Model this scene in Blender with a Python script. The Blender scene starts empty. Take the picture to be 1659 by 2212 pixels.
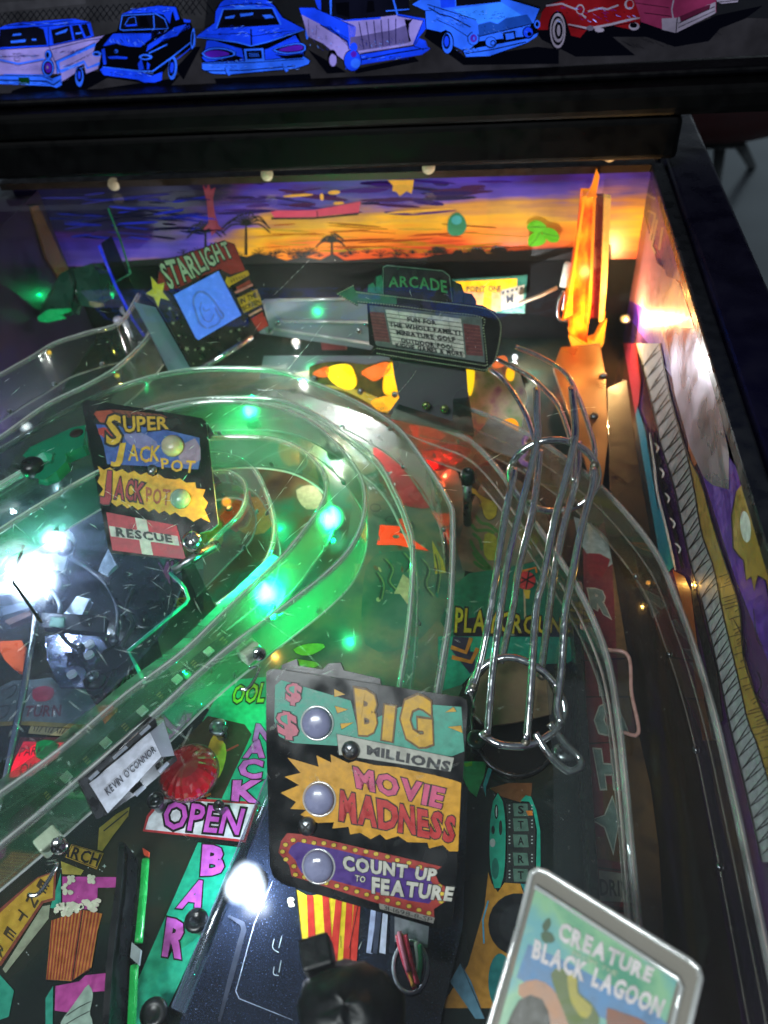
import bpy, math, random
from mathutils import Vector, Matrix
from mathutils.geometry import tessellate_polygon
random.seed(11)
SC = bpy.context.scene
COL = SC.collection
R = math.radians

# ------------------------------------------------------------------ camera
S = 3024 / 1659.0
F0 = 1661.0
CX, CY = 829.5, 1106.0
AX = Vector((0.98982263, 0.03157994, -0.13875832))   # machine axes seen in the camera frame
AY = Vector((0.11962619, -0.71276406, 0.69112732))
AZ = Vector((-0.07707618, -0.70069259, -0.70928778))
EYE = Vector((0, 0, 0.40))
right = Vector((AX[0], AY[0], AZ[0])); down = Vector((AX[1], AY[1], AZ[1])); fwd = Vector((AX[2], AY[2], AZ[2]))
cd = bpy.data.cameras.new('camera'); cam = bpy.data.objects.new('camera', cd); COL.objects.link(cam)
cam.matrix_world = Matrix(((right.x, -down.x, -fwd.x, EYE.x), (right.y, -down.y, -fwd.y, EYE.y), (right.z, -down.z, -fwd.z, EYE.z), (0, 0, 0, 1)))
cd.sensor_fit = 'VERTICAL'; cd.sensor_height = 34.6; cd.lens = 34.6 * F0 / 2212
cd.clip_start = 0.01; cd.clip_end = 60
cd.dof.use_dof = True; cd.dof.focus_distance = 0.40; cd.dof.aperture_fstop = 8.0
SC.camera = cam
# ------------------------------------------------------------------ world, added fill lights, exposure
w = bpy.data.worlds.new('World'); SC.world = w; w.use_nodes = True
w.node_tree.nodes['Background'].inputs[0].default_value = (0.55, 0.65, 0.8, 1)
w.node_tree.nodes['Background'].inputs[1].default_value = 0.15
def lamp(name, kind, loc, energy, color, size=0.01, rot=None, parent=None, spot=None):
    l = bpy.data.lights.new(name, kind); l.energy = energy; l.color = color
    if kind == 'AREA': l.size = size
    else: l.shadow_soft_size = size
    if spot: l.spot_size = R(spot); l.spot_blend = 0.6
    o = bpy.data.objects.new(name, l); COL.objects.link(o); o.location = loc
    if rot: o.rotation_euler = rot
    if parent: o.parent = parent; o.matrix_parent_inverse = Matrix.Translation(-LOC.get(parent.name, Vector()))
    return o
LOC = {}
lamp('fill_light', 'AREA', (-0.55, -0.75, 1.55), 60.0, (0.92, 0.97, 1.0), 0.7, (R(-24), R(-18), 0))  # unseen area light added to fill the playfield from above
lamp('floor_fill_light', 'AREA', (1.6, 3.3, 1.7), 20.0, (0.8, 0.92, 1.0), 0.8, (0, 0, 0))  # unseen area light added to brighten the room floor
SC.view_settings.view_transform = 'Standard'; SC.view_settings.look = 'None'
SC.view_settings.exposure = 0.0; SC.view_settings.gamma = 1.0
SC.cycles.use_denoising = True; SC.cycles.use_adaptive_sampling = True; SC.cycles.adaptive_threshold = 0.05
SC.cycles.max_bounces = 6; SC.cycles.transparent_max_bounces = 28; SC.cycles.transmission_bounces = 2
SC.cycles.glossy_bounces = 3; SC.cycles.diffuse_bounces = 2; SC.cycles.sample_clamp_indirect = 3.0
SC.cycles.caustics_reflective = False; SC.cycles.caustics_refractive = False

# ------------------------------------------------------------------ geometry helpers
def ray(x, y):
    d = Vector((x - CX, y - CY, F0)); d.normalize()
    return Vector((d.dot(AX), d.dot(AY), d.dot(AZ)))
def at(x, y, z):
    r = ray(x, y); return EYE + r * ((z - EYE.z) / r.z)
class Plane:
    def __init__(s, p, n):
        s.p = Vector(p); s.n = Vector(n).normalized()
        if s.n.dot(EYE - s.p) < 0: s.n = -s.n
    def __call__(s, x, y, lift=0.0):
        r = ray(x, y); t = (s.p - EYE).dot(s.n) / r.dot(s.n)
        return EYE + r * t + s.n * lift
def plane3(a, b, c): return Plane(a, (b - a).cross(c - a))
def FR(x0, y0, wd):
    k = wd / 1659.0
    return lambda pts: [((x0 + x * k) / S, (y0 + y * k) / S) for x, y in pts]
ID = lambda pts: list(pts)
A1 = FR(0, 0, 800); A2 = FR(700, 0, 800); A3 = FR(1400, 0, 800); A4 = FR(2100, 0, 924)
r3 = FR(0, 600, 1000); r4 = FR(900, 600, 1000); r5 = FR(1800, 600, 1224); r6 = FR(0, 1400, 1000); r7 = FR(900, 1400, 1000)
r8 = FR(1700, 1400, 1324); r9 = FR(0, 2200, 1000); r10 = FR(900, 2500, 1000); r11 = FR(1700, 2300, 1324); r12 = FR(0, 3100, 1000)
r13 = FR(900, 3300, 1000); r14 = FR(1800, 3200, 1224); s5 = FR(500, 900, 600); s6 = FR(1300, 1000, 700); s7 = FR(300, 1500, 600)
t1 = FR(0, 2500, 700); t2 = FR(0, 1900, 700); t3 = FR(1750, 1900, 700); t4 = FR(1800, 3000, 700); t5 = FR(0, 1000, 600)

def mesh_obj(name, V, F, mats, parent=None, mi=None, smooth=False):
    me = bpy.data.meshes.new(name); me.from_pydata([tuple(v) for v in V], [], F)
    for m in (mats if isinstance(mats, (list, tuple)) else [mats]): me.materials.append(m)
    if mi: me.polygons.foreach_set('material_index', mi)
    if smooth: me.polygons.foreach_set('use_smooth', [True] * len(F))
    me.update()
    o = bpy.data.objects.new(name, me); COL.objects.link(o)
    if parent:
        o.parent = parent
        if parent.type == 'EMPTY': o.matrix_parent_inverse = Matrix.Translation(-LOC[parent.name])
    return o
def tag(o, label, cat, group=None):
    o['label'] = label; o['category'] = cat
    if group: o['group'] = group
    return o
def thing(name, label, cat, loc, group=None):
    o = bpy.data.objects.new(name, None); COL.objects.link(o); o.location = loc; o.empty_display_size = 0.01
    LOC[o.name] = Vector(loc); return tag(o, label, cat, group)
def structure(o): o['kind'] = 'structure'; return o
def crom(P, n, closed=False):
    P = [Vector(p) for p in P]; m = len(P); out = []
    rng = range(m if closed else m - 1)
    for i in rng:
        if closed: a, b, c, d = P[i - 1], P[i], P[(i + 1) % m], P[(i + 2) % m]
        else: a, b, c, d = P[max(i - 1, 0)], P[i], P[i + 1], P[min(i + 2, m - 1)]
        for k in range(12):
            t = k / 12.0
            out.append(0.5 * ((2 * b) + (c - a) * t + (2 * a - 5 * b + 4 * c - d) * t * t + (3 * b - a - 3 * c + d) * t ** 3))
    out.append(P[0] if closed else P[-1])
    L = [0.0]
    for i in range(1, len(out)): L.append(L[-1] + (out[i] - out[i - 1]).length)
    res = []; j = 0
    for k in range(n):
        s = L[-1] * k / (n - 1)
        while j < len(L) - 2 and L[j + 1] < s: j += 1
        seg = L[j + 1] - L[j]; t = (s - L[j]) / seg if seg > 1e-12 else 0
        res.append(out[j].lerp(out[j + 1], min(max(t, 0), 1)))
    return res
def tube_data(P, r, n=8, closed=False, caps=True):
    V, F = [], []; m = len(P); up = Vector((0.123, 0.31, 0.94)).normalized()
    prev = None
    for i, p in enumerate(P):
        a = P[i - 1] if (i > 0 or closed) else P[i]; b = P[(i + 1) % m] if (i < m - 1 or closed) else P[i]
        t = (b - a).normalized()
        u = (prev - t * prev.dot(t)) if prev is not None else (up - t * up.dot(t))
        if u.length < 1e-6: u = t.orthogonal()
        u.normalize(); prev = u; v = t.cross(u); rr = r[i] if isinstance(r, (list, tuple)) else r
        for k in range(n):
            c = 2 * math.pi * k / n; V.append(p + (u * math.cos(c) + v * math.sin(c)) * rr)
    for i in range(m if closed else m - 1):
        for k in range(n):
            a = i * n + k; b = i * n + (k + 1) % n; j = ((i + 1) % m) * n
            F.append((a, b, j + (k + 1) % n, j + k))
    if caps and not closed: F.append(tuple(range(n - 1, -1, -1))); F.append(tuple((m - 1) * n + k for k in range(n)))
    return V, F
def tube(name, P, r, mat, parent=None, n=8, closed=False):
    V, F = tube_data([Vector(p) for p in P], r, n, closed); return mesh_obj(name, V, F, mat, parent, smooth=True)
def lathe(name, base, axis, prof, mat, parent=None, n=20, mats=None):
    base = Vector(base); ax = Vector(axis).normalized(); u = ax.orthogonal().normalized(); v = ax.cross(u)
    V, F = [], []
    for (r_, h_) in prof:
        for k in range(n):
            c = 2 * math.pi * k / n; V.append(base + ax * h_ + (u * math.cos(c) + v * math.sin(c)) * max(r_, 1e-6))
    for i in range(len(prof) - 1):
        for k in range(n):
            F.append((i * n + k, i * n + (k + 1) % n, (i + 1) * n + (k + 1) % n, (i + 1) * n + k))
    F.append(tuple(range(n - 1, -1, -1))); F.append(tuple((len(prof) - 1) * n + k for k in range(n)))
    return mesh_obj(name, V, F, mat, parent, smooth=True)
def tri2(pts):
    return [tuple(t) for t in tessellate_polygon([[Vector((p[0], p[1], 0)) for p in pts]])]
def clean2(pts):
    out = []
    for p in pts:
        if not out or abs(p[0] - out[-1][0]) + abs(p[1] - out[-1][1]) > 1e-6: out.append(p)
    return out
def smooth2(pts, k=4): return [(v[0], v[1]) for v in crom([Vector((a_, b_, 0)) for a_, b_ in pts], k * len(pts), True)[:-1]]
def slab(name, pl, pts, th, mat, parent=None, lift=0.0, side=None):
    """a plate: outline in the plane pl, thickness th behind it"""
    n = len(pts); T = tri2(pts)
    V = [pl(x, y, lift) for x, y in pts]; V += [v - pl.n * th for v in V]
    F = list(T) + [tuple(i + n for i in reversed(t)) for t in T]
    mi = [0] * len(F)
    for i in range(n): F.append((i, (i + 1) % n, (i + 1) % n + n, i + n)); mi.append(1 if side else 0)
    return mesh_obj(name, V, F, [mat, side] if side else mat, parent, mi)
def boxw(name, lo, hi, mat, parent=None):
    (x0, y0, z0), (x1, y1, z1) = lo, hi
    V = [(x0, y0, z0), (x1, y0, z0), (x1, y1, z0), (x0, y1, z0), (x0, y0, z1), (x1, y0, z1), (x1, y1, z1), (x0, y1, z1)]
    F = [(0, 3, 2, 1), (4, 5, 6, 7), (0, 1, 5, 4), (1, 2, 6, 5), (2, 3, 7, 6), (3, 0, 4, 7)]
    return mesh_obj(name, V, F, mat, parent)
def bevel(o, wd=0.001, seg=2):
    m = o.modifiers.new('bevel', 'BEVEL'); m.width = wd; m.segments = seg; m.limit_method = 'ANGLE'; m.angle_limit = R(40); return o
def boxo(name, c, ax, ay, az, mat, parent=None):
    """box from a centre and three half-axis vectors"""
    c = Vector(c); V = []
    for k in (-1, 1):
        for i, j in ((-1, -1), (1, -1), (1, 1), (-1, 1)): V.append(c + ax * i + ay * j + az * k)
    return mesh_obj(name, V, [(0, 3, 2, 1), (4, 5, 6, 7), (0, 1, 5, 4), (1, 2, 6, 5), (2, 3, 7, 6), (3, 0, 4, 7)], mat, parent)

# ------------------------------------------------------------------ materials
MC = {}
def newmat(name):
    m = bpy.data.materials.new(name); m.use_nodes = True; nt = m.node_tree; nt.nodes.clear()
    return m, nt, nt.nodes.new('ShaderNodeOutputMaterial')
def nd(nt, t, **k):
    n = nt.nodes.new(t)
    for a, b in k.items(): setattr(n, a, b)
    return n
def lin(h):
    h = h.lstrip('#'); o = []
    for i in (0, 2, 4):
        c = int(h[i:i + 2], 16) / 255.0; o.append(c / 12.92 if c <= 0.04045 else ((c + 0.055) / 1.055) ** 2.4)
    return tuple(o)
def noise(nt, scale, detail=3, coord='Object', stretch=None):
    tc = nd(nt, 'ShaderNodeTexCoord'); n = nd(nt, 'ShaderNodeTexNoise'); n.inputs['Scale'].default_value = scale; n.inputs['Detail'].default_value = detail
    if stretch:
        mp = nd(nt, 'ShaderNodeMapping'); mp.inputs['Scale'].default_value = stretch; nt.links.new(tc.outputs[coord], mp.inputs[0]); nt.links.new(mp.outputs[0], n.inputs['Vector'])
    else: nt.links.new(tc.outputs[coord], n.inputs['Vector'])
    return n
def mrange(nt, src, a, b, lo=0.3, hi=0.7):
    m = nd(nt, 'ShaderNodeMapRange'); m.inputs[1].default_value = lo; m.inputs[2].default_value = hi; m.inputs[3].default_value = a; m.inputs[4].default_value = b
    nt.links.new(src, m.inputs[0]); return m.outputs[0]
def solid(name, col, rough=0.5, metal=0.0, spec=0.4, var=0.25, scale=160, bump=0.0, coat=0.0, emis=None, es=0.0, trans=0.0):
    if name in MC: return MC[name]
    if isinstance(col, str): col = lin(col)
    m, nt, out = newmat(name); b = nd(nt, 'ShaderNodeBsdfPrincipled'); nt.links.new(b.outputs[0], out.inputs[0])
    n = noise(nt, scale); mix = nd(nt, 'ShaderNodeMix', data_type='RGBA', blend_type='MULTIPLY'); mix.inputs[0].default_value = 1.0
    mix.inputs[6].default_value = (*col, 1); v = mrange(nt, n.outputs[0], 1 - var, 1.0)
    cb = nd(nt, 'ShaderNodeCombineColor'); [nt.links.new(v, cb.inputs[i]) for i in range(3)]
    nt.links.new(cb.outputs[0], mix.inputs[7]); nt.links.new(mix.outputs[2], b.inputs['Base Color'])
    n.inputs['Detail'].default_value = 2; n2 = n
    nt.links.new(mrange(nt, n.outputs[0], max(rough - 0.12, 0.02), min(rough + 0.12, 1)), b.inputs['Roughness'])
    if bump: n2 = noise(nt, scale * 3.1, 3)
    b.inputs['Metallic'].default_value = metal; b.inputs['Specular IOR Level'].default_value = spec; b.inputs['Coat Weight'].default_value = coat
    b.inputs['Transmission Weight'].default_value = trans
    if emis: b.inputs['Emission Color'].default_value = (*(lin(emis) if isinstance(emis, str) else emis), 1); b.inputs['Emission Strength'].default_value = es
    if bump:
        bp = nd(nt, 'ShaderNodeBump'); bp.inputs['Strength'].default_value = bump; bp.inputs['Distance'].default_value = 0.0006
        nt.links.new(n2.outputs[0], bp.inputs['Height']); nt.links.new(bp.outputs[0], b.inputs['Normal'])
    MC[name] = m; return m
def ink(h, var=0.34): return solid('ink_' + h, h, 0.40, 0, 0.4, var, 260, coat=0.25)
def glow(h, s, var=0.0, scale=60):
    nm = 'glow_%s_%g' % (h, s)
    if nm in MC: return MC[nm]
    m, nt, out = newmat(nm); e = nd(nt, 'ShaderNodeEmission'); e.inputs[0].default_value = (*lin(h), 1); e.inputs[1].default_value = s
    if var:
        n1 = noise(nt, scale, 5); nt.links.new(mrange(nt, n1.outputs[0], s * (1 - var), s * (1 + var * .6)), e.inputs[1])
    nt.links.new(e.outputs[0], out.inputs[0]); MC[nm] = m; return m
def clear(name, tint='#f2f6f4', haze=0.06, rough=0.06, refl=0.25, hazecol='#d8e4dc', scratch=0.0, base=0.03):
    """clear plastic sheet: see-through, mirror-like at grazing angles, a little worn haze"""
    if name in MC: return MC[name]
    m, nt, out = newmat(name); tr = nd(nt, 'ShaderNodeBsdfTransparent'); tr.inputs[0].default_value = (*lin(tint), 1)
    gl = nd(nt, 'ShaderNodeBsdfGlossy'); gl.inputs['Roughness'].default_value = rough
    lw = nd(nt, 'ShaderNodeLayerWeight'); lw.inputs[0].default_value = 0.35
    f = mrange(nt, lw.outputs['Facing'], base, refl + base, 0.15, 1.0)
    mx = nd(nt, 'ShaderNodeMixShader'); nt.links.new(f, mx.inputs[0]); nt.links.new(tr.outputs[0], mx.inputs[1]); nt.links.new(gl.outputs[0], mx.inputs[2])
    tl = nd(nt, 'ShaderNodeBsdfTranslucent' if haze < 0.3 else 'ShaderNodeBsdfDiffuse'); tl.inputs[0].default_value = (*lin(hazecol), 1)
    m2 = nd(nt, 'ShaderNodeMixShader'); m2.inputs[0].default_value = haze
    if scratch:
        n = noise(nt, 30, 1, stretch=(1, 5, 2)); nt.links.new(mrange(nt, n.outputs[0], haze, haze + scratch, 0.35, 0.75), m2.inputs[0])
    nt.links.new(mx.outputs[0], m2.inputs[1]); nt.links.new(tl.outputs[0], m2.inputs[2])
    nt.links.new(m2.outputs[0], out.inputs[0]); MC[name] = m; return m
def edge(name, col, t=0.4, g=0.3):
    """cut or moulded edge of a clear plastic: it catches and pipes light, unevenly"""
    if name in MC: return MC[name]
    m, nt, out = newmat(name); tr = nd(nt, 'ShaderNodeBsdfTransparent'); gl = nd(nt, 'ShaderNodeBsdfGlossy'); gl.inputs['Roughness'].default_value = 0.05
    tl = nd(nt, 'ShaderNodeBsdfDiffuse'); tl.inputs[0].default_value = (*lin(col), 1)
    a_ = nd(nt, 'ShaderNodeMixShader'); a_.inputs[0].default_value = g; nt.links.new(tl.outputs[0], a_.inputs[1]); nt.links.new(gl.outputs[0], a_.inputs[2])
    b_ = nd(nt, 'ShaderNodeMixShader'); nt.links.new(mrange(nt, noise(nt, 45, 2).outputs[0], t - .22, t + .28), b_.inputs[0]); nt.links.new(a_.outputs[0], b_.inputs[1]); nt.links.new(tr.outputs[0], b_.inputs[2]); nt.links.new(b_.outputs[0], out.inputs[0]); MC[name] = m; return m
def mottle(name, stops, scale, rough=0.4, detail=4, spec=0.4, coat=0.2):
    if name in MC: return MC[name]
    m, nt, out = newmat(name); b = nd(nt, 'ShaderNodeBsdfPrincipled'); nt.links.new(b.outputs[0], out.inputs[0])
    n = noise(nt, scale, detail); cr = nd(nt, 'ShaderNodeValToRGB'); nt.links.new(n.outputs[0], cr.inputs[0])
    el = cr.color_ramp.elements
    while len(el) < len(stops): el.new(0.5)
    for e, (p, c) in zip(el, stops): e.position = p; e.color = (*lin(c), 1)
    nt.links.new(cr.outputs[0], b.inputs['Base Color']); b.inputs['Roughness'].default_value = rough; b.inputs['Specular IOR Level'].default_value = spec; b.inputs['Coat Weight'].default_value = coat
    MC[name] = m; return m
BLACK = ink('#0b0c0e'); WHITE = ink('#e6e8e8')
BLK_PLASTIC = solid('black_plastic', '#15171a', 0.32, 0, 0.5, 0.3, 120, bump=0.05)
BLK_PAINT = solid('black_paint', '#020203', 0.5, 0, 0.10, 0.3, 90, bump=0.05)
CHROME = solid('chrome_wire', '#e9ebee', 0.13, 1.0, 0.5, 0.06, 300)
STEEL = solid('brushed_steel', '#8d9196', 0.33, 1.0, 0.5, 0.3, 240, bump=0.1)
RIM = edge('plastic_rim', '#f6faf8', 0.34, 0.42)
RIMC = edge('moulded_rim', '#e6eeea', 0.56, 0.72)
CLEAR = clear('ramp_plastic', '#f0f4f2', 0.045, 0.04, 0.55, '#e2e8e4', 0.0, 0.10)
FLOORC = clear('ramp_floor_plastic', '#f0f4f2', 0.022, 0.07, 0.34, '#d4e2da', 0.07, 0.06)

# ------------------------------------------------------------------ flat print: polygons and lettering on one plane
GL = {}
def make_glyphs(chars):
    tmp = []
    for off in (0.0, 0.022, 0.05, 0.085):
        for c in chars:
            cu = bpy.data.curves.new('g', 'FONT'); cu.body = c; cu.offset = off; cu.resolution_u = 2; cu.fill_mode = 'FRONT'
            o = bpy.data.objects.new('g', cu); COL.objects.link(o); tmp.append((off, c, o))
    dg = bpy.context.evaluated_depsgraph_get(); dg.update()
    for off, c, o in tmp:
        me = o.evaluated_get(dg).to_mesh()
        V = [(v.co.x, v.co.y) for v in me.vertices]; F = [tuple(p.vertices) for p in me.polygons]
        o.evaluated_get(dg).to_mesh_clear(); GL[(off, c)] = (V, F)
    for _, _, o in tmp:
        cu = o.data; bpy.data.objects.remove(o); bpy.data.curves.remove(cu)
make_glyphs("ABCDEFGHIJKLMNOPQRSTUVWXYZ0123456789$&!'-")
CAPH = max(v[1] for v in GL[(0.0, 'H')][0])
class Art:
    def __init__(s, pl, fr=ID, step=0.00012): s.pl, s.fr, s.step = pl, fr, step; s.V, s.F, s.mi, s.m = [], [], [], []
    def _m(s, mat):
        if mat not in s.m: s.m.append(mat)
        return s.m.index(mat)
    def raw(s, pts, faces, mat, layer):
        b = len(s.V); k = s._m(mat)
        s.V += [s.pl(x, y, layer * s.step) for x, y in pts]
        for f in faces: s.F.append(tuple(i + b for i in f)); s.mi.append(k)
    def poly(s, pts, mat, layer=1, sm=0, fr=None):
        p = (fr or s.fr)(pts)
        if sm: p = [tuple(v) for v in crom([Vector((a, b, 0)) for a, b in p], sm * len(p), True)[:-1]]
        p = [(a[0], a[1]) for a in p]
        s.raw(p, tri2(p), mat, layer); return s
    def ell(s, cx, cy, rx, ry, mat, layer=1, rot=0, n=22, fr=None):
        c, q = math.cos(R(rot)), math.sin(R(rot))
        return s.poly([(cx + rx * math.cos(t) * c - ry * math.sin(t) * q, cy + rx * math.cos(t) * q + ry * math.sin(t) * c) for t in [2 * math.pi * i / n for i in range(n)]], mat, layer, fr=fr)
    def line(s, pts, wd, mat, layer=2, sm=0, closed=False, fr=None):
        p = clean2((fr or s.fr)(pts)); P = [Vector((a, b, 0)) for a, b in p]
        if closed: P = P[:-1] if (P[0] - P[-1]).length < 1e-6 else P
        if sm: P = crom(P, sm * len(P), closed); P = P[:-1] if closed else P
        n = len(P); out = []; fs = []
        for i in range(n):
            a = P[i - 1] if (i or closed) else P[i]; b = P[(i + 1) % n] if (i < n - 1 or closed) else P[i]
            t1_ = (P[i] - a); t2_ = (b - P[i]); t = (t1_.normalized() if t1_.length > 1e-9 else Vector()) + (t2_.normalized() if t2_.length > 1e-9 else Vector())
            if t.length < 1e-6: t = t2_ if t2_.length else t1_
            t.normalize(); nn = Vector((-t.y, t.x, 0)); ww = wd / 2.0
            if wd > 0.8 and not closed and (i == 0 or i == n - 1) and n > 4: ww *= 0.5
            out += [tuple((P[i] + nn * ww)[:2]), tuple((P[i] - nn * ww)[:2])]
        for i in range(n if closed else n - 1):
            j = (i + 1) % n; fs.append((2 * i, 2 * i + 1, 2 * j + 1, 2 * j))
        s.raw(out, fs, mat, layer); return s
    def text(s, txt, quad, mat, layer=3, bold=0.022, outline=None, jit=0.0, gap=0.16, fr=None, spike=0.0, arch=0.0):
        (ax, ay), (bx, by), (cx, cy), (dx, dy) = (fr or s.fr)(quad)      # TL TR BR BL
        pos = []; x = 0
        for c in txt:
            if c == ' ': x += 0.42; continue
            V, F = GL[(bold, c)]; x0 = min(v[0] for v in V); x1 = max(v[0] for v in V); pos.append((c, x, x0, x1)); x += (x1 - x0) + gap * 0.45
        W = x - gap * 0.45
        for i, (c, px, x0, x1) in enumerate(pos):
            jy = random.uniform(-jit, jit); jr = random.uniform(-jit, jit) * 0.8; sk = random.uniform(-spike, spike); tp = 1 + random.uniform(-spike, spike)
            for mt, off, ly in (([(outline, min(0.085, {0.0: 0.05, 0.022: 0.085, 0.05: 0.085}.get(bold, 0.085)), layer)] if outline else []) + [(mat, bold, layer + (1 if outline else 0))]):
                V, F = GL[(off, c)]; P = []
                mx = (x0 + x1) / 2
                for vx, vy in V:
                    vv = vy / CAPH; lx = (vx - mx) * (1 + (tp - 1) * vv) + sk * (vv - 0.5) * 0.3; ly_ = vy - CAPH / 2
                    lx, ly_ = lx * math.cos(jr) - ly_ * math.sin(jr), lx * math.sin(jr) + ly_ * math.cos(jr)
                    u = (px - x0 + mx + lx) / W; v = 1 - ((ly_ + CAPH / 2) / CAPH + jy + arch * math.sin(math.pi * min(max(u, 0), 1)))
                    P.append(((ax * (1 - u) + bx * u) * (1 - v) + (dx * (1 - u) + cx * u) * v, (ay * (1 - u) + by * u) * (1 - v) + (dy * (1 - u) + cy * u) * v))
                s.raw(P, F, mt, ly + 0.35 * (i % 2))
        return s
    def build(s, name, parent): return mesh_obj(name, s.V, s.F, s.m, parent, s.mi)
def screw(name, p, nrm, r, parent, mat=None, label=None):
    o = lathe(name, p, nrm, [(r, 0), (r, r * 0.25), (r * 0.85, r * 0.5), (r * 0.5, r * 0.68), (r * 0.1, r * 0.72)], mat or CHROME, parent, 18)
    n = Vector(nrm).normalized(); u = n.orthogonal().normalized(); v = n.cross(u); c = Vector(p) + n * r * 0.70
    for k, (a, b) in enumerate(((u, v), (v, u))):
        boxo('slot', c + n * (0.00012 * k), a * r * 0.55, b * r * 0.11, n * r * 0.05, BLACK, o)
    return o
# ================================================================== the setting
PF = Plane((0, 0, 0), (0, 0, 1))
pf = structure(boxw('playfield', (-0.43, -0.35, -0.012), (0.112, 0.64, 0.0), mottle('playfield_lacquer', [(0.3, '#0c0f10'), (0.5, '#16201d'), (0.62, '#2a2a20'), (0.75, '#123028')], 14, 0.22)))
room = structure(boxw('room_floor', (-6, -2, -0.80), (7, 9, -0.76), solid('floor_vinyl', '#70777a', 0.55, 0, 0.3, 0.35, 2.5)))
lag = thing('stool', 'dark stool with a splayed leg and crossbar on the grey room floor', 'stool', (1.15, 2.4, -0.76))
SM = solid('stool_steel', '#22201f', 0.45, 0.4, 0.5)
q0 = at(1560, 250, -0.2); q1 = at(1572, 330, -0.45)
seatc = at(1535, 245, -0.12)
lathe('seat', seatc, (0, 0, 1), [(0.14, 0), (0.15, 0.02), (0.15, 0.045), (0.13, 0.06), (0.02, 0.065)], solid('stool_vinyl', '#4a1c1c', 0.5), lag, 24)
for k, (a, b) in enumerate((((1560, 262), (1545, 420)), ((1548, 262), (1500, 330)), ((1572, 262), (1625, 360)), ((1535, 250), (1520, 300)))):
    tube('leg', [Plane(seatc, (0, 1, 0))(*a) + Vector((0, 0.04 * (k % 2), 0)), at(b[0], b[1], -0.76)], 0.013, SM, lag)
tube('crossbar', [Plane(seatc, (0, 1, 0))(1510, 306), Plane(seatc, (0, 1, 0))(1606, 304)], 0.013, SM, lag)

# ---- back box: black lower frame and the lit back glass with its row of cars
bb = thing('backbox', 'black backbox above the playfield with a blue lit drawing of parked cars', 'backbox', (-0.1, 0.61, 0.168))
bevel(boxw('lower_frame', (-0.60, 0.574, 0.2025), (0.33, 0.70, 0.222), BLK_PAINT, bb), 0.006, 3)
bevel(boxw('glass_trim', (-0.60, 0.586, 0.223), (0.33, 0.606, 0.2285), solid('trim_plastic', '#030306', 0.4, 0, 0.15), bb), 0.002)
bevel(boxw('hood_lip', (-0.60, 0.576, 0.1735), (0.121, 0.612, 0.2020), BLK_PAINT, bb), 0.004, 3)
BG = Plane((0, 0.608, 0.3), (0, -1, 0))
bgl = boxw('backglass', (-0.55, 0.608, 0.2286), (0.33, 0.616, 0.62), solid('backglass_print', '#07080c', 0.12, 0, 0.5, emis='#101117', es=0.6), bb)
E_ = lambda h, s=1.0: glow(h, s, 0.42, 55)
E_2 = 0; BLU = E_('#1440f5'); BL2 = E_('#2a66ff'); LIL = E_('#8e86dc', 0.85); INK = glow('#04050c', 1.0); DRK = E_('#0b0d1c', 0.9); GND = E_('#2a2a30', 0.75); FEN = E_('#34363c', 0.7); RED = E_('#6a1018', 0.9); PNK = E_('#7a2a52', 0.75); GRY = E_('#8a86a0', 0.75); PUR = E_('#4a1ab0', 0.9)
a = Art(BG, A1, 0.00008)
a.poly([(-200, -60), (1700, -60), (1659, 300), (1000, 300), (-200, 500)], FEN, 1)
a.poly([(-100, 30), (700, -30), (700, 30), (-100, 108)], E_('#44464e', 0.6), 2)
for i in range(34):
    x = -60 + i * 52
    for sgn in (1, -1):
        y0 = 105 - 0.075 * x
        a.line([(x, y0), (x + sgn * 95 , y0 + 130)], 1.7, INK, 3 if sgn > 0 else 3.5)
a.poly([(-200, 430), (1659, 230), (4200, 100), (6700, 160), (6700, 420), (4200, 560), (-200, 980)], GND, 4)
for p in ([(100, 740), (620, 560), (940, 600), (620, 780), (420, 820), (60, 860)], [(840, 720), (1400, 640), (1480, 600), (1380, 720), (1000, 760)], [(1430, 560), (1600, 380), (1640, 380), (1500, 650)]): a.poly(p, INK, 5)
for p in ([(300, 640), (1080, 600), (1090, 640), (320, 690)], [(1060, 400), (1300, 540), (1380, 590), (1220, 600)]): a.poly(p, INK, 5, fr=A2)
for p in ([(580, 240), (690, 280), (900, 470), (1480, 380), (1659, 400), (1659, 520), (880, 530), (800, 470), (560, 300)], [(0, 560), (480, 460), (520, 500), (0, 600)]): a.poly(p, INK, 5, fr=A3)
for p in ([(0, 200), (760, 150), (1000, 230), (1290, 110), (1620, 40), (1500, 130), (1320, 200), (1240, 290), (1000, 330), (800, 260), (560, 260), (720, 390), (300, 400), (60, 280)],): a.poly(p, INK, 5, fr=A4)
for i in range(26):
    x = 420 + i * 34; y = 330 - 0.12 * (x - 420) + random.uniform(-30, 30)
    a.line([(x, y), (x + 60, y + 34)], 0.9, INK, 6 + 0.3 * (i % 3), fr=A4)
a.build('printed_lot', bgl)
mesh_obj('unseen_blue_glow', [(-.55, .6078, .335), (.33, .6078, .335), (.33, .6078, .60), (-.55, .6078, .60)], [(0, 1, 2, 3)], glow('#16246a', 0.35, .45, 14), bgl)  # blue glow added above the visible print for reflections in glass and rail
def hatch(a, fr, boxes, k=22, layer=33):
    k = int(k * 1.8)
    SHD = glow('#0a1c86', 1.0)
    for (x0, y0, x1, y1, dx, dy) in boxes:
        for i in range(k):
            x, y = random.uniform(x0, x1), random.uniform(y0, y1); q = random.uniform(.5, 1.3); a.line([(x, y), (x + dx * q, y + dy * q)], random.uniform(.5, .9), (SHD if random.random() < .6 else INK) if random.random() < .72 else glow('#5f90ff', 1.0), layer + .05 * i, fr=fr)
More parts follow.
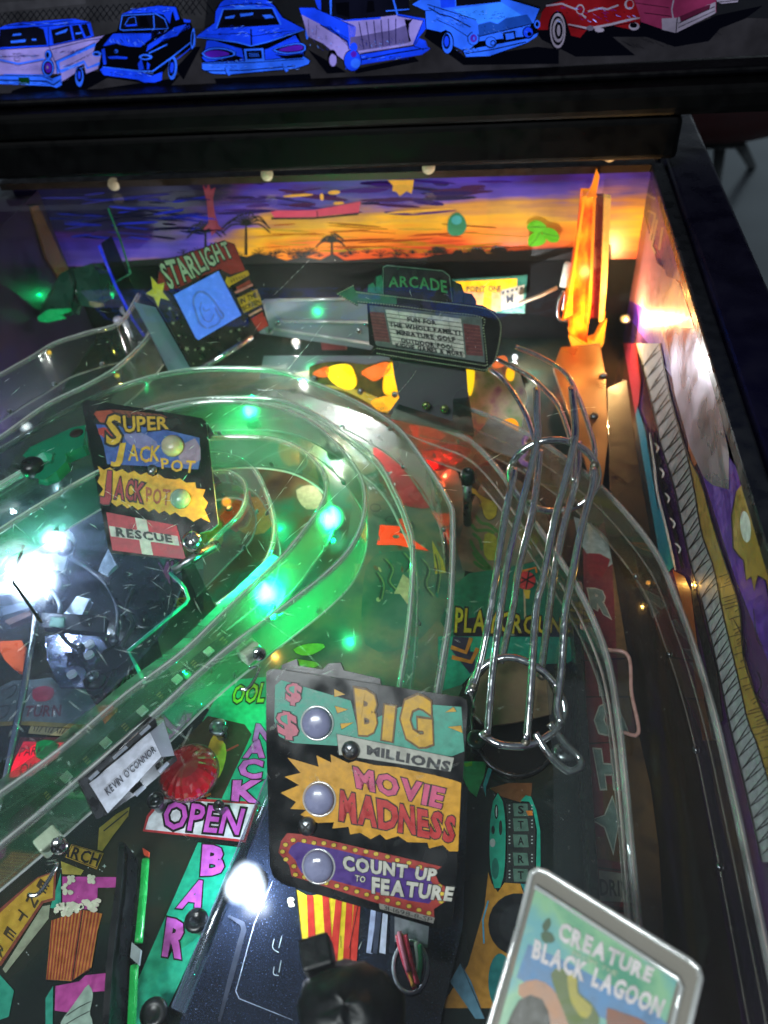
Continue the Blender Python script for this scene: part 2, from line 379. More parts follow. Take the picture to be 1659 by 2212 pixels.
# estate car, rear view
a = Art(BG, A1, 0.00008)
a.poly([(-40, 405), (400, 375), (760, 300), (850, 280), (835, 420), (800, 560), (705, 600), (690, 520), (650, 545), (615, 600), (560, 640), (510, 670), (500, 600), (-40, 610)], LIL, 8)
a.poly([(-40, 240), (60, 200), (140, 185), (600, 150), (740, 178), (770, 292), (700, 316), (400, 382), (-40, 405)], BLU, 9)
for p in ([(5, 240), (290, 212), (360, 235), (390, 365), (-10, 385)], [(420, 240), (570, 205), (597, 325), (440, 360)], [(590, 207), (645, 200), (690, 310), (615, 325)], [(662, 197), (712, 190), (745, 288), (705, 300)]): a.poly(p, DRK, 10)
for p in ([(90, 330), (215, 318), (210, 340), (95, 350)], [(110, 275), (180, 268), (175, 285), (105, 292)], [(455, 270), (560, 230), (540, 262), (460, 282)], [(262, 315), (300, 312), (300, 328), (265, 328)], [(620, 265), (668, 258), (672, 272), (622, 280)]): a.poly(p, BL2, 11)
a.poly([(455, 495), (780, 345), (792, 372), (488, 508), (497, 590), (470, 600)], BL2, 10); a.poly([(495, 568), (690, 488), (722, 545), (822, 500), (825, 525), (712, 562), (690, 512), (500, 596)], BL2, 10.4)
a.poly([(-40, 640), (40, 600), (350, 605), (430, 640), (505, 610), (510, 690), (465, 715), (420, 700), (-40, 680)], BL2, 11)
a.line([(-20, 650), (380, 660), (440, 690), (500, 650)], 3, INK, 12); a.line([(-10, 612), (345, 616), (432, 652)], 2, INK, 12.3)
a.poly([(155, 628), (245, 628), (245, 685), (160, 688)], E_('#0a3416', 0.8), 12.6)
for (x, y, rx, ry, m, l) in ((395, 550, 54, 76, INK, 11), (395, 550, 48, 70, BL2, 12), (397, 552, 37, 56, DRK, 13), (399, 550, 28, 42, PUR, 14), (393, 546, 9, 13, GRY, 15), (400, 445, 33, 42, INK, 11), (400, 445, 28, 37, BL2, 12), (392, 445, 14, 24, DRK, 13), (655, 622, 42, 88, INK, 11), (652, 625, 34, 80, BL2, 12), (652, 610, 24, 56, DRK, 13), (652, 610, 12, 34, BLU, 14)): a.ell(x, y, rx, ry, m, l)
a.line([(-20, 480), (155, 518), (365, 478)], 4, BL2, 12); a.line([(-20, 462), (330, 450)], 1.5, INK, 12.4); a.line([(-20, 492), (155, 530), (365, 490)], 1.4, INK, 12.5)
for p in ([(-40, 405), (400, 376), (850, 282)], [(400, 215), (405, 375), (450, 490), (500, 600)], [(5, 240), (390, 208), (740, 180)], [(60, 205), (300, 195), (600, 160)], [(430, 400), (700, 330), (840, 310)], [(690, 520), (650, 545), (615, 600), (500, 672)], [(470, 600), (460, 495), (780, 345)], [(110, 436), (180, 433)], [(120, 470), (170, 468), (160, 495), (130, 495), (120, 470)]): a.line(p, 1.6, INK, 15.5)
for i in range(9): a.line([(520 + i * 28, 545 - i * 12), (590 + i * 22, 520 - i * 13)], 0.8, INK, 16)
for i in range(24): a.line([(10 + i * 14, 530), (22 + i * 14, 575)], 0.5, E_('#4a449a', 0.7), 15)
hatch(a, A1, [(150, 165, 560, 190, 40, 4), (500, 530, 680, 560, 40, -14), (10, 430, 320, 445, 14, 20), (440, 400, 690, 440, 40, -16), (20, 655, 400, 680, 30, 4)], 16)
a.build('printed_car', bgl)
# black saloon, front view
a = Art(BG, A1, 0.00008)
a.poly([(790, 350), (860, 280), (960, 250), (1000, 110), (1100, 70), (1300, 38), (1440, 48), (1490, 150), (1560, 170), (1590, 260), (1590, 400), (1440, 450), (1330, 600), (1270, 672), (1170, 672), (850, 625), (808, 570), (830, 450), (765, 430)], INK, 17)
for p in ([(1000, 112), (1100, 70), (1300, 42), (1435, 52), (1405, 110), (1392, 190), (1340, 115), (1250, 98), (1040, 106)], [(850, 368), (930, 270), (1240, 268), (1238, 310), (1150, 380), (1050, 373), (950, 348), (862, 372)], [(1195, 420), (1205, 362), (1420, 222), (1530, 192), (1450, 288), (1350, 312), (1300, 350)], [(822, 565), (850, 540), (1140, 582), (1250, 612), (1330, 582), (1325, 650), (1270, 668), (1180, 668), (1132, 645), (852, 608)], [(835, 400), (860, 390), (875, 520), (850, 525)], [(885, 460), (960, 452), (1050, 462), (1040, 476), (900, 474)], [(1130, 520), (1160, 470), (1180, 560), (1140, 570)], [(1205, 500), (1230, 520), (1220, 565), (1205, 560)], [(1410, 60), (1440, 55), (1470, 150), (1440, 165)], [(1500, 150), (1560, 160), (1560, 180), (1510, 178)]): a.poly(p, BLU, 18)
for (x, y, rx, ry) in ((955, 413, 15, 15), (797, 435, 38, 22), (1195, 460, 55, 24)): a.ell(x, y, rx, ry, BL2, 19); a.ell(x - 4, y + 2, rx * .6, ry * .5, DRK, 20)
a.poly([(990, 232), (1008, 122), (1280, 112), (1345, 150), (1372, 222), (1010, 238)], DRK, 19)
a.line([(985, 232), (1005, 120), (1280, 108), (1350, 150), (1378, 228), (1010, 242)], 2.4, BL2, 20, closed=True)
a.line([(845, 540), (1130, 575), (1250, 578), (1400, 470), (1570, 335)], 3.4, BL2, 20); a.line([(1260, 120), (1265, 225)], 2.5, BL2, 20.3); a.line([(1190, 430), (1210, 360), (1420, 225)], 2, INK, 20); a.line([(1220, 430), (1370, 358)], 2.5, BL2, 20.2); a.line([(1450, 480), (1560, 390)], 1.6, BLU, 20.5)
a.line([(1025, 200), (1060, 140), (1110, 130), (1120, 195)], 1.3, BL2, 21); a.poly([(1035, 198), (1125, 190), (1125, 205), (1035, 212)], BLU, 21.4); a.poly([(1140, 130), (1200, 125), (1230, 215), (1150, 215)], INK, 21)
for (x, y, rx, ry, m, l) in ((1415, 550, 36, 96, BL2, 21), (1408, 545, 26, 72, INK, 22), (1410, 545, 16, 44, BLU, 23), (1580, 310, 16, 86, BL2, 21), (1578, 310, 9, 60, INK, 22)): a.ell(x, y, rx, ry, m, l, 4)
for i in range(14): a.line([(1300 + i * 18, 330 - i * 9), (1318 + i * 18, 316 - i * 9), (1322 + i * 18, 340 - i * 9)], 0.9, BLU, 22.5 + .2 * (i % 2))
for i in range(10): a.line([(1000 + i * 24, 268), (1012 + i * 22, 285)], 0.7, INK, 20)
hatch(a, A1, [(900, 290, 1180, 345, 16, 26), (1060, 60, 1380, 95, 26, -4), (1240, 240, 1440, 320, 20, -12), (860, 570, 1240, 610, 24, 6)], 20)
a.build('printed_car', bgl)
# finned coupe, rear view
a = Art(BG, A2, 0.00008)
a.poly([(145, 298), (300, 180), (305, 90), (345, 20), (420, -40), (700, -40), (800, 45), (862, 138), (1045, 235), (985, 272), (1010, 345), (1064, 380), (1035, 450), (1085, 490), (1075, 525), (970, 562), (440, 612), (280, 605), (195, 568), (203, 505), (185, 440), (228, 380), (238, 322)], INK, 8)
a.poly([(155, 295), (305, 185), (312, 92), (352, 22), (425, -35), (695, -35), (792, 50), (855, 142), (1035, 236), (900, 275), (740, 335), (620, 372), (590, 370), (480, 335), (250, 305)], BLU, 9)
a.poly([(200, 510), (470, 500), (720, 490), (1030, 460), (1078, 492), (1070, 520), (968, 555), (440, 603), (285, 598), (202, 562)], BL2, 9)
a.poly([(240, 330), (300, 325), (480, 370), (520, 380), (545, 490), (230, 500), (200, 470), (230, 385)], BLU, 9.5); a.poly([(740, 355), (960, 285), (1000, 345), (1030, 450), (715, 485), (712, 400)], BLU, 9.5)
a.poly([(325, 228), (378, 75), (400, 68), (770, 66), (835, 198), (620, 214)], DRK, 10)
a.poly([(355, 200), (400, 150), (800, 150), (830, 190), (600, 205)], INK, 10.5)
for p in ([(390, 135), (470, 120), (460, 145), (390, 150)], [(690, 120), (760, 115), (790, 140), (720, 150)], [(510, 110), (620, 100), (615, 120), (515, 135)]): a.poly(p, BL2, 11)
a.line([(318, 232), (372, 72), (780, 62), (845, 200)], 3, BL2, 11.4); a.line([(470, 55), (640, 48)], 5, BL2, 11.8); a.line([(310, 60), (420, 40), (540, 30), (700, 30), (790, 55)], 1.8, INK, 11.5)
for q, i2 in (([(190, 432), (270, 385), (400, 388), (492, 437), (400, 472), (260, 482)], [(218, 432), (290, 408), (380, 415), (432, 438), (370, 455), (270, 466)]), ([(768, 405), (900, 358), (1010, 343), (1057, 376), (1030, 422), (880, 442)], [(822, 405), (920, 372), (1000, 364), (1032, 386), (990, 410), (890, 417)])):
    a.poly(q, INK, 11, 3); cxx = sum(p[0] for p in q) / 6; cyy = sum(p[1] for p in q) / 6
    a.poly([(cxx + (x - cxx) * .95, cyy + (y - cyy) * .9) for x, y in q], BL2, 12, 3); a.poly([(cxx + (x - cxx) * .84, cyy + (y - cyy) * .68) for x, y in q], INK, 13, 3); a.poly(i2, PUR, 14, 3)
a.poly([(260, 505), (480, 450), (540, 470), (480, 500)], INK, 11.5); a.poly([(790, 440), (880, 450), (1030, 430), (1020, 470), (880, 480)], INK, 11.5); a.poly([(240, 325), (290, 318), (500, 358), (600, 385), (720, 352), (960, 285), (740, 395), (720, 400), (540, 398), (480, 385), (300, 330)], INK, 10.6)
a.poly([(543, 396), (702, 390), (712, 490), (555, 496)], BL2, 15); a.poly([(562, 412), (686, 406), (692, 474), (570, 480)], INK, 16); [a.line([(588 + i * 14, 428), (594 + i * 14, 460)], 1.4, BL2, 17) for i in range(6)]
a.line([(600, 235), (605, 368)], 3.5, INK, 12); a.line([(155, 300), (480, 340), (600, 372), (740, 338), (1035, 240)], 2.6, BL2, 12.2); a.line([(200, 515), (600, 508), (1030, 478)], 1.6, INK, 12.6); a.line([(230, 575), (560, 570), (960, 535)], 2.2, INK, 12.8); a.line([(240, 280), (420, 275), (560, 265), (620, 292), (820, 262), (960, 245)], 1.5, INK, 12.7)
for x in (410, 878): a.poly([(x - 22, 545), (x + 10, 545), (x + 26, 605), (x + 6, 615), (x - 10, 590)], BL2, 17, fr=lambda p, x=x: A2([(u, v if x < 600 else v - 30) for u, v in p])); a.line([(x - 22, 545 - (30 if x > 600 else 0)), (x - 10, 590 - (30 if x > 600 else 0)), (x + 6, 612 - (30 if x > 600 else 0))], 1.4, INK, 18)
for i in range(16): a.line([(800 + i * 12, 330 - i * 3), (806 + i * 12, 350 - i * 3)], 0.8, INK, 12.9)
for (x, y, rx, ry) in ((1058, 260, 14, 60), (130, 320, 16, 75)): a.ell(x, y, rx, ry, BL2, 8.5)
hatch(a, A2, [(200, 200, 560, 290, 30, -8), (640, 220, 900, 290, 30, -6), (260, 520, 980, 555, 26, 2), (420, 0, 760, 40, 34, 4), (240, 470, 520, 495, 14, 10)], 20)
a.build('printed_car', bgl)
# white estate car with fins
a = Art(BG, A3, 0.00008)
a.poly([(-60, 165), (340, 118), (555, 160), (470, 362), (400, 372), (-40, 442)], LIL, 18)
a.poly([(1012, 110), (1065, 292), (1190, 352), (1375, 502), (1500, 470), (1450, 190), (1160, 100)], LIL, 17, fr=A2)
a.poly([(995, 60), (1120, 60), (1170, 95), (1440, 200), (1458, 222), (1440, 372), (1400, 402), (1380, 335), (1170, 195), (1010, 112)], BLU, 18, fr=A2)
a.poly([(1110, -40), (1659, -40), (1659, 150), (1450, 165), (1370, 168), (1160, 98)], BLU, 18.5, fr=A2); a.poly([(1170, -40), (1385, -40), (1415, 150), (1368, 160), (1175, 90)], DRK, 19, fr=A2); a.poly([(1410, -40), (1600, -40), (1700, 130), (1450, 150)], DRK, 19, fr=A2)
a.poly([(-100, -40), (310, -40), (340, 112), (-100, 160)], DRK, 19.5); a.poly([(325, -30), (430, -30), (440, 90), (350, 105)], DRK, 19.5)
a.poly([(1240, -40), (1262, -40), (1258, 120), (1248, 120)], BL2, 20, fr=A2); a.poly([(1290, 20), (1400, 10), (1405, 140), (1300, 110)], INK, 20, fr=A2); a.poly([(100, 0), (150, 0), (160, 90), (90, 100)], INK, 20.5); a.line([(305, -30), (345, 118)], 4, BL2, 21); a.line([(250, 85), (440, 70)], 2.5, BL2, 20.8)
for i in range(6): a.line([(90 + i * 60 - 60, 175 - i * 6), (130 + i * 52 - 60, 395 - i * 8)], 2.0, E_('#2a2860', .8), 20)
a.poly([(-40, 300), (60, 285), (200, 258), (300, 242), (400, 205), (440, 200), (440, 340), (400, 352), (-40, 420)], E_('#5f599c', .75), 19); a.poly([(400, 150), (440, 155), (470, 150), (440, 190), (430, 250), (455, 330), (440, 340), (420, 230)], INK, 20.2)
a.poly([(-80, 470), (30, 442), (480, 372), (500, 345), (520, 305), (575, 328), (585, 370), (612, 392), (545, 440), (60, 520), (-80, 560)], BLU, 21); a.line([(-60, 500), (120, 470), (300, 432), (470, 405), (600, 385)], 2.6, INK, 22); a.line([(480, 372), (560, 400)], 1.6, INK, 22.4)
a.poly([(345, 108), (595, 152), (575, 230), (520, 300), (480, 362), (470, 352), (550, 166), (345, 128)], BLU, 21.5); a.line([(345, 122), (555, 163), (475, 362), (20, 442)], 1.6, INK, 22.6)
a.line([(1165, 195), (1390, 335), (1400, 400)], 2, INK, 21, fr=A2)
for i in range(4): a.line([(1190 + i * 18, 205 + i * 2), (1395, 310 + i * 20)], 1.1, INK, 21.4, fr=A2)
a.line([(1130, 60), (1440, 210)], 1.4, INK, 21, fr=A2); a.line([(1190, 350), (1190, 380), (1370, 500)], 1.4, INK, 21.2, fr=A2); a.line([(1070, 150), (1075, 290), (1130, 305), (1140, 200)], 0.9, INK, 21.2, fr=A2)
for (x, y, rx, ry, m, l) in ((1430, 488, 74, 92, INK, 22), (1430, 488, 68, 84, BLU, 23), (1455, 510, 40, 40, BL2, 24), (1440, 435, 24, 26, PUR, 25), (1440, 380, 30, 40, BLU, 22.5), (1265, 470, 40, 70, INK, 17.5), (1270, 485, 30, 52, LIL, 18.6)): a.ell(x, y, rx, ry, m, l, fr=A2)
hatch(a, A3, [(20, 300, 400, 380, 10, 14), (30, 455, 440, 480, 24, -6)], 26); hatch(a, A2, [(1080, 200, 1320, 400, 10, 18)], 18)
a.build('printed_car', bgl)
# pale blue convertible
a = Art(BG, A3, 0.00008)
a.poly([(455, 30), (560, -40), (810, -40), (1180, -40), (1510, 60), (1462, 180), (1510, 200), (1490, 270), (1400, 350), (1090, 460), (900, 464), (868, 405), (800, 372), (795, 405), (770, 432), (715, 385), (690, 280), (575, 235), (565, 80)], INK, 24)
a.poly([(463, 30), (565, -30), (810, -30), (1180, -30), (1500, 66), (1452, 184), (1430, 195), (1390, 290), (1000, 330), (940, 390), (870, 400), (800, 365), (780, 270), (740, 235), (700, 255), (582, 228), (572, 80)], BL2, 25)
a.poly([(800, 70), (1190, 10), (1360, 120), (1350, 140), (1230, 135), (1160, 185), (1100, 165), (1000, 190), (985, 160), (850, 110)], E_('#2f7aff', 1.1), 26)
a.poly([(1000, 195), (1100, 172), (1160, 190), (1230, 142), (1400, 110), (1450, 185), (1010, 290)], E_('#1a4ab8', .8), 26.5)
a.poly([(880, 405), (1390, 310), (1490, 260), (1480, 290), (1400, 342), (1090, 450), (905, 456)], BL2, 27); a.line([(900, 430), (1100, 400), (1390, 335)], 2.4, INK, 28)
a.poly([(690, -30), (810, -30), (815, 50), (700, 60)], BLU, 26); a.poly([(820, -30), (1180, -30), (1190, 8), (825, 45)], DRK, 27)
a.line([(600, 55), (690, 110), (780, 130), (940, 215)], 2.6, INK, 27); a.line([(590, 30), (980, 152), (990, 260)], 2, INK, 27.3); a.line([(660, 150), (800, 215), (930, 300)], 1.6, INK, 27.5); a.line([(570, 80), (640, 75), (650, 50)], 1.4, INK, 27.6); a.line([(1010, 290), (1450, 185)], 2, INK, 28.3)
for (x, y, rx, ry, m, l) in ((752, 340, 52, 95, INK, 26), (752, 345, 44, 84, BL2, 27), (745, 330, 30, 64, INK, 28), (745, 330, 20, 44, BLU, 29), (963, 308, 50, 56, INK, 28), (963, 308, 43, 50, BL2, 29), (965, 305, 26, 32, PUR, 30), (968, 305, 9, 16, BL2, 31), (1105, 338, 50, 48, INK, 28.5), (1105, 335, 42, 40, BL2, 29.5), (1122, 342, 22, 24, INK, 30.5), (1122, 342, 15, 16, BL2, 31.5), (1408, 258, 46, 52, INK, 28.5), (1408, 256, 38, 42, BLU, 29.5), (1420, 270, 18, 18, INK, 30.5), (1482, 190, 24, 34, BL2, 30), (1482, 190, 13, 20, INK, 31)): a.ell(x, y, rx, ry, m, l)
a.poly([(1200, 258), (1302, 242), (1312, 315), (1212, 332)], INK, 29); a.poly([(1222, 268), (1290, 257), (1298, 305), (1230, 317)], BL2, 30); a.poly([(975, 160), (985, 160), (1000, 275), (955, 260)], BL2, 29.2)
hatch(a, A3, [(600, 90, 900, 200, 28, 12), (820, 80, 1200, 150, 26, -4), (1020, 200, 1400, 270, 12, 10), (820, 380, 1000, 420, 20, 4)], 22)
a.build('printed_car', bgl)
# red roadster and pink car
a = Art(BG, A4, 0.00008)
a.poly([(30, 205), (60, 80), (100, 30), (300, -30), (700, -30), (735, 60), (755, 125), (750, 170), (700, 205), (560, 175), (370, 212), (330, 260), (265, 245), (240, 160), (110, 205)], RED, 26)
a.line([(90, 35), (200, 20), (300, 60), (370, 120)], 4, GRY, 27); a.line([(385, 75), (480, 50), (520, 60), (600, 30)], 4, GRY, 27); a.line([(245, 165), (390, 195), (550, 165), (690, 130), (750, 120)], 5, GRY, 27.4); a.line([(250, 178), (390, 208), (560, 175), (720, 150)], 2, INK, 28)
a.line([(420, 130), (445, 150)], 2, E_('#9aa4ff', 1.2), 29)
for (x, y, rx, ry, m, l) in ((172, 210, 70, 138, INK, 27), (172, 210, 55, 125, GRY, 28), (172, 210, 45, 104, INK, 29), (175, 208, 40, 84, GRY, 30), (178, 208, 28, 62, INK, 31), (178, 208, 12, 40, GRY, 32), (330, 60, 30, 36, GRY, 28), (330, 62, 22, 28, RED, 29), (675, 25, 34, 36, GRY, 28), (680, 22, 24, 28, RED, 29), (710, 180, 38, 28, GRY, 28), (706, 172, 26, 18, INK, 29), (465, 205, 34, 16, GRY, 29), (400, 192, 26, 18, E_('#55526a', .8), 29.4)): a.ell(x, y, rx, ry, m, l)
hatch(a, A4, [(140, 40, 700, 140, 24, 10)], 24)
a.build('printed_car', bgl)
a = Art(BG, A4, 0.00008)
a.poly([(690, -30), (1290, -30), (1290, 80), (1000, 225), (905, 200), (760, 150), (735, 60)], PNK, 22)
a.poly([(905, 125), (1015, 120), (1285, 8), (1285, 88), (1005, 228), (908, 205)], GRY, 23); a.poly([(1030, 110), (1150, 60), (1250, 25), (1240, 60), (1130, 110), (1040, 150)], E_('#4a1a34', .8), 24); a.line([(1015, 120), (1005, 228)], 2, INK, 25); a.line([(1020, 160), (1280, 40)], 1.6, INK, 25.2); a.line([(1020, 190), (1280, 70)], 1.4, INK, 25.3); a.line([(720, 15), (960, 50)], 1.4, INK, 24); a.line([(780, 85), (970, 110)], 1.6, INK, 24.2); a.line([(990, -10), (975, 60), (985, 120)], 3, GRY, 24.5)
a.poly([(1290, -30), (1450, -30), (1440, 10), (1330, 22), (1295, 10)], GRY, 22); a.line([(1290, 12), (1440, -5)], 1.6, INK, 23)
a.build('printed_car', bgl)

# ---- back panel with the sunset lagoon, lit from behind
bp = thing('sunset_backdrop', 'lit back panel showing an orange and purple sunset over a dark shore', 'panel', (-0.15, 0.63, 0))
def sunset():
    m, nt, out = newmat('sunset_print'); b = nd(nt, 'ShaderNodeBsdfPrincipled'); nt.links.new(b.outputs[0], out.inputs[0])
    tc = nd(nt, 'ShaderNodeTexCoord'); sx = nd(nt, 'ShaderNodeSeparateXYZ'); nt.links.new(tc.outputs['Object'], sx.inputs[0])
    n = noise(nt, 26, 5, stretch=(0.5, 1, 5)); n2 = noise(nt, 9, 4, stretch=(1, 1, 1.5))
    ad = nd(nt, 'ShaderNodeMath', operation='MULTIPLY_ADD'); nt.links.new(n.outputs[0], ad.inputs[0]); ad.inputs[1].default_value = 0.045; nt.links.new(sx.outputs[2], ad.inputs[2])
    ad2 = nd(nt, 'ShaderNodeMath', operation='MULTIPLY_ADD'); nt.links.new(n2.outputs[0], ad2.inputs[0]); ad2.inputs[1].default_value = 0.05; nt.links.new(ad.outputs[0], ad2.inputs[2])
    # the left of the picture is bluer
    lx = nd(nt, 'ShaderNodeMapRange'); lx.inputs[1].default_value = -0.20; lx.inputs[2].default_value = -0.29; lx.inputs[3].default_value = 0; lx.inputs[4].default_value = 0.055; nt.links.new(sx.outputs[0], lx.inputs[0])
    ad3 = nd(nt, 'ShaderNodeMath', operation='ADD'); nt.links.new(ad2.outputs[0], ad3.inputs[0]); nt.links.new(lx.outputs[0], ad3.inputs[1])
    mr = nd(nt, 'ShaderNodeMapRange'); mr.inputs[1].default_value = 0.118; mr.inputs[2].default_value = 0.212; nt.links.new(ad3.outputs[0], mr.inputs[0])
    cr = nd(nt, 'ShaderNodeValToRGB'); nt.links.new(mr.outputs[0], cr.inputs[0]); el = cr.color_ramp.elements
    st = [(0.0, '#8c2a0c'), (0.12, '#d8521a'), (0.27, '#e8831c'), (0.42, '#e0a424'), (0.54, '#b07a4c'), (0.64, '#5a44a8'), (0.78, '#3a2a98'), (0.9, '#3c1c5e'), (1.0, '#1a1838')]
    while len(el) < len(st): el.new(0.5)
    for e, (p, c) in zip(el, st): e.position = p; e.color = (*lin(c), 1)
    nt.links.new(cr.outputs[0], b.inputs['Base Color']); nt.links.new(cr.outputs[0], b.inputs['Emission Color'])
    n3 = noise(nt, 26, 6); nt.links.new(mrange(nt, n3.outputs[0], 0.10, 0.66), b.inputs['Emission Strength']); b.inputs['Roughness'].default_value = 0.3
    return m
boxw('picture', (-0.42, 0.6205, 0.076), (0.113, 0.626, 0.158), sunset(), bp)
boxw('lower_board', (-0.42, 0.6195, 0.0), (0.113, 0.626, 0.0758), mottle('dusty_black', [(0.35, '#030304'), (0.62, '#060708'), (0.74, '#101214')], 90, 0.7, 4, .1, 0), bp)
SP = Plane((0, 0.6205, 0.1), (0, -1, 0))
a = Art(SP, r4, 0.0001); SIL = solid('shore_black', '#0c0806', 0.5)
a.poly([(-900, 790), (-900, 725), (-300, 680), (-100, 695), (20, 660), (120, 682), (180, 660), (260, 672), (380, 705), (480, 680), (600, 700), (680, 660), (760, 705), (900, 695), (1040, 685), (1250, 690), (1400, 660), (1659, 662), (1900, 640), (2500, 600), (2500, 800)], SIL, 3)
for (bx, by, h) in ((115, 650, 250), (675, 690, 150), (1370, 655, 110), (1620, 660, 118), (1760, 650, 100), (1500, 665, 70), (-150, 660, 200)):
    if h > 120: a.poly([(bx - 9, by + 20), (bx - 6, by - h * .7), (bx + 6, by - h * .7), (bx + 10, by + 20)], SIL, 4)
    for i in range(11):
        t = math.pi * (0.02 + 0.96 * i / 10); ln = h * random.uniform(.5, .75); cx_, cy_ = bx, by - (h * .7 if h > 120 else 0)
        e = (cx_ + ln * math.cos(t), cy_ - ln * .5 * math.sin(t) + (ln * .35 if h > 120 else 0) * abs(math.cos(t))); mid = (cx_ + ln * .55 * math.cos(t), cy_ - ln * .55 * math.sin(t))
        a.line([(cx_, cy_), mid, e], 3.2, SIL, 4.3 + .2 * i, 4)
for i in range(70):
    bx, by = random.uniform(-300, 2300), random.uniform(655, 690); hh = random.uniform(18, 60)
    for k in range(5):
        t = math.pi * (.1 + .2 * k) + random.uniform(-.1, .1); a.line([(bx, by), (bx + hh * .5 * math.cos(t), by - hh * .7 * math.sin(t)), (bx + hh * math.cos(t), by - hh * .8 * math.sin(t))], 1.6, SIL, 5 + .02 * i + .004 * k)
a.build('shore_silhouette', bp)
a = Art(SP, r4, 0.0001); bo = solid('boat_red', '#c2405c', 0.4, emis='#c2405c', es=0.55)
a.poly([(275, 385), (320, 378), (560, 375), (865, 318), (850, 390), (560, 420), (300, 425)], bo, 6); a.line([(280, 430), (560, 428), (850, 400)], 4, SIL, 6.5); a.line([(578, 378), (582, 420)], 2, SIL, 7)  # red boat shape: a reflection in the glass, painted onto the panel
a.build('boat_reflection', bp)
a = Art(SP, r4, 0.0001); YL = solid('print_yellow', '#e0a83c', 0.4, emis='#d89c38', es=0.5); GN = solid('reflection_green', '#1e7a52', 0.4, emis='#145a44', es=0.5)
a.poly([(1040, 180), (1210, 178), (1205, 225), (1195, 270), (1165, 250), (1120, 285), (1095, 255), (1070, 250), (1075, 215)], YL, 6)
a.build('printed_cloud', bp); a = Art(SP, r4, 0.0001)
a.poly([(1430, 490), (1440, 430), (1490, 390), (1535, 420), (1555, 480), (1530, 530), (1480, 545), (1440, 530)], GN, 6, 3); a.ell(1490, 440, 34, 30, solid('reflection_teal', '#3aa0a0', 0.4, emis='#2a7080', es=.5), 7)  # green oval: a reflected pattern painted onto the panel
a.build('egg_reflection', bp); a = Art(SP, r4, 0.0001)
for (x, y, rx, ry) in ((455, 280, 100, 9), (690, 260, 40, 14), (720, 330, 36, 10), (610, 290, 12, 24), (1010, 455, 60, 7), (1250, 380, 220, 8)): a.ell(x, y, rx, ry, YL, 5, -4)
b_ = a.build('printed_glints', bp); b_['kind'] = 'stuff'
a = Art(SP, r3, 0.0001)
TRK = solid('trunk_red', '#7a3040', 0.4, emis='#8a3448', es=.35)
a.poly([(1325, 205), (1350, 240), (1362, 200), (1378, 245), (1408, 225), (1392, 300), (1405, 400), (1432, 480), (1470, 500), (1420, 505), (1385, 545), (1372, 490), (1310, 520), (1365, 460), (1352, 330)], TRK, 6); a.build('printed_tree', bp)
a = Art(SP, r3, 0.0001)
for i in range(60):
    x, y = random.uniform(380, 1330), random.uniform(270, 570); a.ell(x, y, random.uniform(40, 190), random.uniform(3, 9), random.choice([glow('#1c2ab0', .5), glow('#2436d8', .6), glow('#141c60', .6), glow('#0a0e30', .6), glow('#3a3aa8', .4)]), 4 + .1 * i, random.uniform(-9, 9), 14)  # blue glow streaks paint the glass reflection onto the panel
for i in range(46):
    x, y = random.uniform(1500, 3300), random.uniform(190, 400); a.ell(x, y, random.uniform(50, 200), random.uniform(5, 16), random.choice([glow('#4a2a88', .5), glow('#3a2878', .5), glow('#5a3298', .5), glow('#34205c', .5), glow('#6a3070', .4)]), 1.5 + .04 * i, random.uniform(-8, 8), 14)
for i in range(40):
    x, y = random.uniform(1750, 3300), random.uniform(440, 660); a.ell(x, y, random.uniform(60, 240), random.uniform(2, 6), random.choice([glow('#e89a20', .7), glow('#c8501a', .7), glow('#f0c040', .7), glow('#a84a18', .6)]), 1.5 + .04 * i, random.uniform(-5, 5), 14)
b_ = a.build('reflection_and_print_streaks', bp); b_['kind'] = 'stuff'
# brown rail along the top with round clear studs
boxw('top_rail', (-0.42, 0.606, 0.1535), (0.113, 0.6196, 0.1590), solid('brown_rail', '#3a2a1c', 0.4), bp)
for i, (x, y) in enumerate(((575, 381), (925, 366), (1318, 339), (243, 402))):
    p = Plane((0, 0.604, 0.15), (0, -1, 0))(x, y)
    lathe('stud', p + Vector((0, 0.004, 0)), (0, -1, 0.3), [(0.0052, 0), (0.005, 0.002), (0.0036, 0.0038), (0.0005, 0.0046)], solid('pearl_stud', '#cfc4a8', 0.15, 0, 0.6, emis='#b8a888', es=0.25), bp)

# ---- side wall of the cabinet with comic art, and its rail
WX = 0.113
cw = thing('cabinet_side', 'right cabinet side with purple and hatched comic art under a dark metal rail', 'cabinet side', (0.12, 0.3, 0))
boxw('side_panel', (WX, -0.35, -0.3), (0.147, 0.72, 0.1515), mottle('side_print', [(0.3, '#2a1a3a'), (0.5, '#4a2a5a'), (0.7, '#5a3a2a')], 22, 0.25), cw)
bevel(boxw('side_rail', (0.1195, -0.35, 0.1520), (0.1512, 0.72, 0.1640), solid('rail_metal', '#0c0a1c', 0.30, 0.25, 0.5, 0.3, 60), cw), 0.0025, 3)
bevel(boxw('glass_channel', (0.1095, -0.35, 0.1518), (0.1190, 0.606, 0.1605), BLK_PLASTIC, cw), 0.0015)
W = Plane((WX, 0, 0), (-1, 0, 0))
PUR_ = ink('#5a2aa0'); YEL_ = ink('#a8873c'); GRYH = ink('#a4a8ac'); TEAL_ = ink('#1f7f96'); PINK_ = ink('#b86a78'); ORG_ = ink('#b0602c')
a = Art(W, r8, 0.00012)
a.poly([(880, -320), (1130, -320), (1180, -100), (1240, 250), (1340, 600), (1500, 1100), (1659, 1500), (1900, 2400), (1900, -400)], PUR_, 1)
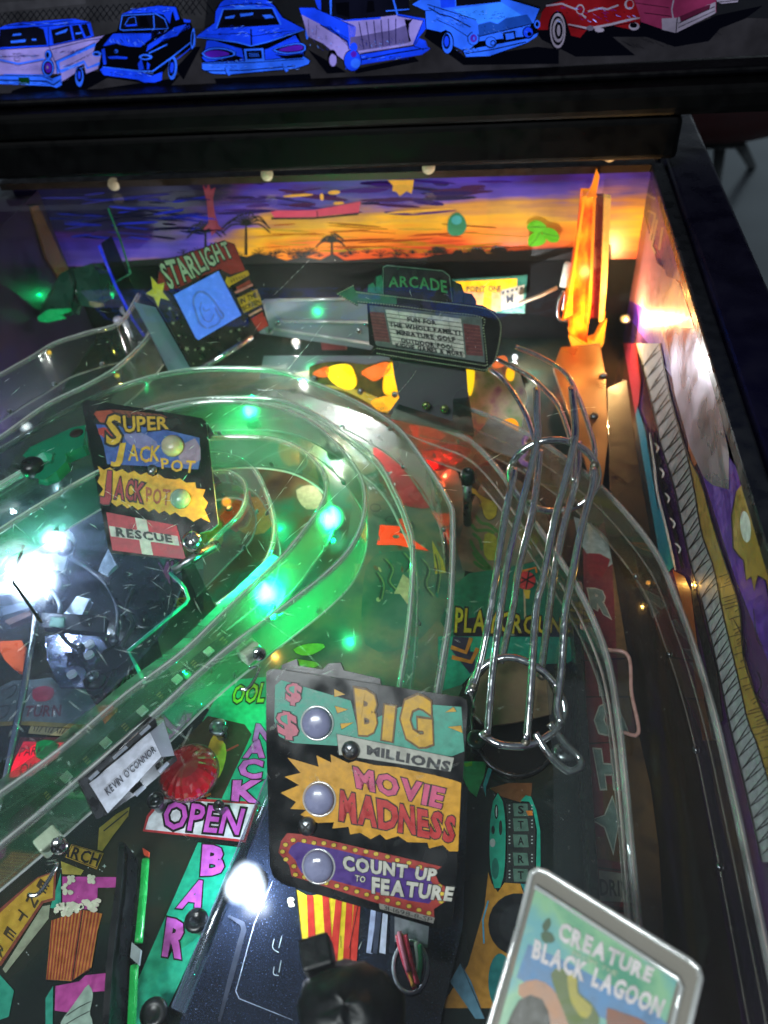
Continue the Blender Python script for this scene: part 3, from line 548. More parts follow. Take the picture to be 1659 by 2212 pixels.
a.poly([(860, 250), (980, 255), (1070, 590), (1190, 700), (1290, 1000), (1400, 1230), (1180, 1230), (1060, 860), (860, 760), (820, 500)], ink('#a87078'), 1.6, fr=r5); a.poly([(960, 120), (1060, 150), (1160, 480), (1220, 700), (1120, 660), (1040, 420), (980, 260)], ink('#3a2060'), 2.2, fr=r5)
for p_ in ([(1020, 310), (1060, 330), (1030, 470)], [(1070, 360), (1040, 500), (1060, 540)], [(1100, 400), (1080, 520)], [(960, 230), (1000, 215), (1060, 250)]): a.line(p_, 5, ink('#a08a70'), 2.8, fr=r5)
SILV = solid('silver_sheen', '#a89cae', .28, .55, .5, .3, 26, bump=.5)
a.poly([(1150, -150), (1330, -150), (1400, 150), (1470, 480), (1470, 660), (1390, 640), (1345, 600), (1275, 450), (1200, 180)], SILV, 3.2)  # pale metallic patch stands in for the silvery sheen on the wall
a.poly([(1260, 330), (1330, 440), (1340, 480), (1295, 560), (1270, 470)], ORG_, 3)
gl_ = [(1010, -60), (1090, 230), (1130, 420), (1200, 640), (1240, 830), (1290, 1050), (1350, 1253), (1420, 1550), (1480, 1830), (1560, 2150), (1640, 2500)]
gr_ = [(1130, -60), (1180, 200), (1260, 470), (1300, 650), (1340, 880), (1400, 1050), (1440, 1253), (1490, 1463), (1530, 1630), (1570, 1810), (1605, 1890), (1665, 2080), (1800, 2500)]
yr_ = [(1131, -60), (1182, 200), (1263, 470), (1335, 620), (1400, 850), (1465, 1050), (1530, 1253), (1545, 1473), (1605, 1670), (1665, 1810), (1760, 2000), (1900, 2500)]
a.poly(gl_ + gr_[::-1], GRYH, 4); a.poly(gr_ + yr_[::-1], YEL_, 5)
gls = [tuple(v)[:2] for v in crom([Vector((*p, 0)) for p in gl_], 86)]; grs = [tuple(v)[:2] for v in crom([Vector((*p, 0)) for p in gr_], 86)]
for i in range(1, 84):
    p, q = gls[i + 1] if i % 2 else gls[i], grs[max(i - 3, 0)]
    if i > 2: a.line([p, ((p[0] + q[0]) / 2 + random.uniform(-4, 4), (p[1] + q[1]) / 2 + random.uniform(-5, 5)), q], 2.2, BLACK, 6, 2)
a.line(gl_, 3.5, BLACK, 7, 3); a.line(gr_, 3, BLACK, 7, 3); a.line(yr_, 3, BLACK, 7.4, 3)
grs2 = [tuple(v)[:2] for v in crom([Vector((*p, 0)) for p in gr_], 150)]; yrs = [tuple(v)[:2] for v in crom([Vector((*p, 0)) for p in yr_], 150)]
for i in range(66, 148):
    k = random.uniform(.25, .95); p, q = yrs[i], grs2[i]
    if random.random() < .25: continue
    a.line([p, (p[0] + (q[0] - p[0]) * k, p[1] + (q[1] - p[1]) * k + 16)], 1.5, BLACK, 8)
a.poly([(1515, 670), (1492, 790), (1500, 950), (1530, 990), (1552, 1010), (1565, 1110), (1590, 1090), (1605, 1165), (1622, 1085), (1665, 1110), (1690, 1250), (1720, 1150), (1700, 980), (1600, 740), (1540, 640)], YEL_, 9); a.line([(1515, 670), (1492, 790), (1500, 950), (1530, 990), (1552, 1010), (1565, 1110), (1590, 1090), (1605, 1165), (1622, 1085), (1665, 1110), (1690, 1250)], 2.5, BLACK, 10); a.ell(1562, 845, 26, 78, WHITE, 10, -6)
for pts in ([(1500, 1300), (1560, 1420), (1550, 1480)], [(1600, 1250), (1620, 1400), (1660, 1440)], [(1620, 1560), (1640, 1620), (1620, 1680), (1660, 1720)]): a.line(pts, 2, BLACK, 9, 4)
for v in a.V: v.z = min(v.z, .1510)
a.build('comic_print', cw)
a = Art(W, r8, 0.00012)
a.poly([(1020, 245), (1003, 380), (1055, 620), (1078, 720), (1100, 860), (1130, 1010), (1170, 1075), (1205, 1045), (1192, 930), (1140, 760), (1108, 600), (1080, 440), (1050, 330)], TEAL_, 11); a.poly([(950, -60), (1015, -60), (1040, 120), (1030, 230), (1005, 330), (985, 250), (960, 120)], ink('#b0303c'), 11)
a.line([(1085, 380), (1110, 560), (1125, 680), (1170, 860), (1215, 1060)], 5, WHITE, 12, 3); a.line([(1110, 380), (1140, 620), (1185, 760), (1230, 960), (1250, 1050)], 7, BLACK, 12.5, 3); a.line([(1060, 330), (1090, 520), (1130, 760)], 3, BLACK, 13, 3)
for i in range(9): a.line([(1110 + i * 13, 430 + i * 62), (1128 + i * 14, 455 + i * 62), (1120 + i * 14, 480 + i * 62)], 4, BLACK if i % 2 else WHITE, 13.5, 3)
a.poly([(1200, 1060), (1260, 1090), (1290, 1160), (1320, 1400), (1360, 1720), (1400, 1900), (1350, 1900), (1300, 1500), (1240, 1200)], ORG_, 11); a.poly([(1290, 1080), (1340, 1260), (1420, 1560), (1450, 1800), (1420, 1830), (1360, 1500), (1300, 1250)], BLACK, 10.5)
a.build('car_print', cw)
screw('panel_bolt', W(*r8([(985, 755)])[0]) + Vector((-0.0008, 0, 0)), (-1, 0, 0), 0.006, cw, STEEL)
# ================================================================== playfield print
TEALP = ink('#1fae86'); TEALD = ink('#15705c'); PINKP = ink('#cf62c8'); OPENW = ink('#dadce0'); YELP = ink('#d8b43a'); REDP = ink('#b83034'); PURD = ink('#3a2a6a'); GRN = ink('#7fae34'); ORP = ink('#c8742a'); BRN = ink('#6a5138'); CRM = ink('#b9ab86'); DGR = ink('#1c2422'); PALE = ink('#a9b6b4')
MURK = mottle('painted_reef', [(0.28, '#36524a'), (0.45, '#56665a'), (0.58, '#74705c'), (0.75, '#4c665a')], 34, 0.14, 6)
MURK2 = mottle('painted_floor', [(0.3, '#3a2c1c'), (0.45, '#5c4a30'), (0.58, '#1e6a52'), (0.7, '#a0682c'), (0.82, '#2a5a40')], 22, 0.25, 4)
# loop in the middle of the playfield
a = Art(PF, ID)
a.poly([(240, 860), (480, 800), (700, 790), (840, 840), (960, 950), (1010, 1120), (990, 1340), (960, 1560), (560, 1560), (380, 1480), (300, 1200)], MURK, 1, 3)
a.poly([(380, 900), (560, 880), (700, 960), (760, 1080), (720, 1240), (600, 1340), (420, 1330)], MURK2, 2, 3)
for p, m in (([(505, 1090), (560, 1075), (590, 1110), (575, 1150), (520, 1150)], ORP), ([(600, 960), (640, 965), (650, 1000), (615, 1005)], ORP), ([(495, 1100), (540, 1060), (535, 1130), (500, 1150)], REDP), ([(640, 1060), (680, 1050), (700, 1090), (660, 1100)], CRM), ([(520, 1240), (640, 1230), (700, 1300), (600, 1400), (500, 1330)], TEALD), ([(420, 1130), (470, 1110), (480, 1180), (430, 1200)], GRN)): a.poly(p, m, 3, 3)
a.build('printed_reef', pf)
a = Art(PF, r7)
RB = solid('red_glow_print', '#a82428', 0.25, 0, .5, .4, 70, emis='#c01808', es=.07)  # slight emission puts the red glow into the print
a.poly([(950, 560), (1010, 440), (1150, 420), (1480, 500), (1590, 540), (1560, 660), (1430, 740), (1280, 780), (1330, 980), (1180, 990), (1020, 900), (960, 700)], RB, 4, 5); a.poly([(1180, 460), (1420, 510), (1330, 590), (1230, 560)], solid('red_lit', '#d8281c', 0.3, emis='#e02010', es=0.5), 5, 2)
a.poly([(990, 1110), (1125, 1120), (1115, 1160), (1180, 1190), (1310, 1280), (1200, 1262), (1100, 1240), (970, 1240)], solid('orange_insert', '#e8401c', 0.3, emis='#f04012', es=0.75), 5)
a.poly([(1260, 850), (1400, 820), (1420, 860), (1270, 880)], CRM, 5); a.poly([(960, 1300), (1300, 1290), (1430, 1350), (1400, 1659), (1180, 1900), (900, 1900), (880, 1500)], mottle('painted_sand', [(0.3, '#2a5a4c'), (0.5, '#46665a'), (0.62, '#5e6c5a'), (0.78, '#38604e')], 40, 0.14, 6), 3, 3)
a.poly([(1140, 1430), (1210, 1490), (1250, 1520), (1180, 1570), (1170, 1630), (1120, 1560), (1080, 1560), (1110, 1500)], CRM, 5); a.poly([(1330, 1210), (1400, 1340), (1420, 1420), (1350, 1430)], YELP, 4)
for i in range(34):
    x = random.uniform(960, 1400); y = random.uniform(1180, 1620); a.ell(x, y, random.uniform(8, 26), random.uniform(6, 14), random.choice([CRM, BRN, TEALD, ink('#4d6a58')]), 4 + 0.2 * (i % 7), random.uniform(0, 90), 9)
for i in range(90):
    x = random.uniform(700, 1100); y = 560 + (x - 700) * .8 + random.uniform(-90, 130); a.ell(x, y, random.uniform(5, 15), random.uniform(5, 10), random.choice([PALE, ink('#6c7a78'), ink('#8a9090'), ink('#c8ccd4')]), 5 + 0.1 * (i % 30), random.uniform(0, 90), 8)
for p in ([(1010, 1330), (1060, 1400), (1040, 1480), (1090, 1540)], [(960, 1420), (1000, 1500), (985, 1600)], [(1250, 1330), (1300, 1400), (1280, 1500), (1330, 1580)], [(1350, 1300), (1370, 1420), (1350, 1560)], [(1130, 1290), (1180, 1360), (1150, 1420)]):
    a.line(p, 3.0, ink('#1c3a2c'), 6.2, 5); a.line([(x + 16, y) for x, y in p], 2.0, ink('#7f9a5c'), 6.6, 5)
for (x, y) in ((820, 640), (900, 760), (860, 860), (960, 1000), (1060, 1080), (1180, 1120)): a.line([(x + 34 * math.cos(t), y + 24 * math.sin(t)) for t in [2 * math.pi * i / 14 for i in range(14)]], 1.6, ink('#2a2c2a'), 8.4, 0, True)
a.build('printed_rocks', pf)
# playground corner
a = Art(PF, t3)
a.poly([(90, 960), (230, 850), (560, 800), (860, 740), (1000, 980), (1180, 1230), (1270, 1400), (60, 1440), (-40, 1300)], ink('#12624e'), 3, 0)
a.poly([(150, 480), (300, 100), (500, -150), (900, 200), (1000, 560), (880, 720), (560, 800), (260, 860), (140, 760)], mottle('painted_stone', [(0.3, '#3a3a2c'), (0.5, '#6c6450'), (0.7, '#4c5a4a')], 40, 0.3), 2.5, 2)
a.poly([(-60, 1440), (1270, 1440), (1270, 1600), (1150, 1690), (920, 1700), (300, 1720), (250, 1800), (160, 1890), (-60, 1960)], ink('#1c8a78'), 3.4)
a.poly([(100, 1290), (300, 1260), (1230, 1310), (1280, 1400), (1200, 1445), (100, 1440)], ink('#241c30'), 4); a.poly([(80, 1440), (250, 1450), (240, 1580), (290, 1590), (280, 1750), (240, 1790), (60, 1560)], ink('#2a2444'), 4)
for p in ([(60, 1540), (200, 1590), (250, 1455), (215, 1590)], [(70, 1635), (250, 1680), (310, 1550), (290, 1700)]): a.line(p[:3], 9, ORP, 5)
a.text('PLAYGROUND', [(105, 1180), (1215, 1290), (1200, 1410), (95, 1400)], ink('#b49a24'), 6, 0.022, BLACK, 0.05)
a.poly([(225, 40), (290, 70), (310, 100), (390, 150), (460, 180), (495, 220), (480, 320), (420, 360), (370, 320), (350, 250), (320, 220), (350, 190), (300, 130), (240, 100)], ink('#8a8c2c'), 5, 3); a.line([(225, 40), (290, 70), (310, 100), (390, 150), (460, 180), (495, 220), (480, 320), (420, 360), (370, 320), (350, 250), (300, 130), (240, 100)], 1.4, BLACK, 6, 2, True)
for p in ([(290, 310), (340, 380), (420, 400), (500, 470)], [(250, 390), (300, 450), (400, 450), (470, 480)], [(260, 480), (330, 540), (350, 640)], [(240, 540), (290, 640), (400, 770), (440, 810)], [(260, 650), (330, 740), (420, 800)], [(270, 740), (350, 800), (430, 815)], [(760, 560), (800, 640), (830, 720)]): a.line(p, 7, ink('#2f6a34'), 5.4, 4)
a.poly([(375, 490), (440, 470), (500, 560), (500, 700), (430, 740), (370, 680)], ink('#7f8a2c'), 5.2, 2)
a.ell(760, 920, 90, 85, REDP, 6)
for p in ([(680, 960), (840, 870)], [(690, 880), (850, 960)], [(790, 830), (760, 1000)]): a.line(p, 3.4, BLACK, 7)
a.poly([(735, 1010), (800, 1010), (790, 1090), (760, 1090)], YELP, 6); a.line([(745, 1000), (752, 1270)], 4, CRM, 5.6); a.line([(700, 840), (850, 800), (860, 850)], 4, ORP, 6.4)
a.build('printed_playground', pf)
# drive-in tower down the right lane
a = Art(PF, r11)
a.poly([(745, -200), (900, -360), (1010, -200), (1010, 100), (1000, 1000), (1040, 2400), (820, 2400), (790, 1253), (760, 700)], ink('#7c2c34'), 3)
a.poly([(890, -120), (960, -60), (1000, 120), (985, 700), (930, 700), (900, 100)], ink('#7a5a34'), 4); a.poly([(760, 380), (790, 360), (830, 1250), (800, 1250)], ink('#7a2c40'), 4.4); a.poly([(840, 980), (930, 1000), (960, 1400), (860, 1400)], ink('#6a4424'), 4)
a.poly([(700, -330), (830, -260), (930, -130), (850, -80), (760, -150)], PALE, 4.4, 2); a.poly([(770, -150), (880, -120), (820, -10), (770, -60)], ink('#8a2030'), 5, 2)
LT = ink('#7f9490'); LO = ink('#c9c8be')
for ch, q in (('R', [(770, 30), (880, 40), (880, 160), (785, 110)]), ('L', [(775, 210), (840, 215), (850, 360), (780, 355)]), ('I', [(815, 400), (860, 400), (860, 540), (830, 540)]), ('G', [(810, 595), (920, 610), (965, 735), (800, 750)]), ('H', [(800, 830), (920, 840), (925, 1000), (830, 1000)])): a.text(ch, q, LT, 6, 0.05, LO)
for k, (sc, m) in enumerate(((1.16, LO), (1.0, LT))): a.poly([(890 + x * sc, 1170 + y * sc) for x, y in ((0, -110), (25, -25), (75, 5), (25, 30), (5, 150), (-35, 30), (-95, -5), (-35, -25))], m, 6 + k)
for p in ([(760, 560), (1000, 560)], [(775, 790), (1000, 780)], [(800, 1400), (960, 1420)], [(740, 380), (990, 370)]): a.line(p, 3, BLACK, 7.4)
a.build('printed_tower', pf)
a = Art(PF, t4)
a.poly([(1320, 1015), (1900, 1090), (1900, 1330), (1330, 1300)], ink('#b4b0a6'), 5); a.text('DRIVE', [(1325, 1100), (1660, 1130), (1665, 1260), (1335, 1250)], BLACK, 7, 0.022)
a.poly([(1380, 1340), (1900, 1400), (1900, 2200), (1420, 2200)], ink('#4a1c24'), 4); a.line([(1390, 1380), (1900, 1440)], 4, BLACK, 6)
a.poly([(1290, 900), (1600, 960), (1610, 1010), (1300, 990)], ink('#7a2030'), 5.5); a.poly([(1300, 700), (1380, 700), (1390, 940), (1310, 930)], ink('#7a4a34'), 5.2)
a.build('printed_sign', pf)
a = Art(PF, t4)
a.poly([(60, 0), (280, 0), (250, 140), (210, 240), (180, 335), (100, 260), (50, 140)], ink('#2f9a6c'), 4); a.poly([(290, 60), (330, 70), (270, 240), (265, 330), (240, 220)], ink('#3a9ab0'), 5); a.poly([(60, 20), (140, 0), (140, 40), (80, 50)], GRN, 5)
a.poly([(380, 290), (420, 340), (452, 560), (450, 900), (430, 1100), (375, 1225), (330, 1130), (300, 900), (305, 560), (340, 340)], ink('#1f9c82'), 5, 2); a.line([(380, 290), (420, 340), (452, 560), (450, 900), (430, 1100), (375, 1225), (330, 1130), (300, 900), (305, 560), (340, 340)], 1.5, BLACK, 6, 2, True)
a.ell(365, 470, 18, 70, BLACK, 6); a.ell(366, 470, 7, 50, PALE, 7); a.ell(335, 640, 16, 40, DGR, 6); a.ell(405, 620, 16, 70, DGR, 6); a.ell(330, 760, 26, 40, PALE, 6); a.ell(355, 1000, 34, 100, ink('#176a5c'), 6)
a.poly([(590, 370), (640, 315), (690, 330), (740, 460), (775, 650), (778, 960), (770, 1010), (735, 1010), (745, 640), (705, 440), (670, 375)], ink('#1f9c82'), 5, 0)
a.poly([(455, 390), (700, 390), (730, 640), (725, 1000), (640, 1140), (450, 1130), (465, 900), (470, 560)], ink('#262b2a'), 4)
for c, y in zip('START', (450, 590, 740, 910, 1060)):
    a.poly([(520, y - 60), (655, y - 55), (668, y + 60), (530, y + 62)], ink('#4f6e62'), 5); a.text(c, [(565, y - 34), (620, y - 32), (622, y + 36), (568, y + 38)], BLACK, 6, 0.022)
    for k in (-40, -8, 24): a.ell(488, y + k, 9, 7, PALE, 5.4, 0, 8); a.ell(698, y + k, 9, 7, PALE, 5.4, 0, 8)
a.poly([(300, 250), (480, 200), (700, 200), (690, 320), (590, 380), (420, 330)], ink('#6a4424'), 3.6); a.poly([(640, 460), (700, 460), (705, 505), (660, 505)], ORP, 5.5)
a.poly([(290, 1030), (320, 1130), (380, 1220), (440, 1130), (590, 1140), (640, 1300), (560, 1900), (380, 2300), (-160, 2300), (100, 1900), (255, 1360)], ink('#b5822c'), 3.8); a.poly([(590, 1140), (680, 1150), (690, 1230), (640, 1240)], ink('#2a8a8a'), 4.6)
a.ell(560, 1520, 270, 290, ink('#12151a'), 6); a.ell(560, 1520, 170, 190, ink('#23262b'), 7); a.line([(290, 1300), (240, 1480), (250, 1700)], 3.5, ink('#4aa8d0'), 7)
a.poly([(-70, 2050), (30, 1880), (130, 2050), (260, 2400), (170, 2400)], ink('#5a8aa0'), 6); a.line([(-70, 2050), (30, 1880), (260, 2400)], 2.5, BLACK, 7); a.ell(400, 2050, 110, 260, ink('#1f7a7a'), 5)
a.build('printed_film_strip', pf)
# snack bar corner
a = Art(PF, r12)
a.poly([(1295, 362), (1572, 395), (1170, 1290), (1080, 1480), (1030, 1700), (800, 1700), (885, 1300)], TEALP, 4)
for ch, q in (('B', [(1325, 390), (1480, 400), (1462, 565), (1312, 570)]), ('A', [(1235, 610), (1385, 640), (1318, 800), (1158, 780)]), ('R', [(1092, 868), (1262, 905), (1192, 1112), (1062, 1090)])): a.text(ch, q, PINKP, 6, 0.05, BLACK)
a.build('printed_bar_letters', pf)
a = Art(PF, r12)
a.poly([(1060, 62), (1690, 100), (1605, 362), (935, 290), (960, 190)], REDP, 5); a.poly([(1075, 82), (1670, 116), (1592, 346), (952, 278), (975, 200)], OPENW, 6)
a.text('OPEN', [(1085, 98), (1605, 152), (1562, 312), (1062, 268)], ink('#c455be'), 8, 0.022, BLACK)
a.build('printed_open_sign', pf)
a = Art(PF, r10)
a.poly([(-260, 720), (-60, 380), (0, 300), (420, 260), (420, 900), (240, 1125), (0, 1108), (-140, 1080), (-160, 950), (-60, 640)], TEALP, 4)
for ch, q in (('N', [(180, 590), (300, 600), (280, 700), (160, 690)]), ('A', [(120, 690), (260, 700), (240, 800), (95, 800)]), ('C', [(75, 815), (232, 830), (215, 940), (60, 925)]), ('K', [(30, 962), (240, 962), (205, 1095), (20, 1080)])): a.text(ch, q, PINKP, 6, 0.05, BLACK)
a.text('OOL', [(40, 340), (260, 320), (230, 440), (20, 450)], ink('#a8c832'), 6, 0.022, BLACK)
for p in ([(420, 100), (520, 60), (640, 70), (560, 130), (480, 140)], [(380, 180), (440, 160), (600, 190), (520, 230), (420, 210)]): a.poly(p, GRN, 5, 3); a.line(p, 1.2, BLACK, 6, 3, True)
a.build('printed_snack_letters', pf)
a = Art(PF, r9)
a.poly([(1360, 1030), (1600, 1085), (1645, 1150), (1450, 1570), (1060, 1540), (1100, 1300)], ink('#3c3024'), 5)
a.poly([(1400, 1150), (1480, 1240), (1440, 1420), (1330, 1510), (1180, 1560), (1110, 1480), (1250, 1400), (1350, 1260)], YELP, 6, 3); a.line([(1280, 1510), (1330, 1560), (1380, 1540)], 5, ORP, 7); a.line([(1480, 1260), (1560, 1220)], 4, REDP, 7)
a.build('printed_sun', pf)
# lower left: popcorn counter
a = Art(PF, r12)
a.poly([(410, 585), (870, 590), (865, 655), (640, 658), (635, 800), (410, 800)], ink('#a83c8c'), 4); a.poly([(560, 1230), (830, 1200), (820, 1320), (600, 1340), (500, 1480), (360, 1460), (365, 1300), (520, 1270)], ink('#a83c8c'), 4); a.poly([(330, 790), (400, 560), (400, 800)], ink('#1d8a74'), 4.5); a.poly([(300, 1380), (350, 1300), (345, 1700), (300, 1700)], ink('#1d8a74'), 4.5)
a.poly([(340, 870), (545, 800), (672, 825), (640, 940), (600, 1180), (470, 1270), (305, 1260)], ink('#b0702c'), 6)
for i in range(9):
    u = i / 8.6; x0 = 345 + 200 * u; x1 = 308 + 165 * u; a.poly([(x0, 868 - 68 * u), (x0 + 11, 864 - 68 * u), (x1 + 9, 1262), (x1, 1262)], ink('#8a2c20'), 7)
for i in range(5):
    u = i / 5; x0 = 555 + 110 * u; x1 = 480 + 120 * u; a.poly([(x0, 805 + 22 * u), (x0 + 11, 808 + 22 * u), (x1 + 9, 1255 - 70 * u), (x1, 1262 - 72 * u)], ink('#8a2c20'), 7)
a.line([(340, 872), (545, 802), (672, 827)], 1.6, BLACK, 8); a.line([(545, 802), (475, 1268)], 1.6, BLACK, 8); a.line([(305, 1262), (470, 1272), (600, 1182)], 1.6, BLACK, 8)
for i in range(40):
    x, y = (random.uniform(370, 640), 0) if i > 6 else (random.choice([470, 600, 545, 420]), random.choice([600, 615, 685, 650]))
    if not y: y = 852 - (x - 350) * .18 + random.uniform(-60, 0)
    for k in range(3): a.ell(x + random.uniform(-14, 14), y + random.uniform(-14, 14), 15, 13, ink('#c9c6b4'), 9 + .25 * k + .05 * (i % 5), 0, 9)
a.poly([(540, 1340), (580, 1290), (610, 1350), (600, 1420), (590, 1480), (600, 1560), (420, 1620), (400, 1540), (470, 1440)], ink('#8fa89a'), 5.5, 3)
for p in ([(430, 1500), (520, 1440), (600, 1400)], [(420, 1560), (520, 1500), (600, 1460)]): a.line(p, 2, BLACK, 7, 3)
a.build('printed_popcorn', pf)
a = Art(PF, r12)
a.poly([(-120, 900), (160, 660), (250, 590), (370, 545), (362, 740), (285, 760), (10, 1170), (-120, 1160)], ink('#7a3a2c'), 5); a.poly([(-110, 930), (180, 660), (250, 600), (355, 562), (348, 725), (275, 745), (5, 1140), (-110, 1130)], ink('#b08c2a'), 6)
for ch, cx_, cy_ in (('E', 285, 650), ('N', 215, 745), ('T', 145, 850), ('E', 70, 960), ('R', 5, 1070)): a.text(ch, [(cx_ - 18, cy_ - 50), (cx_ + 44, cy_ + 2), (cx_ + 18, cy_ + 50), (cx_ - 44, cy_ - 2)], ink('#3a2c14'), 8, 0.022)
a.poly([(20, 1190), (280, 780), (330, 770), (320, 860), (40, 1215)], ink('#8a8f7a'), 4.6); a.poly([(-100, 1200), (0, 1225), (95, 1330), (60, 1500), (-100, 1560)], ink('#1d8a74'), 5)
a.poly([(400, 485), (550, 545), (530, 575), (410, 570)], ink('#9a8c3c'), 5)
a.poly([(470, 375), (680, 435), (635, 540), (430, 460)], ink('#a8862c'), 6); a.line([(475, 382), (672, 438), (630, 530), (440, 456)], 2, BLACK, 7, 0, True); a.text('SEARCH', [(330, 350), (665, 445), (640, 520), (300, 415)], BLACK, 8, 0.022)
a.poly([(650, 270), (760, 180), (850, 130), (840, 190), (740, 320), (670, 420), (640, 410)], ink('#8a742a'), 5.6); a.line([(680, 290), (840, 160)], 3, BLACK, 7)
for i in range(22): a.ell(random.uniform(60, 900), random.choice([random.uniform(420, 560), random.uniform(1000, 1450)]), 4, 4, PALE, 3.4 + .1 * (i % 5), 0, 6)
for (x, y) in ((800, 440), (865, 425), (685, 518)):
    a.poly([(x, y - 16), (x + 4, y - 4), (x + 16, y), (x + 4, y + 4), (x, y + 16), (x - 4, y + 4), (x - 16, y), (x - 4, y - 4)], PALE, 6)
a.build('printed_arrow', pf)
# left: parking insert and pale panel
a = Art(PF, t1)
a.poly([(-60, 520), (120, 430), (330, 420), (480, 400), (560, 480), (820, 460), (980, 760), (900, 850), (180, 810), (-60, 830)], ink('#55646a'), 4); a.poly([(310, 520), (420, 480), (510, 520), (470, 610), (330, 620)], ink('#8a2c40'), 5, 3); a.poly([(-60, 815), (290, 810), (880, 845), (870, 885), (180, 845), (-60, 860)], ink('#7a6a34'), 5)
a.text('TURN', [(250, 670), (580, 660), (570, 760), (220, 770)], ink('#5a2434'), 6, 0.022)
a.poly([(290, 855), (660, 880), (640, 955), (265, 925)], ink('#8a7f5c'), 5)
for i in range(9): a.line([(330 + i * 36, 860 + i * 2), (320 + i * 36 - 14 * (i % 3), 905 + i * 3)], 2, BLACK, 6)
for p in ([(60, 520), (160, 470), (130, 560), (60, 600)], [(-20, 680), (90, 670), (60, 760), (-20, 800)], [(210, 660), (290, 540), (320, 500)]): a.line(p, 2, DGR, 6, 3)
a.poly([(190, 960), (630, 960), (560, 1120), (280, 1330), (70, 1380), (110, 1180)], ink('#4c1c24'), 4.6)
a.poly([(225, 1000), (600, 1010), (540, 1150), (300, 1320), (72, 1340), (150, 1150)], solid('red_insert', '#c01c34', 0.25, emis='#ff2038', es=0.55), 6)
a.poly([(345, 1000), (545, 1005), (520, 1110), (400, 1180), (350, 1160)], solid('green_reflex', '#0c6a3c', 0.25, emis='#0a7a3c', es=0.25), 7, 2)
a.text('PARKING', [(205, 1060), (560, 1030), (540, 1110), (180, 1140)], ink('#33101a'), 8, 0.0); a.text('OK', [(205, 1205), (350, 1205), (320, 1320), (180, 1325)], ink('#33101a'), 8, 0.0)
a.build('printed_parking_insert', pf)
a = Art(PF, t2)
a.poly([(1440, 700), (1900, 690), (1900, 1200), (1560, 1200)], DGR, 4); a.poly([(1480, 710), (1900, 700), (1900, 810), (1560, 830)], ink('#2f8a78'), 5); a.text('MU', [(1470, 760), (1700, 740), (1690, 930), (1490, 950)], PINKP, 6, 0.022, BLACK, spike=.2)
a.poly([(1545, 1090), (1760, 1075), (1760, 1160), (1560, 1165)], ink('#9a8a2c'), 5); a.text('RS', [(1590, 1105), (1720, 1095), (1720, 1150), (1595, 1155)], BLACK, 6, 0.022)
a.poly([(1330, 870), (1450, 870), (1440, 1060), (1390, 1130), (1340, 1060)], ink('#9a6a44'), 5)
a.build('printed_lettering', pf)
# ================================================================== clear ramps
def ramp(th, inner, outer, zt, h, n=90, mat=None, rim=None, inset=0.003, rr=0.0010, bend_highlights=(1.0,), fmat=None):
    """U-shaped clear plastic channel; inner / outer are the top edges"""
    def pts(L):
        m = len(L); z = lambda i: zt[0] + (zt[1] - zt[0]) * i / (m - 1)
        return crom([at(x, y, z(i)) for i, (x, y) in enumerate(L)], n)
    I, O = pts(inner), pts(outer); tk = 0.0013; dz = Vector((0, 0, -h))
    def strip(name, A, B, off, mt, ks=(0, 2)):
        V, F = [], []
        for a_, b_, o_ in zip(A, B, off): V += [a_, b_, b_ + o_, a_ + o_]
        for i in range(len(A) - 1):
            for k in range(4): F.append((4 * i + k, 4 * i + (k + 1) % 4, 4 * i + 4 + (k + 1) % 4, 4 * i + 4 + k))
        F += [(3, 2, 1, 0), tuple(4 * (len(A) - 1) + k for k in range(4))]
        # separate corner verts so that each face stays crisp across and smooth along
        V2, F2 = [], []
        for k in ks:
            b0 = len(V2)
            for i in range(len(A)): V2 += [V[4 * i + k], V[4 * i + (k + 1) % 4]]
            for i in range(len(A) - 1): F2.append((b0 + 2 * i, b0 + 2 * i + 1, b0 + 2 * i + 3, b0 + 2 * i + 2))
        return mesh_obj(name, V2, F2, mt, th, smooth=True)
    lat = [(o - i).normalized() for i, o in zip(I, O)]
    strip('side_wall', I, [p + dz + l * inset for p, l in zip(I, lat)], [l * -tk for l in lat], mat or CLEAR)
    strip('side_wall', O, [p + dz - l * inset for p, l in zip(O, lat)], [l * tk for l in lat], mat or CLEAR)
    strip('floor', [p + dz + l * (inset + .0002) for p, l in zip(I, lat)], [p + dz - l * (inset + .0002) for p, l in zip(O, lat)], [Vector((0, 0, -tk))] * n, fmat or FLOORC, (0,))
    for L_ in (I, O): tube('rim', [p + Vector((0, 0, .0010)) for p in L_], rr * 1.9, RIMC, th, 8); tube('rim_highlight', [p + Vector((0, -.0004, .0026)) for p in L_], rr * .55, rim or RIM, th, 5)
    for k in bend_highlights:
        for L_, sg in ((I, 1), (O, -1)): tube('fold', [p + dz * k + l * sg * (inset * k - .0016) + Vector((0, 0, .0006)) for p, l in zip(L_, lat)], rr * .62, rim or RIM, th, 5)  # pale lines: wall bends, with higher ones added as highlight streaks
    for i in range(8, n - 6, 14):
        for L_, sg in ((I, 1), (O, -1)): lathe('rivet', L_[i] + dz * .86 + lat[i] * sg * (inset * .86 + .0004), lat[i] * sg, [(.0019, 0), (.0017, .0007), (.0008, .0012)], STEEL, th, 10)
    return I, O
gr = thing('lit_ramp', 'clear plastic hairpin ramp glowing green, climbing from the lower left corner', 'ramp', at(560, 1150, 0))
GI = [(-90, 1785), (0, 1719), (132, 1624), (274, 1504), (397, 1412), (494, 1318), (610, 1208), (659, 1148), (692, 1102), (705, 1066), (699, 1023), (659, 980), (593, 953), (494, 947), (380, 962), (250, 1005), (120, 1075), (0, 1150), (-80, 1210)]
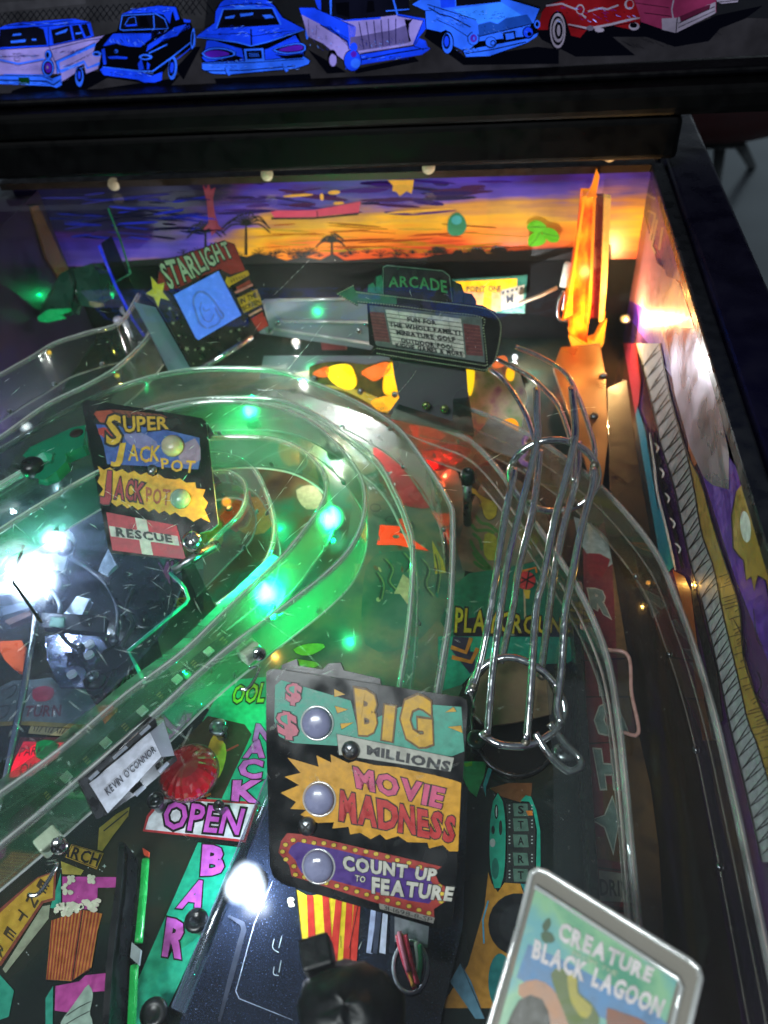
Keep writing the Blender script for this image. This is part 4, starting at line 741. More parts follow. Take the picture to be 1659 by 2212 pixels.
GO = [(-90, 1905), (33, 1805), (169, 1690), (334, 1547), (430, 1458), (520, 1384), (612, 1316), (700, 1248), (758, 1188), (786, 1120), (785, 1049), (745, 983), (695, 933), (640, 900), (560, 876), (440, 872), (300, 905), (150, 968), (0, 1055), (-80, 1110)]
ramp(gr, GI, GO, (0.080, 0.086), 0.028, 150, clear('lit_ramp_plastic', '#eaf6f0', 0.085, 0.05, 0.50, '#a8ecc8', 0.04, 0.08), fmat=clear('lit_ramp_floor', '#cfeee0', 0.28, 0.08, 0.34, '#8ae8b8', 0.0, 0.06))  # green haze colour puts the lamps' glow into this ramp's plastic
fi = crom([at(x, y, .0822) for x, y in GI[:7]], 60); FV = []
for i, p in enumerate(fi):
    d_ = (fi[min(i + 1, 59)] - fi[max(i - 1, 0)]).normalized(); n_ = Vector((-d_.y, d_.x, 0)); FV += [p + n_ * .0016, p + n_ * .0075]
mesh_obj('flange', FV, [(2 * i, 2 * i + 1, 2 * i + 3, 2 * i + 2) for i in range(59)], clear('scuffed_flange', '#dfe6e2', .22, .12, .4, '#cfe4da', .35, .1), gr, smooth=True)
orp = thing('outer_ramp', 'wide clear plastic ramp curving round the outside of the green lit hairpin', 'ramp', at(900, 1100, 0))
OO = [(-70, 1015), (0, 975), (175, 874), (300, 825), (400, 803), (494, 798), (593, 804), (679, 831), (775, 874), (858, 927), (920, 1006), (967, 1082), (978, 1132), (972, 1317), (945, 1490), (925, 1640)]
OI = [(-70, 1090), (0, 1050), (190, 940), (310, 890), (410, 868), (494, 862), (593, 866), (665, 890), (745, 940), (815, 1000), (855, 1070), (880, 1130), (892, 1190), (886, 1330), (862, 1500), (840, 1640)]
ramp(orp, OI, OO, (0.084, 0.062), 0.030, 130, bend_highlights=(.08, 1.0))
inr = thing('inner_ramp', 'small clear plastic loop nested inside the green lit hairpin ramp', 'ramp', at(560, 1100, 0))
ramp(inr, [(300, 1080), (400, 1040), (480, 1020), (520, 1035), (533, 1065), (520, 1110), (470, 1160), (400, 1230)], [(290, 1010), (400, 985), (494, 985), (548, 1015), (580, 1080), (594, 1142), (580, 1205), (540, 1255), (470, 1310)], (0.058, 0.050), 0.026, 70)
ulr = thing('upper_ramp', 'hazy clear plastic ramp at the upper left, lit with a yellow lamp', 'ramp', at(150, 800, 0))
UO = [(-70, 860), (0, 815), (70, 775), (120, 745), (190, 722), (260, 700), (300, 640)]
UI = [(-70, 985), (0, 950), (100, 880), (190, 835), (250, 800), (300, 755), (330, 720)]
ramp(ulr, UI, UO, (0.094, 0.094), 0.03, 60, clear('hazy_ramp_plastic', '#e6eaea', 0.08, 0.08, 0.40, '#cfd6da', 0.0, 0.06))
rrp = thing('right_ramp', 'long clear plastic ramp running down beside the cabinet side', 'ramp', at(1400, 1300, 0))
RL = [(850, 890), (933, 921), (1011, 952), (1073, 1013), (1143, 1114), (1217, 1223), (1265, 1306), (1310, 1420), (1335, 1560), (1350, 1700), (1368, 1900), (1400, 2230)]
RR = [(905, 862), (1010, 885), (1100, 920), (1175, 961), (1296, 1053), (1408, 1184), (1468, 1317), (1508, 1430), (1545, 1560), (1575, 1690), (1608, 1840), (1690, 2230)]
ramp(rrp, RL, RR, (0.062, 0.058), 0.034, 110, None, edge('pink_rim', '#e4d2ca', 0.45, 0.5), bend_highlights=(.5, 1.0))
bkr = thing('back_ramp', 'frosted clear plastic box ramp between the two signs at the back', 'ramp', at(680, 700, 0))
BK = Plane((0, 0.545, 0.05), (0, -1, 0.25))
FROST = clear('frosted_plastic', '#dfe2e6', 0.32, 0.12, 0.35, '#c3c8d4', 0.10, 0.06)
slab('upper_panel', BK, r4([(230, 960), (900, 950), (965, 1245), (930, 1290), (200, 1180)]), 0.0015, FROST, bkr)
slab('lower_panel', Plane((0, 0.52, 0.03), (0, -1, 0.5)), r4([(230, 1330), (1050, 1330), (1060, 1440), (560, 1420), (200, 1480)]), 0.0015, FROST, bkr)
for p in ([(330, 960), (890, 950)], [(310, 1100), (940, 1105)], [(300, 1150), (960, 1250)], [(230, 965), (260, 1170)]): tube('rim', [BK(*q, 0.002) for q in r4(p)], 0.0012, RIM, bkr)
for q in r4([(325, 1110), (275, 1165), (910, 1120), (850, 1165)]): screw('rivet', BK(*q, 0.0005), BK.n, 0.0028, bkr)
lbr = []
pad = solid('red_backing', '#a04a4a', 0.4); slab('backing', Plane((0, 0.556, 0.05), (0, -1, 0.25)), r4([(590, 1150), (760, 1150), (770, 1290), (610, 1290)]), 0.002, pad, bkr)

# steel ball guide standing under the outer ramp
sgd = thing('steel_guide', 'bright curved steel ball guide standing behind the hairpin bend under the outer ramp', 'guide', at(800, 960, 0))
pth = crom([at(x, y, .001) for x, y in ((560, 905), (640, 908), (700, 925), (801, 962), (868, 1008), (920, 1068), (950, 1150), (962, 1240))], 60)
V = [p for p in pth] + [p + Vector((0, 0, .030)) for p in pth]; V += [p + Vector((.0008, .0012, 0)) for p in V]
mesh_obj('band', V, [(i, i + 1, 61 + i, 60 + i) for i in range(59)] + [(120 + i, 180 + i, 181 + i, 121 + i) for i in range(59)], solid('bright_steel', '#c4c2c8', .26, .75, .5, .12, 30), sgd, smooth=True)
tube('edge', [p + Vector((0, 0, .0302)) for p in pth], .0007, CHROME, sgd, 6)
for k in (8, 30, 50): lathe('stud', pth[k] + Vector((0, 0, .03)), (0, 0, 1), [(.0022, 0), (.0022, .002), (.0012, .003)], STEEL, sgd, 12)
# small clear plastic with a bent edge, beside the wire ramp
jg = thing('clear_lane_plastic', 'flat clear plastic with a stepped pale pink edge beside the wire ramp', 'plastic', at(1300, 1500, 0))
JP = Plane((0, 0, 0.036), (0, 0, 1)); jpts = r11([(560, -40), (700, 0), (735, 10), (740, 215), (775, 215), (835, 318), (965, 350), (985, 540), (1018, 740), (915, 745), (930, 1000), (950, 1500), (870, 1800), (600, 1800), (600, 900), (560, 400)])
slab('sheet', JP, jpts, 0.0015, CLEAR, jg); PKR = solid('pink_edge', '#b98f86', 0.3, 0, 0.5)
tube('edge', crom([JP(*q, 0.0004) for q in jpts[1:11]], 70), 0.0011, PKR, jg, 6)
cl2 = thing('clear_edge_plastic', 'flat clear plastic with a green lit cut edge left of the hairpin ramp', 'plastic', at(380, 1350, 0))
CP = Plane((0, 0, 0.055), (0, 0, 1)); cpts = r9([(1110, 95), (1260, 10), (1400, 300), (1440, 340), (1300, 500), (1150, 640), (945, 815), (900, 720), (840, 605), (1215, 295), (1232, 265), (1210, 200), (1180, 160)])
slab('sheet', CP, cpts, 0.002, clear('green_sheet', '#b8d8c8', 0.12, 0.08, 0.3, '#7fae98'), cl2)
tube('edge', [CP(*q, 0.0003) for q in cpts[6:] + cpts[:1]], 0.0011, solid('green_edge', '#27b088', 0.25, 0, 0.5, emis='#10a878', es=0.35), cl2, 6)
lathe('sleeve', CP(*r9([(1140, 100)])[0]) + Vector((0, 0, 0.003)), CP(*r9([(1270, 20)])[0]) - CP(*r9([(1140, 100)])[0]), [(0.0028, 0), (0.0028, 0.032)], STEEL, cl2)

# led strip on the floor of the lit ramp
ls = thing('led_strip', 'dark flexible light strip with copper pads on the floor of the lit ramp', 'light strip', at(300, 1560, 0.05))
LP = Plane((0, 0, 0.0532), (0, 0, 1))
a = Art(LP, ID); cps = [(560, 1330), (483, 1385), (420, 1435), (347, 1504), (271, 1571), (188, 1643), (102, 1719), (0, 1800)]
a.line(cps, 25, ink('#1a2422'), 1, 5); a.build('tape', ls)
COP = solid('copper_pad', '#b98a5c', 0.3, 0.7)
for i, (x, y) in enumerate(cps[1:7]):
    dx, dy = (0.74, -0.67); a = Art(LP, ID)
    for k in (-1, 0, 1):
        ox, oy = 0.67 * k * 6, 0.74 * k * 6; a.line([(x + ox - dx * 6, y + oy - dy * 6), (x + ox + dx * 6, y + oy + dy * 6)], 3.6, COP, 3)
    a.build('copper_pad', ls)
for i, (x, y) in enumerate(((452, 1410), (384, 1470), (309, 1538), (230, 1607), (145, 1681))):
    c = LP(x, y, 0.0012); u = (LP(x + 10, y - 9, 0.0012) - c).normalized(); v = Vector((0, 0, 1)).cross(u)
    bevel(boxo('diode', c, u * 0.0024, v * 0.0022, Vector((0, 0, 0.0009)), solid('diode_white', '#cfd4c8', 0.3), ls), 0.0003)
# name holder clipped to the outside of the ramp
nh = thing('name_holder', 'black holder with a white paper name strip clipped to the lit ramp', 'label holder', at(260, 1600, 0.05))
NP = plane3(at(165, 1692, 0.0835), at(332, 1546, 0.0835), at(225, 1787, 0.0555))
slab('frame', NP, t1([(735, 1370), (790, 1330), (1400, 765), (1450, 780), (1560, 1180), (1640, 1130), (1655, 1170), (1350, 1430), (985, 1690), (900, 1720)]), 0.003, BLK_PLASTIC, nh)
slab('paper', NP, t1([(830, 1385), (1395, 905), (1500, 1130), (1000, 1659)]), 0.0004, ink('#c8cad4'), nh, 0.0006)
a = Art(NP, t1); a.text("KEVIN O'CONNOR", [(965, 1432), (1425, 1022), (1450, 1075), (1000, 1492)], ink('#2a2c3a'), 8, 0.022); a.build('lettering', nh)
slab('clear_end', NP, t1([(1395, 905), (1520, 800), (1620, 1120), (1500, 1130)]), 0.0006, FROST, nh, 0.0010)
for q in ([(1290, 915), (1380, 830), (1395, 845), (1305, 925)], [(1040, 1135), (1165, 1025), (1180, 1040), (1050, 1150)], [(1235, 1470), (1330, 1390), (1350, 1410), (1260, 1495)], [(1460, 1255), (1550, 1175), (1565, 1190), (1480, 1275)], [(815, 1330), (900, 1255), (915, 1270), (830, 1345)]): slab('clip', NP, t1(q), 0.001, solid('clip_plastic', '#9aa0ac', 0.25), nh, 0.0018)

# ================================================================== wire ramp
wr = thing('wire_ramp', 'chrome wire ramp of six bent rods dropping to a hole by the lane', 'wire ramp', at(1110, 1590, 0))
def zpath(fr, pts): return [at(*fr([(x, y)])[0], z) for x, y, z in pts]
RODR = 0.0022
rods = [
 (r8, [(408, 560, .088), (395, 640, .086), (360, 800, .080), (290, 1253, .058), (240, 1510, .044), (190, 1670, .036)]),
 (r8, [(518, 165, .110), (520, 300, .104), (518, 430, .098), (440, 750, .084), (380, 1000, .072), (340, 1253, .060), (300, 1560, .044), (275, 1870, .030)]),
 (r8, [(535, 470, .078), (500, 760, .068), (430, 1050, .056), (400, 1253, .046), (340, 1520, .034)]),
 (r8, [(690, 158, .110), (708, 350, .103), (690, 490, .098), (610, 800, .082), (550, 1100, .068), (515, 1253, .060), (485, 1680, .040), (468, 1900, .030)]),
 (r8, [(725, 430, .078), (715, 600, .074), (650, 850, .064), (600, 1100, .054), (580, 1253, .046), (535, 1590, .034)]),
 (r8, [(800, 560, .088), (795, 640, .085), (740, 850, .078), (700, 1050, .069), (660, 1253, .059), (640, 1550, .044), (620, 1740, .036), (640, 1820, .034)])]
for fr, p in rods: tube('rod', crom(zpath(fr, p), 60), RODR, CHROME, wr, 10)
def ringpts(fr, cx, cy, rx, ry, z0, dz, n=48, a0=0, a1=360, tilt=0):
    out = []
    for i in range(n):
        t = R(a0 + (a1 - a0) * i / (n - 1)); x, y = cx + rx * math.cos(t), cy + ry * math.sin(t) + tilt * rx * math.cos(t)
        out.append(at(*fr([(x, y)])[0], z0 - dz * math.sin(t)))
    return out
tube('ring', ringpts(r8, 603, 592, 218, 176, .079, .020, 49)[:-1], RODR, CHROME, wr, 10, True)
tube('ring', crom(zpath(r11, [(178, 545, .036), (215, 450, .040), (290, 385, .044), (385, 362, .046), (470, 385, .045), (545, 430, .042), (610, 500, .038), (650, 590, .034), (650, 650, .031), (600, 730, .029), (480, 795, .028), (330, 790, .028), (240, 735, .029)]), 70), RODR, CHROME, wr, 10)
import itertools
rodp = [crom(zpath(fr, p), 60) for fr, p in rods]
for rg in (ringpts(r8, 603, 592, 218, 176, .079, .020, 49)[:-1], crom(zpath(r11, [(178, 545, .036), (290, 385, .044), (385, 362, .046), (545, 430, .042), (650, 590, .034), (600, 730, .029), (480, 795, .028), (240, 735, .029)]), 50)):
    for rp in rodp:
        d_, a_, b_ = min(((p - q).length, i, j) for i, p in enumerate(rp) for j, q in enumerate(rg))
        if d_ < .012:
            c_ = (rp[a_] + rg[b_]) / 2; lathe('weld_bead', c_ - Vector((0, 0, .0024)), (0, 0, 1), [(.0012, 0), (.0024, .0012), (.0026, .0024), (.0022, .0038), (.0009, .0048)], solid('weld_metal', '#8a8478', .4, .9, .5, .4, 400), wr, 10)
tube('mounting_loop', crom(zpath(r11, [(510, 735, .030), (570, 830, .026), (640, 900, .022), (690, 925, .021), (735, 895, .021), (722, 850, .022), (660, 790, .025), (580, 688, .031)]), 60), RODR, CHROME, wr, 10)
screw('screw', at(*r11([(650, 838)])[0], 0.020), (0, 0, 1), 0.0058, wr, STEEL)
ow = thing('upper_wire', 'pair of chrome guide wires curving behind the marquee sign to the wire ramp', 'wire', at(1200, 850, 0))
for p in ([(1090, 750), (1140, 770), (1196, 806), (1225, 860), (1246, 920), (1260, 978), (1250, 1030)], [(1072, 775), (1110, 795), (1150, 818), (1200, 868), (1225, 925), (1240, 985), (1238, 1040)]): tube('wire', crom([at(x, y, .084 - .010 * i / 6) for i, (x, y) in enumerate([(x + (25 if p[0][0] > 1080 else 0), y - (0 if p[0][0] > 1080 else 0)) for x, y in p])], 50), 0.0017, CHROME, ow, 10)
tube('wire', crom([at(x, y, z) for x, y, z in ((1058, 798, .080), (1085, 818, .080), (1120, 866, .078), (1147, 925, .074), (1160, 990, .068))], 40), 0.0017, CHROME, ow, 10)

# scoop hole under the wire ramp
sh = thing('scoop', 'dark round ball scoop with a tan back plate under the wire ramp', 'scoop', at(1120, 1560, 0))
sc_ = PF
pts = [at(*r11([(425 + 225 * math.cos(t), 670 + 275 * math.sin(t))])[0], 0.006) for t in [2 * math.pi * i / 40 for i in range(40)]]
mesh_obj('well', [p for p in pts] + [p + Vector((0, 0, -0.005)) for p in pts], [tuple(range(40, 80))] + [(i, (i + 1) % 40, 40 + (i + 1) % 40, 40 + i) for i in range(40)], solid('well_black', '#06070a', 0.4), sh)
tube('lip', pts, 0.0012, BLK_PLASTIC, sh, 6, True)
slab('back_plate', Plane((0, 0, 0.0075), (0, 0, 1)), r11([(215, 560), (240, 460), (300, 395), (390, 370), (480, 395), (560, 450), (600, 540), (590, 640), (420, 680), (280, 700), (210, 640)]), 0.001, mottle('tan_plate', [(0.3, '#4a4036'), (0.55, '#6e5c48'), (0.7, '#3c362e')], 30, 0.35), sh)
# ================================================================== printed plates
def bulb(pl, fr, x, y, rx, parent, name='bulb', mat=None, h=0.006):
    c = pl(*fr([(x, y)])[0], 0.0006); e = pl(*fr([(x + rx, y)])[0], 0.0006); r_ = (e - c).length
    return lathe(name, c, pl.n, [(r_, 0), (r_ * .99, h * .3), (r_ * .9, h * .62), (r_ * .7, h * .85), (r_ * .4, h * .97), (r_ * .05, h)], mat or solid('frosted_bulb', '#a9adc4', 0.22, 0, 0.5, 0.1), parent, 24)
def bezel(pl, fr, x, y, rx, parent):
    c = pl(*fr([(x, y)])[0], 0.0004); r_ = (pl(*fr([(x + rx, y)])[0], 0.0004) - c).length * 1.06; u = pl.n.orthogonal().normalized(); v = pl.n.cross(u)
    tube('bezel', [c + (u * math.cos(t) + v * math.sin(t)) * r_ for t in [2 * math.pi * i / 32 for i in range(32)]], .0006, RIM, parent, 6, True)
PLEDGE = edge('plate_edge', '#a8b8b0', 0.3, 0.35)
PBLK = solid('plate_black', '#101216', 0.2, 0, 0.5, 0.25, 60, coat=0.4)
sj = thing('jackpot_plate', 'black clear-edged plate lettered SUPER JACKPOT with a red RESCUE cross', 'sign plate', at(330, 1150, 0))
P = plane3(at(180, 866, .112), at(442, 908, .104), at(240, 1194, .060))
slab('plate', P, s7([(60, 240), (110, 200), (1360, 402), (1415, 445), (1545, 1560), (1470, 1620), (1400, 1640), (1220, 1690), (1160, 1790), (1205, 1955), (380, 1875), (345, 1800)]), 0.0016, PBLK, sj, 0, PLEDGE)
YS = ink('#d0a826'); a = Art(P, s7)
a.poly([(215, 470), (300, 700), (340, 905), (700, 925), (1330, 965), (1350, 860), (1345, 620), (1000, 540), (700, 500), (300, 480)], ink('#3559a8'), 2); a.poly([(520, 590), (700, 560), (900, 690), (800, 760), (600, 700)], ink('#7a7ab0'), 3, 3); a.poly([(1180, 680), (1330, 640), (1340, 900), (1100, 880)], ink('#8a7a9a'), 3, 2)
a.poly([(195, 360), (220, 330), (380, 318), (460, 380), (330, 460), (260, 450)], ink('#a4452c'), 3); a.poly([(240, 520), (310, 505), (450, 590), (440, 660), (380, 670), (250, 580)], ink('#b0342c'), 3); a.poly([(380, 312), (600, 330), (920, 365), (1000, 400), (520, 400)], ink('#7a3a28'), 3)
for i in range(9): a.line([(400 + i * 60, 322 + i * 5), (460 + i * 62, 392 + i * 2)], 1.2, BLACK, 4)
a.text('S', [(335, 385), (500, 385), (500, 680), (330, 690)], YS, 5, 0.022, BLACK); a.text('UPER', [(512, 388), (1005, 398), (1012, 522), (525, 562)], YS, 5, 0.022, BLACK)
a.text('J', [(430, 690), (525, 690), (520, 885), (400, 860)], YS, 5, 0.05, None, spike=.3); a.text('ACK', [(575, 705), (925, 715), (915, 880), (565, 872)], YS, 5, 0.022, None, 0.05, spike=.3); a.text('POT', [(925, 850), (1310, 880), (1290, 1010), (930, 960)], YS, 5, 0.022, None, 0.06, spike=.2)
top = [(240 + i * 66, 925 + i * 9 + (38 if i % 2 else 0)) for i in range(12)]; rt = [(1080, 1075), (1130, 1060), (1200, 1110), (1300, 1105), (1310, 1170), (1410, 1185), (1380, 1260), (1440, 1330), (1400, 1400), (1465, 1545), (1360, 1490), (1280, 1535), (1200, 1480)]
bot = [(1140 - i * 58, 1480 - i * 9 - (40 if i % 2 else 0)) for i in range(15)]
a.poly(top + rt + bot + [(250, 1250), (300, 1180), (235, 1100), (265, 1030)], ink('#d8a820'), 4)
RJ = ink('#a02c3c'); a.text('J', [(310, 992), (395, 1005), (385, 1275), (272, 1230)], RJ, 6, 0.05, BLACK); a.text('ACK', [(435, 1050), (745, 1120), (735, 1320), (420, 1270)], RJ, 6, 0.022, BLACK, 0.05, spike=.3); a.text('POT', [(765, 1165), (1035, 1190), (1015, 1355), (765, 1315)], ink('#a8542c'), 6, 0.022, None, 0.04, spike=.2)
a.poly([(330, 1430), (1095, 1575), (1200, 1945), (400, 1845)], ink('#b03244'), 5); a.poly([(362, 1580), (1108, 1692), (1128, 1795), (382, 1692)], ink('#c4c8c0'), 6); a.poly([(645, 1490), (770, 1512), (842, 1900), (722, 1886)], ink('#c4c8c0'), 6.5)
a.text('RESCUE', [(432, 1600), (1040, 1682), (1058, 1762), (442, 1690)], ink('#1c2a2c'), 8, 0.05)
a.build('print', sj)
bulb(P, s7, 1060, 715, 118, sj, mat=solid('warm_bulb', '#b3ac92', 0.25)); bulb(P, s7, 1145, 1290, 108, sj, mat=solid('teal_bulb', '#8fae9c', 0.25))
screw('screw', P(*s7([(830, 975)])[0], 0.0005), P.n, 0.0035, sj, STEEL)
slab('tab', P, s7([(1150, 1720), (1250, 1650), (1400, 1660), (1420, 1800), (1300, 1900), (1180, 1900)]), 0.0016, CLEAR, sj, -0.002)
screw('screw', P(*s7([(1275, 1745)])[0], 0.001), P.n, 0.0062, sj)
for q in ([(1420, 450), (1490, 560), (1440, 620), (1425, 600)], [(1480, 980), (1570, 1090), (1500, 1130)]): slab('tab', P, s7(q), 0.002, BLK_PLASTIC, sj, -0.001)

bm = thing('movie_plate', 'clear-edged plate lettered BIG MILLIONS, MOVIE MADNESS and COUNT UP TO FEATURE', 'sign plate', at(780, 1700, 0))
P = plane3(at(571, 1454, .094), at(1008, 1514, .092), at(586, 1893, .040))
o = slab('plate', P, [(575, 1452), (584, 1446), (600, 1446), (996, 1506), (1008, 1514), (1010, 1530), (996, 1740), (977, 1995), (965, 2009), (940, 2005), (610, 1910), (592, 1896), (583, 1870), (575, 1600)], 0.0018, PBLK, bm, 0, PLEDGE)
a = Art(P, r10); TB = ink('#3f9f88'); YB = ink('#d2a21e')
a.poly([(305, 330), (345, 295), (650, 385), (800, 430), (840, 600), (1120, 470), (1330, 455), (1520, 470), (1540, 760), (1460, 792), (720, 724), (420, 705), (330, 660), (300, 560)], TB, 2)
PKB = ink('#c4687a'); a.text('$', [(375, 315), (490, 335), (470, 440), (375, 425)], PKB, 4, 0.05, BLACK); a.text('$', [(310, 500), (450, 525), (462, 660), (325, 640)], PKB, 4, 0.05, BLACK)
for q in ([(690, 350), (765, 388), (692, 405)], [(695, 462), (782, 486), (712, 512)], [(730, 578), (818, 570), (740, 616)], [(1415, 505), (1470, 468), (1490, 500)], [(1430, 600), (1520, 590), (1530, 640)]): a.poly(q, YB, 4); a.line(q, 1.2, BLACK, 5, 0, True)
a.text('B', [(825, 365), (990, 395), (962, 640), (850, 630)], YB, 6, 0.05, ink('#6a4a10')); a.text('I', [(1022, 470), (1090, 480), (1070, 680), (1005, 668)], YB, 6, 0.05, ink('#6a4a10')); a.text('G', [(1120, 400), (1325, 430), (1335, 715), (1130, 690)], YB, 6, 0.05, ink('#6a4a10'))
a.poly([(708, 645), (1475, 800), (1452, 892), (722, 782)], ink('#b4b4a8'), 5); a.line([(708, 645), (1475, 800), (1452, 892), (722, 782)], 1.5, BLACK, 5.5, 0, True); a.text('MILLIONS', [(905, 722), (1455, 830), (1440, 890), (905, 775)], ink('#24262a'), 7, 0.05)
a.poly([(385, 800), (590, 860), (575, 785), (672, 832), (668, 780), (785, 836), (832, 820), (960, 850), (1100, 862), (1225, 890), (1335, 912), (1465, 946), (1520, 965), (1500, 1412), (1440, 1412), (1400, 1370), (1310, 1392), (1300, 1355), (1170, 1352), (1110, 1312), (1030, 1336), (990, 1300), (930, 1332), (860, 1290), (795, 1302), (785, 1252), (680, 1262), (690, 1222), (582, 1226), (470, 1172), (512, 1140), (405, 1135), (442, 1090), (342, 1030), (462, 980), (368, 925), (472, 900)], ink('#d89c14'), 4)
a.text('MOVIE', [(815, 862), (1420, 1010), (1392, 1125), (835, 985)], ink('#d0567c'), 7, 0.05, BLACK, 0.03); a.text('MADNESS', [(725, 1020), (1490, 1195), (1480, 1345), (720, 1195)], ink('#c02a2a'), 7, 0.05, BLACK, 0.03, spike=.35, gap=.1)
a.build('print', bm)
a = Art(P, r13)
a.poly([(385, -35), (500, -25), (1395, 185), (1345, 215), (1372, 285), (1412, 312), (1432, 402), (1342, 462), (1345, 535), (1250, 512), (480, 265), (415, 248), (398, 175), (328, 92), (345, 18)], ink('#a8342c'), 4); a.poly([(455, 22), (700, 70), (1290, 215), (1330, 290), (1385, 330), (1310, 425), (1180, 405), (560, 240), (480, 225), (455, 185), (438, 140), (392, 92), (412, 50)], ink('#4a2484'), 5)
for (x, y) in ((425, 10), (495, 15), (560, 28), (625, 30), (690, 42), (760, 60), (830, 75), (900, 85), (965, 100), (1040, 118), (1105, 140), (1180, 158), (1250, 185), (440, 235), (500, 250), (640, 290), (710, 308), (770, 325), (840, 345), (905, 365), (970, 385), (1040, 402), (1110, 422), (1180, 440), (1245, 465), (1310, 485), (375, 40), (355, 85), (378, 135), (430, 180), (1380, 310), (1395, 360), (1390, 410)):
    a.ell(x, y, 19, 16, BLACK, 6, 0, 12); a.ell(x, y, 16, 13, ink('#d8b83c'), 7, 0, 12)
CW = ink('#c9c8bc'); a.text('COUNT UP', [(745, 112), (1368, 205), (1352, 275), (752, 198)], CW, 8, 0.05, BLACK, 0.03); a.text('TO', [(830, 236), (900, 248), (893, 285), (830, 275)], CW, 8, 0.022, BLACK); a.text('FEATURE', [(938, 258), (1478, 322), (1458, 402), (938, 352)], CW, 8, 0.05, BLACK, 0.03)
a.poly([(985, 420), (1350, 515), (1338, 552), (990, 457)], ink('#a4a29a'), 8); a.text('31-1698-8-SP', [(1015, 432), (1335, 516), (1328, 544), (1015, 460)], ink('#2a2a2c'), 9, 0.0)
a.build('print', bm)
LB = solid('lilac_bulb', '#8c8fb0', 0.26, 0, 0.5, 0.2, 160, coat=.4)
for (x, y) in ((580, 575), (595, 1070), (590, 1510)): bulb(P, r10, x, y, 98, bm, mat=LB, h=0.0034); bezel(P, r10, x, y, 98, bm)
for (x, y) in ((800, 750), (515, 1245)): screw('screw', P(*r10([(x, y)])[0], 0.0006), P.n, 0.0042, bm, STEEL)
slab('bracket', P, r10([(330, 200), (430, 160), (440, 205), (600, 230), (640, 190), (720, 185), (740, 235), (980, 290), (985, 330), (330, 250)]), 0.002, BLK_PLASTIC, bm, -0.004)

# starlight sign
st = thing('screen_sign', 'tilted drive-in sign lettered STARLIGHT with a blue lit screen and yellow star', 'sign', at(480, 780, 0.03))
P = plane3(at(*s5([(720, 1540)])[0], .070), at(*s5([(1530, 1060)])[0], .075), at(*s5([(300, 620)])[0], .128))
slab('board', P, s5([(260, 520), (345, 545), (345, 470), (420, 350), (560, 300), (760, 230), (1050, 128), (1170, 165), (1300, 460), (1480, 830), (1545, 1060), (1250, 1230), (730, 1548), (330, 840), (200, 705), (280, 650)]), 0.0016, solid('sign_black', '#0d1110', 0.35), st)
a = Art(P, s5)
a.poly([(330, 600), (348, 480), (430, 360), (760, 240), (1050, 138), (1165, 172), (1285, 455), (1130, 500), (1010, 440), (860, 500), (560, 645), (420, 680)], ink('#7a1f1c'), 2)
a.text('STARLIGHT', [(345, 395), (1075, 140), (1165, 285), (455, 655)], ink('#93b096'), 4, 0.022, BLACK, 0.06, spike=.4)
SR = [(262, 530), (332, 612), (402, 596), (385, 690), (455, 780), (362, 752), (338, 848), (290, 745), (208, 708), (280, 660)]; a.poly([(330 + (x - 330) * 1.1, 690 + (y - 690) * 1.1) for x, y in SR], ink('#8a8a5c'), 4); a.poly(SR, ink('#c8c034'), 5)
a.poly([(1065, 580), (1085, 520), (1105, 535), (1310, 455), (1332, 505), (1125, 622), (1112, 645)], ink('#b09a1e'), 4); a.poly([(1190, 760), (1412, 655), (1472, 820), (1272, 922)], ink('#b09a1e'), 4); a.line([(1196, 764), (1408, 664), (1462, 815), (1276, 912)], 1, BLACK, 5, 0, True)
a.text('IN THE', [(1225, 770), (1400, 690), (1420, 745), (1240, 825)], BLACK, 6, 0.022); a.text('SCREEN', [(1250, 850), (1430, 765), (1448, 810), (1268, 895)], BLACK, 6, 0.022)
for i in range(6): a.line([(1130 + i * 28, 560 - i * 11), (1142 + i * 28, 590 - i * 12)], 2, BLACK, 6)
a.poly([(1165, 690), (1360, 600), (1372, 622), (1185, 712)], ink('#a8766c'), 4); a.poly([(1185, 640), (1330, 560), (1350, 595), (1200, 670)], ink('#7a3428'), 3.5); a.poly([(1320, 940), (1460, 862), (1470, 885), (1330, 960)], ink('#a8866c'), 4); a.poly([(1350, 985), (1470, 908), (1538, 1058), (1425, 1118)], ink('#8a2a20'), 4)
for (x, y, r_) in ((465, 870, 24), (500, 1030, 26), (545, 940, 12), (560, 1165, 16), (650, 1310, 34), (740, 1320, 18), (825, 1310, 30), (910, 1250, 14), (1010, 1185, 12), (1130, 1120, 20), (1220, 1100, 22), (1225, 1200, 16), (640, 1185, 12), (720, 1470, 14), (800, 1420, 14), (600, 1065, 10)):
    a.poly([(x + (r_ if i % 2 == 0 else r_ * .38) * math.cos(R(i * 36 + 20)), y + (r_ if i % 2 == 0 else r_ * .38) * math.sin(R(i * 36 + 20))) for i in range(10)], ink('#8a9478'), 3)
a.build('print', st)
scn = slab('screen', P, s5([(508, 722), (990, 465), (1240, 945), (775, 1215), (745, 1190)]), 0.001, solid('lit_screen', '#4a70c8', 0.2, emis='#3f70e0', es=0.62), st, 0.0012)
a = Art(P, s5); a.line([(860, 1090), (790, 1040), (745, 930), (715, 800), (740, 715), (800, 690), (880, 730), (950, 810), (1000, 890), (1040, 940), (1025, 985), (985, 930), (950, 860)], 4.5, solid('screen_grey', '#4a66b0', 0.3, emis='#30529c', es=0.5), 14, 4); a.line([(820, 860), (840, 900), (900, 880)], 2.5, MC['screen_grey'], 14.5, 4); a.line([(800, 800), (790, 900), (840, 1000), (900, 1010), (940, 930)], 2.5, MC['screen_grey'], 15, 4); a.line([(870, 1090), (980, 1040), (1010, 980)], 3, MC['screen_grey'], 15.4, 3); a.build('sketch_line', scn)
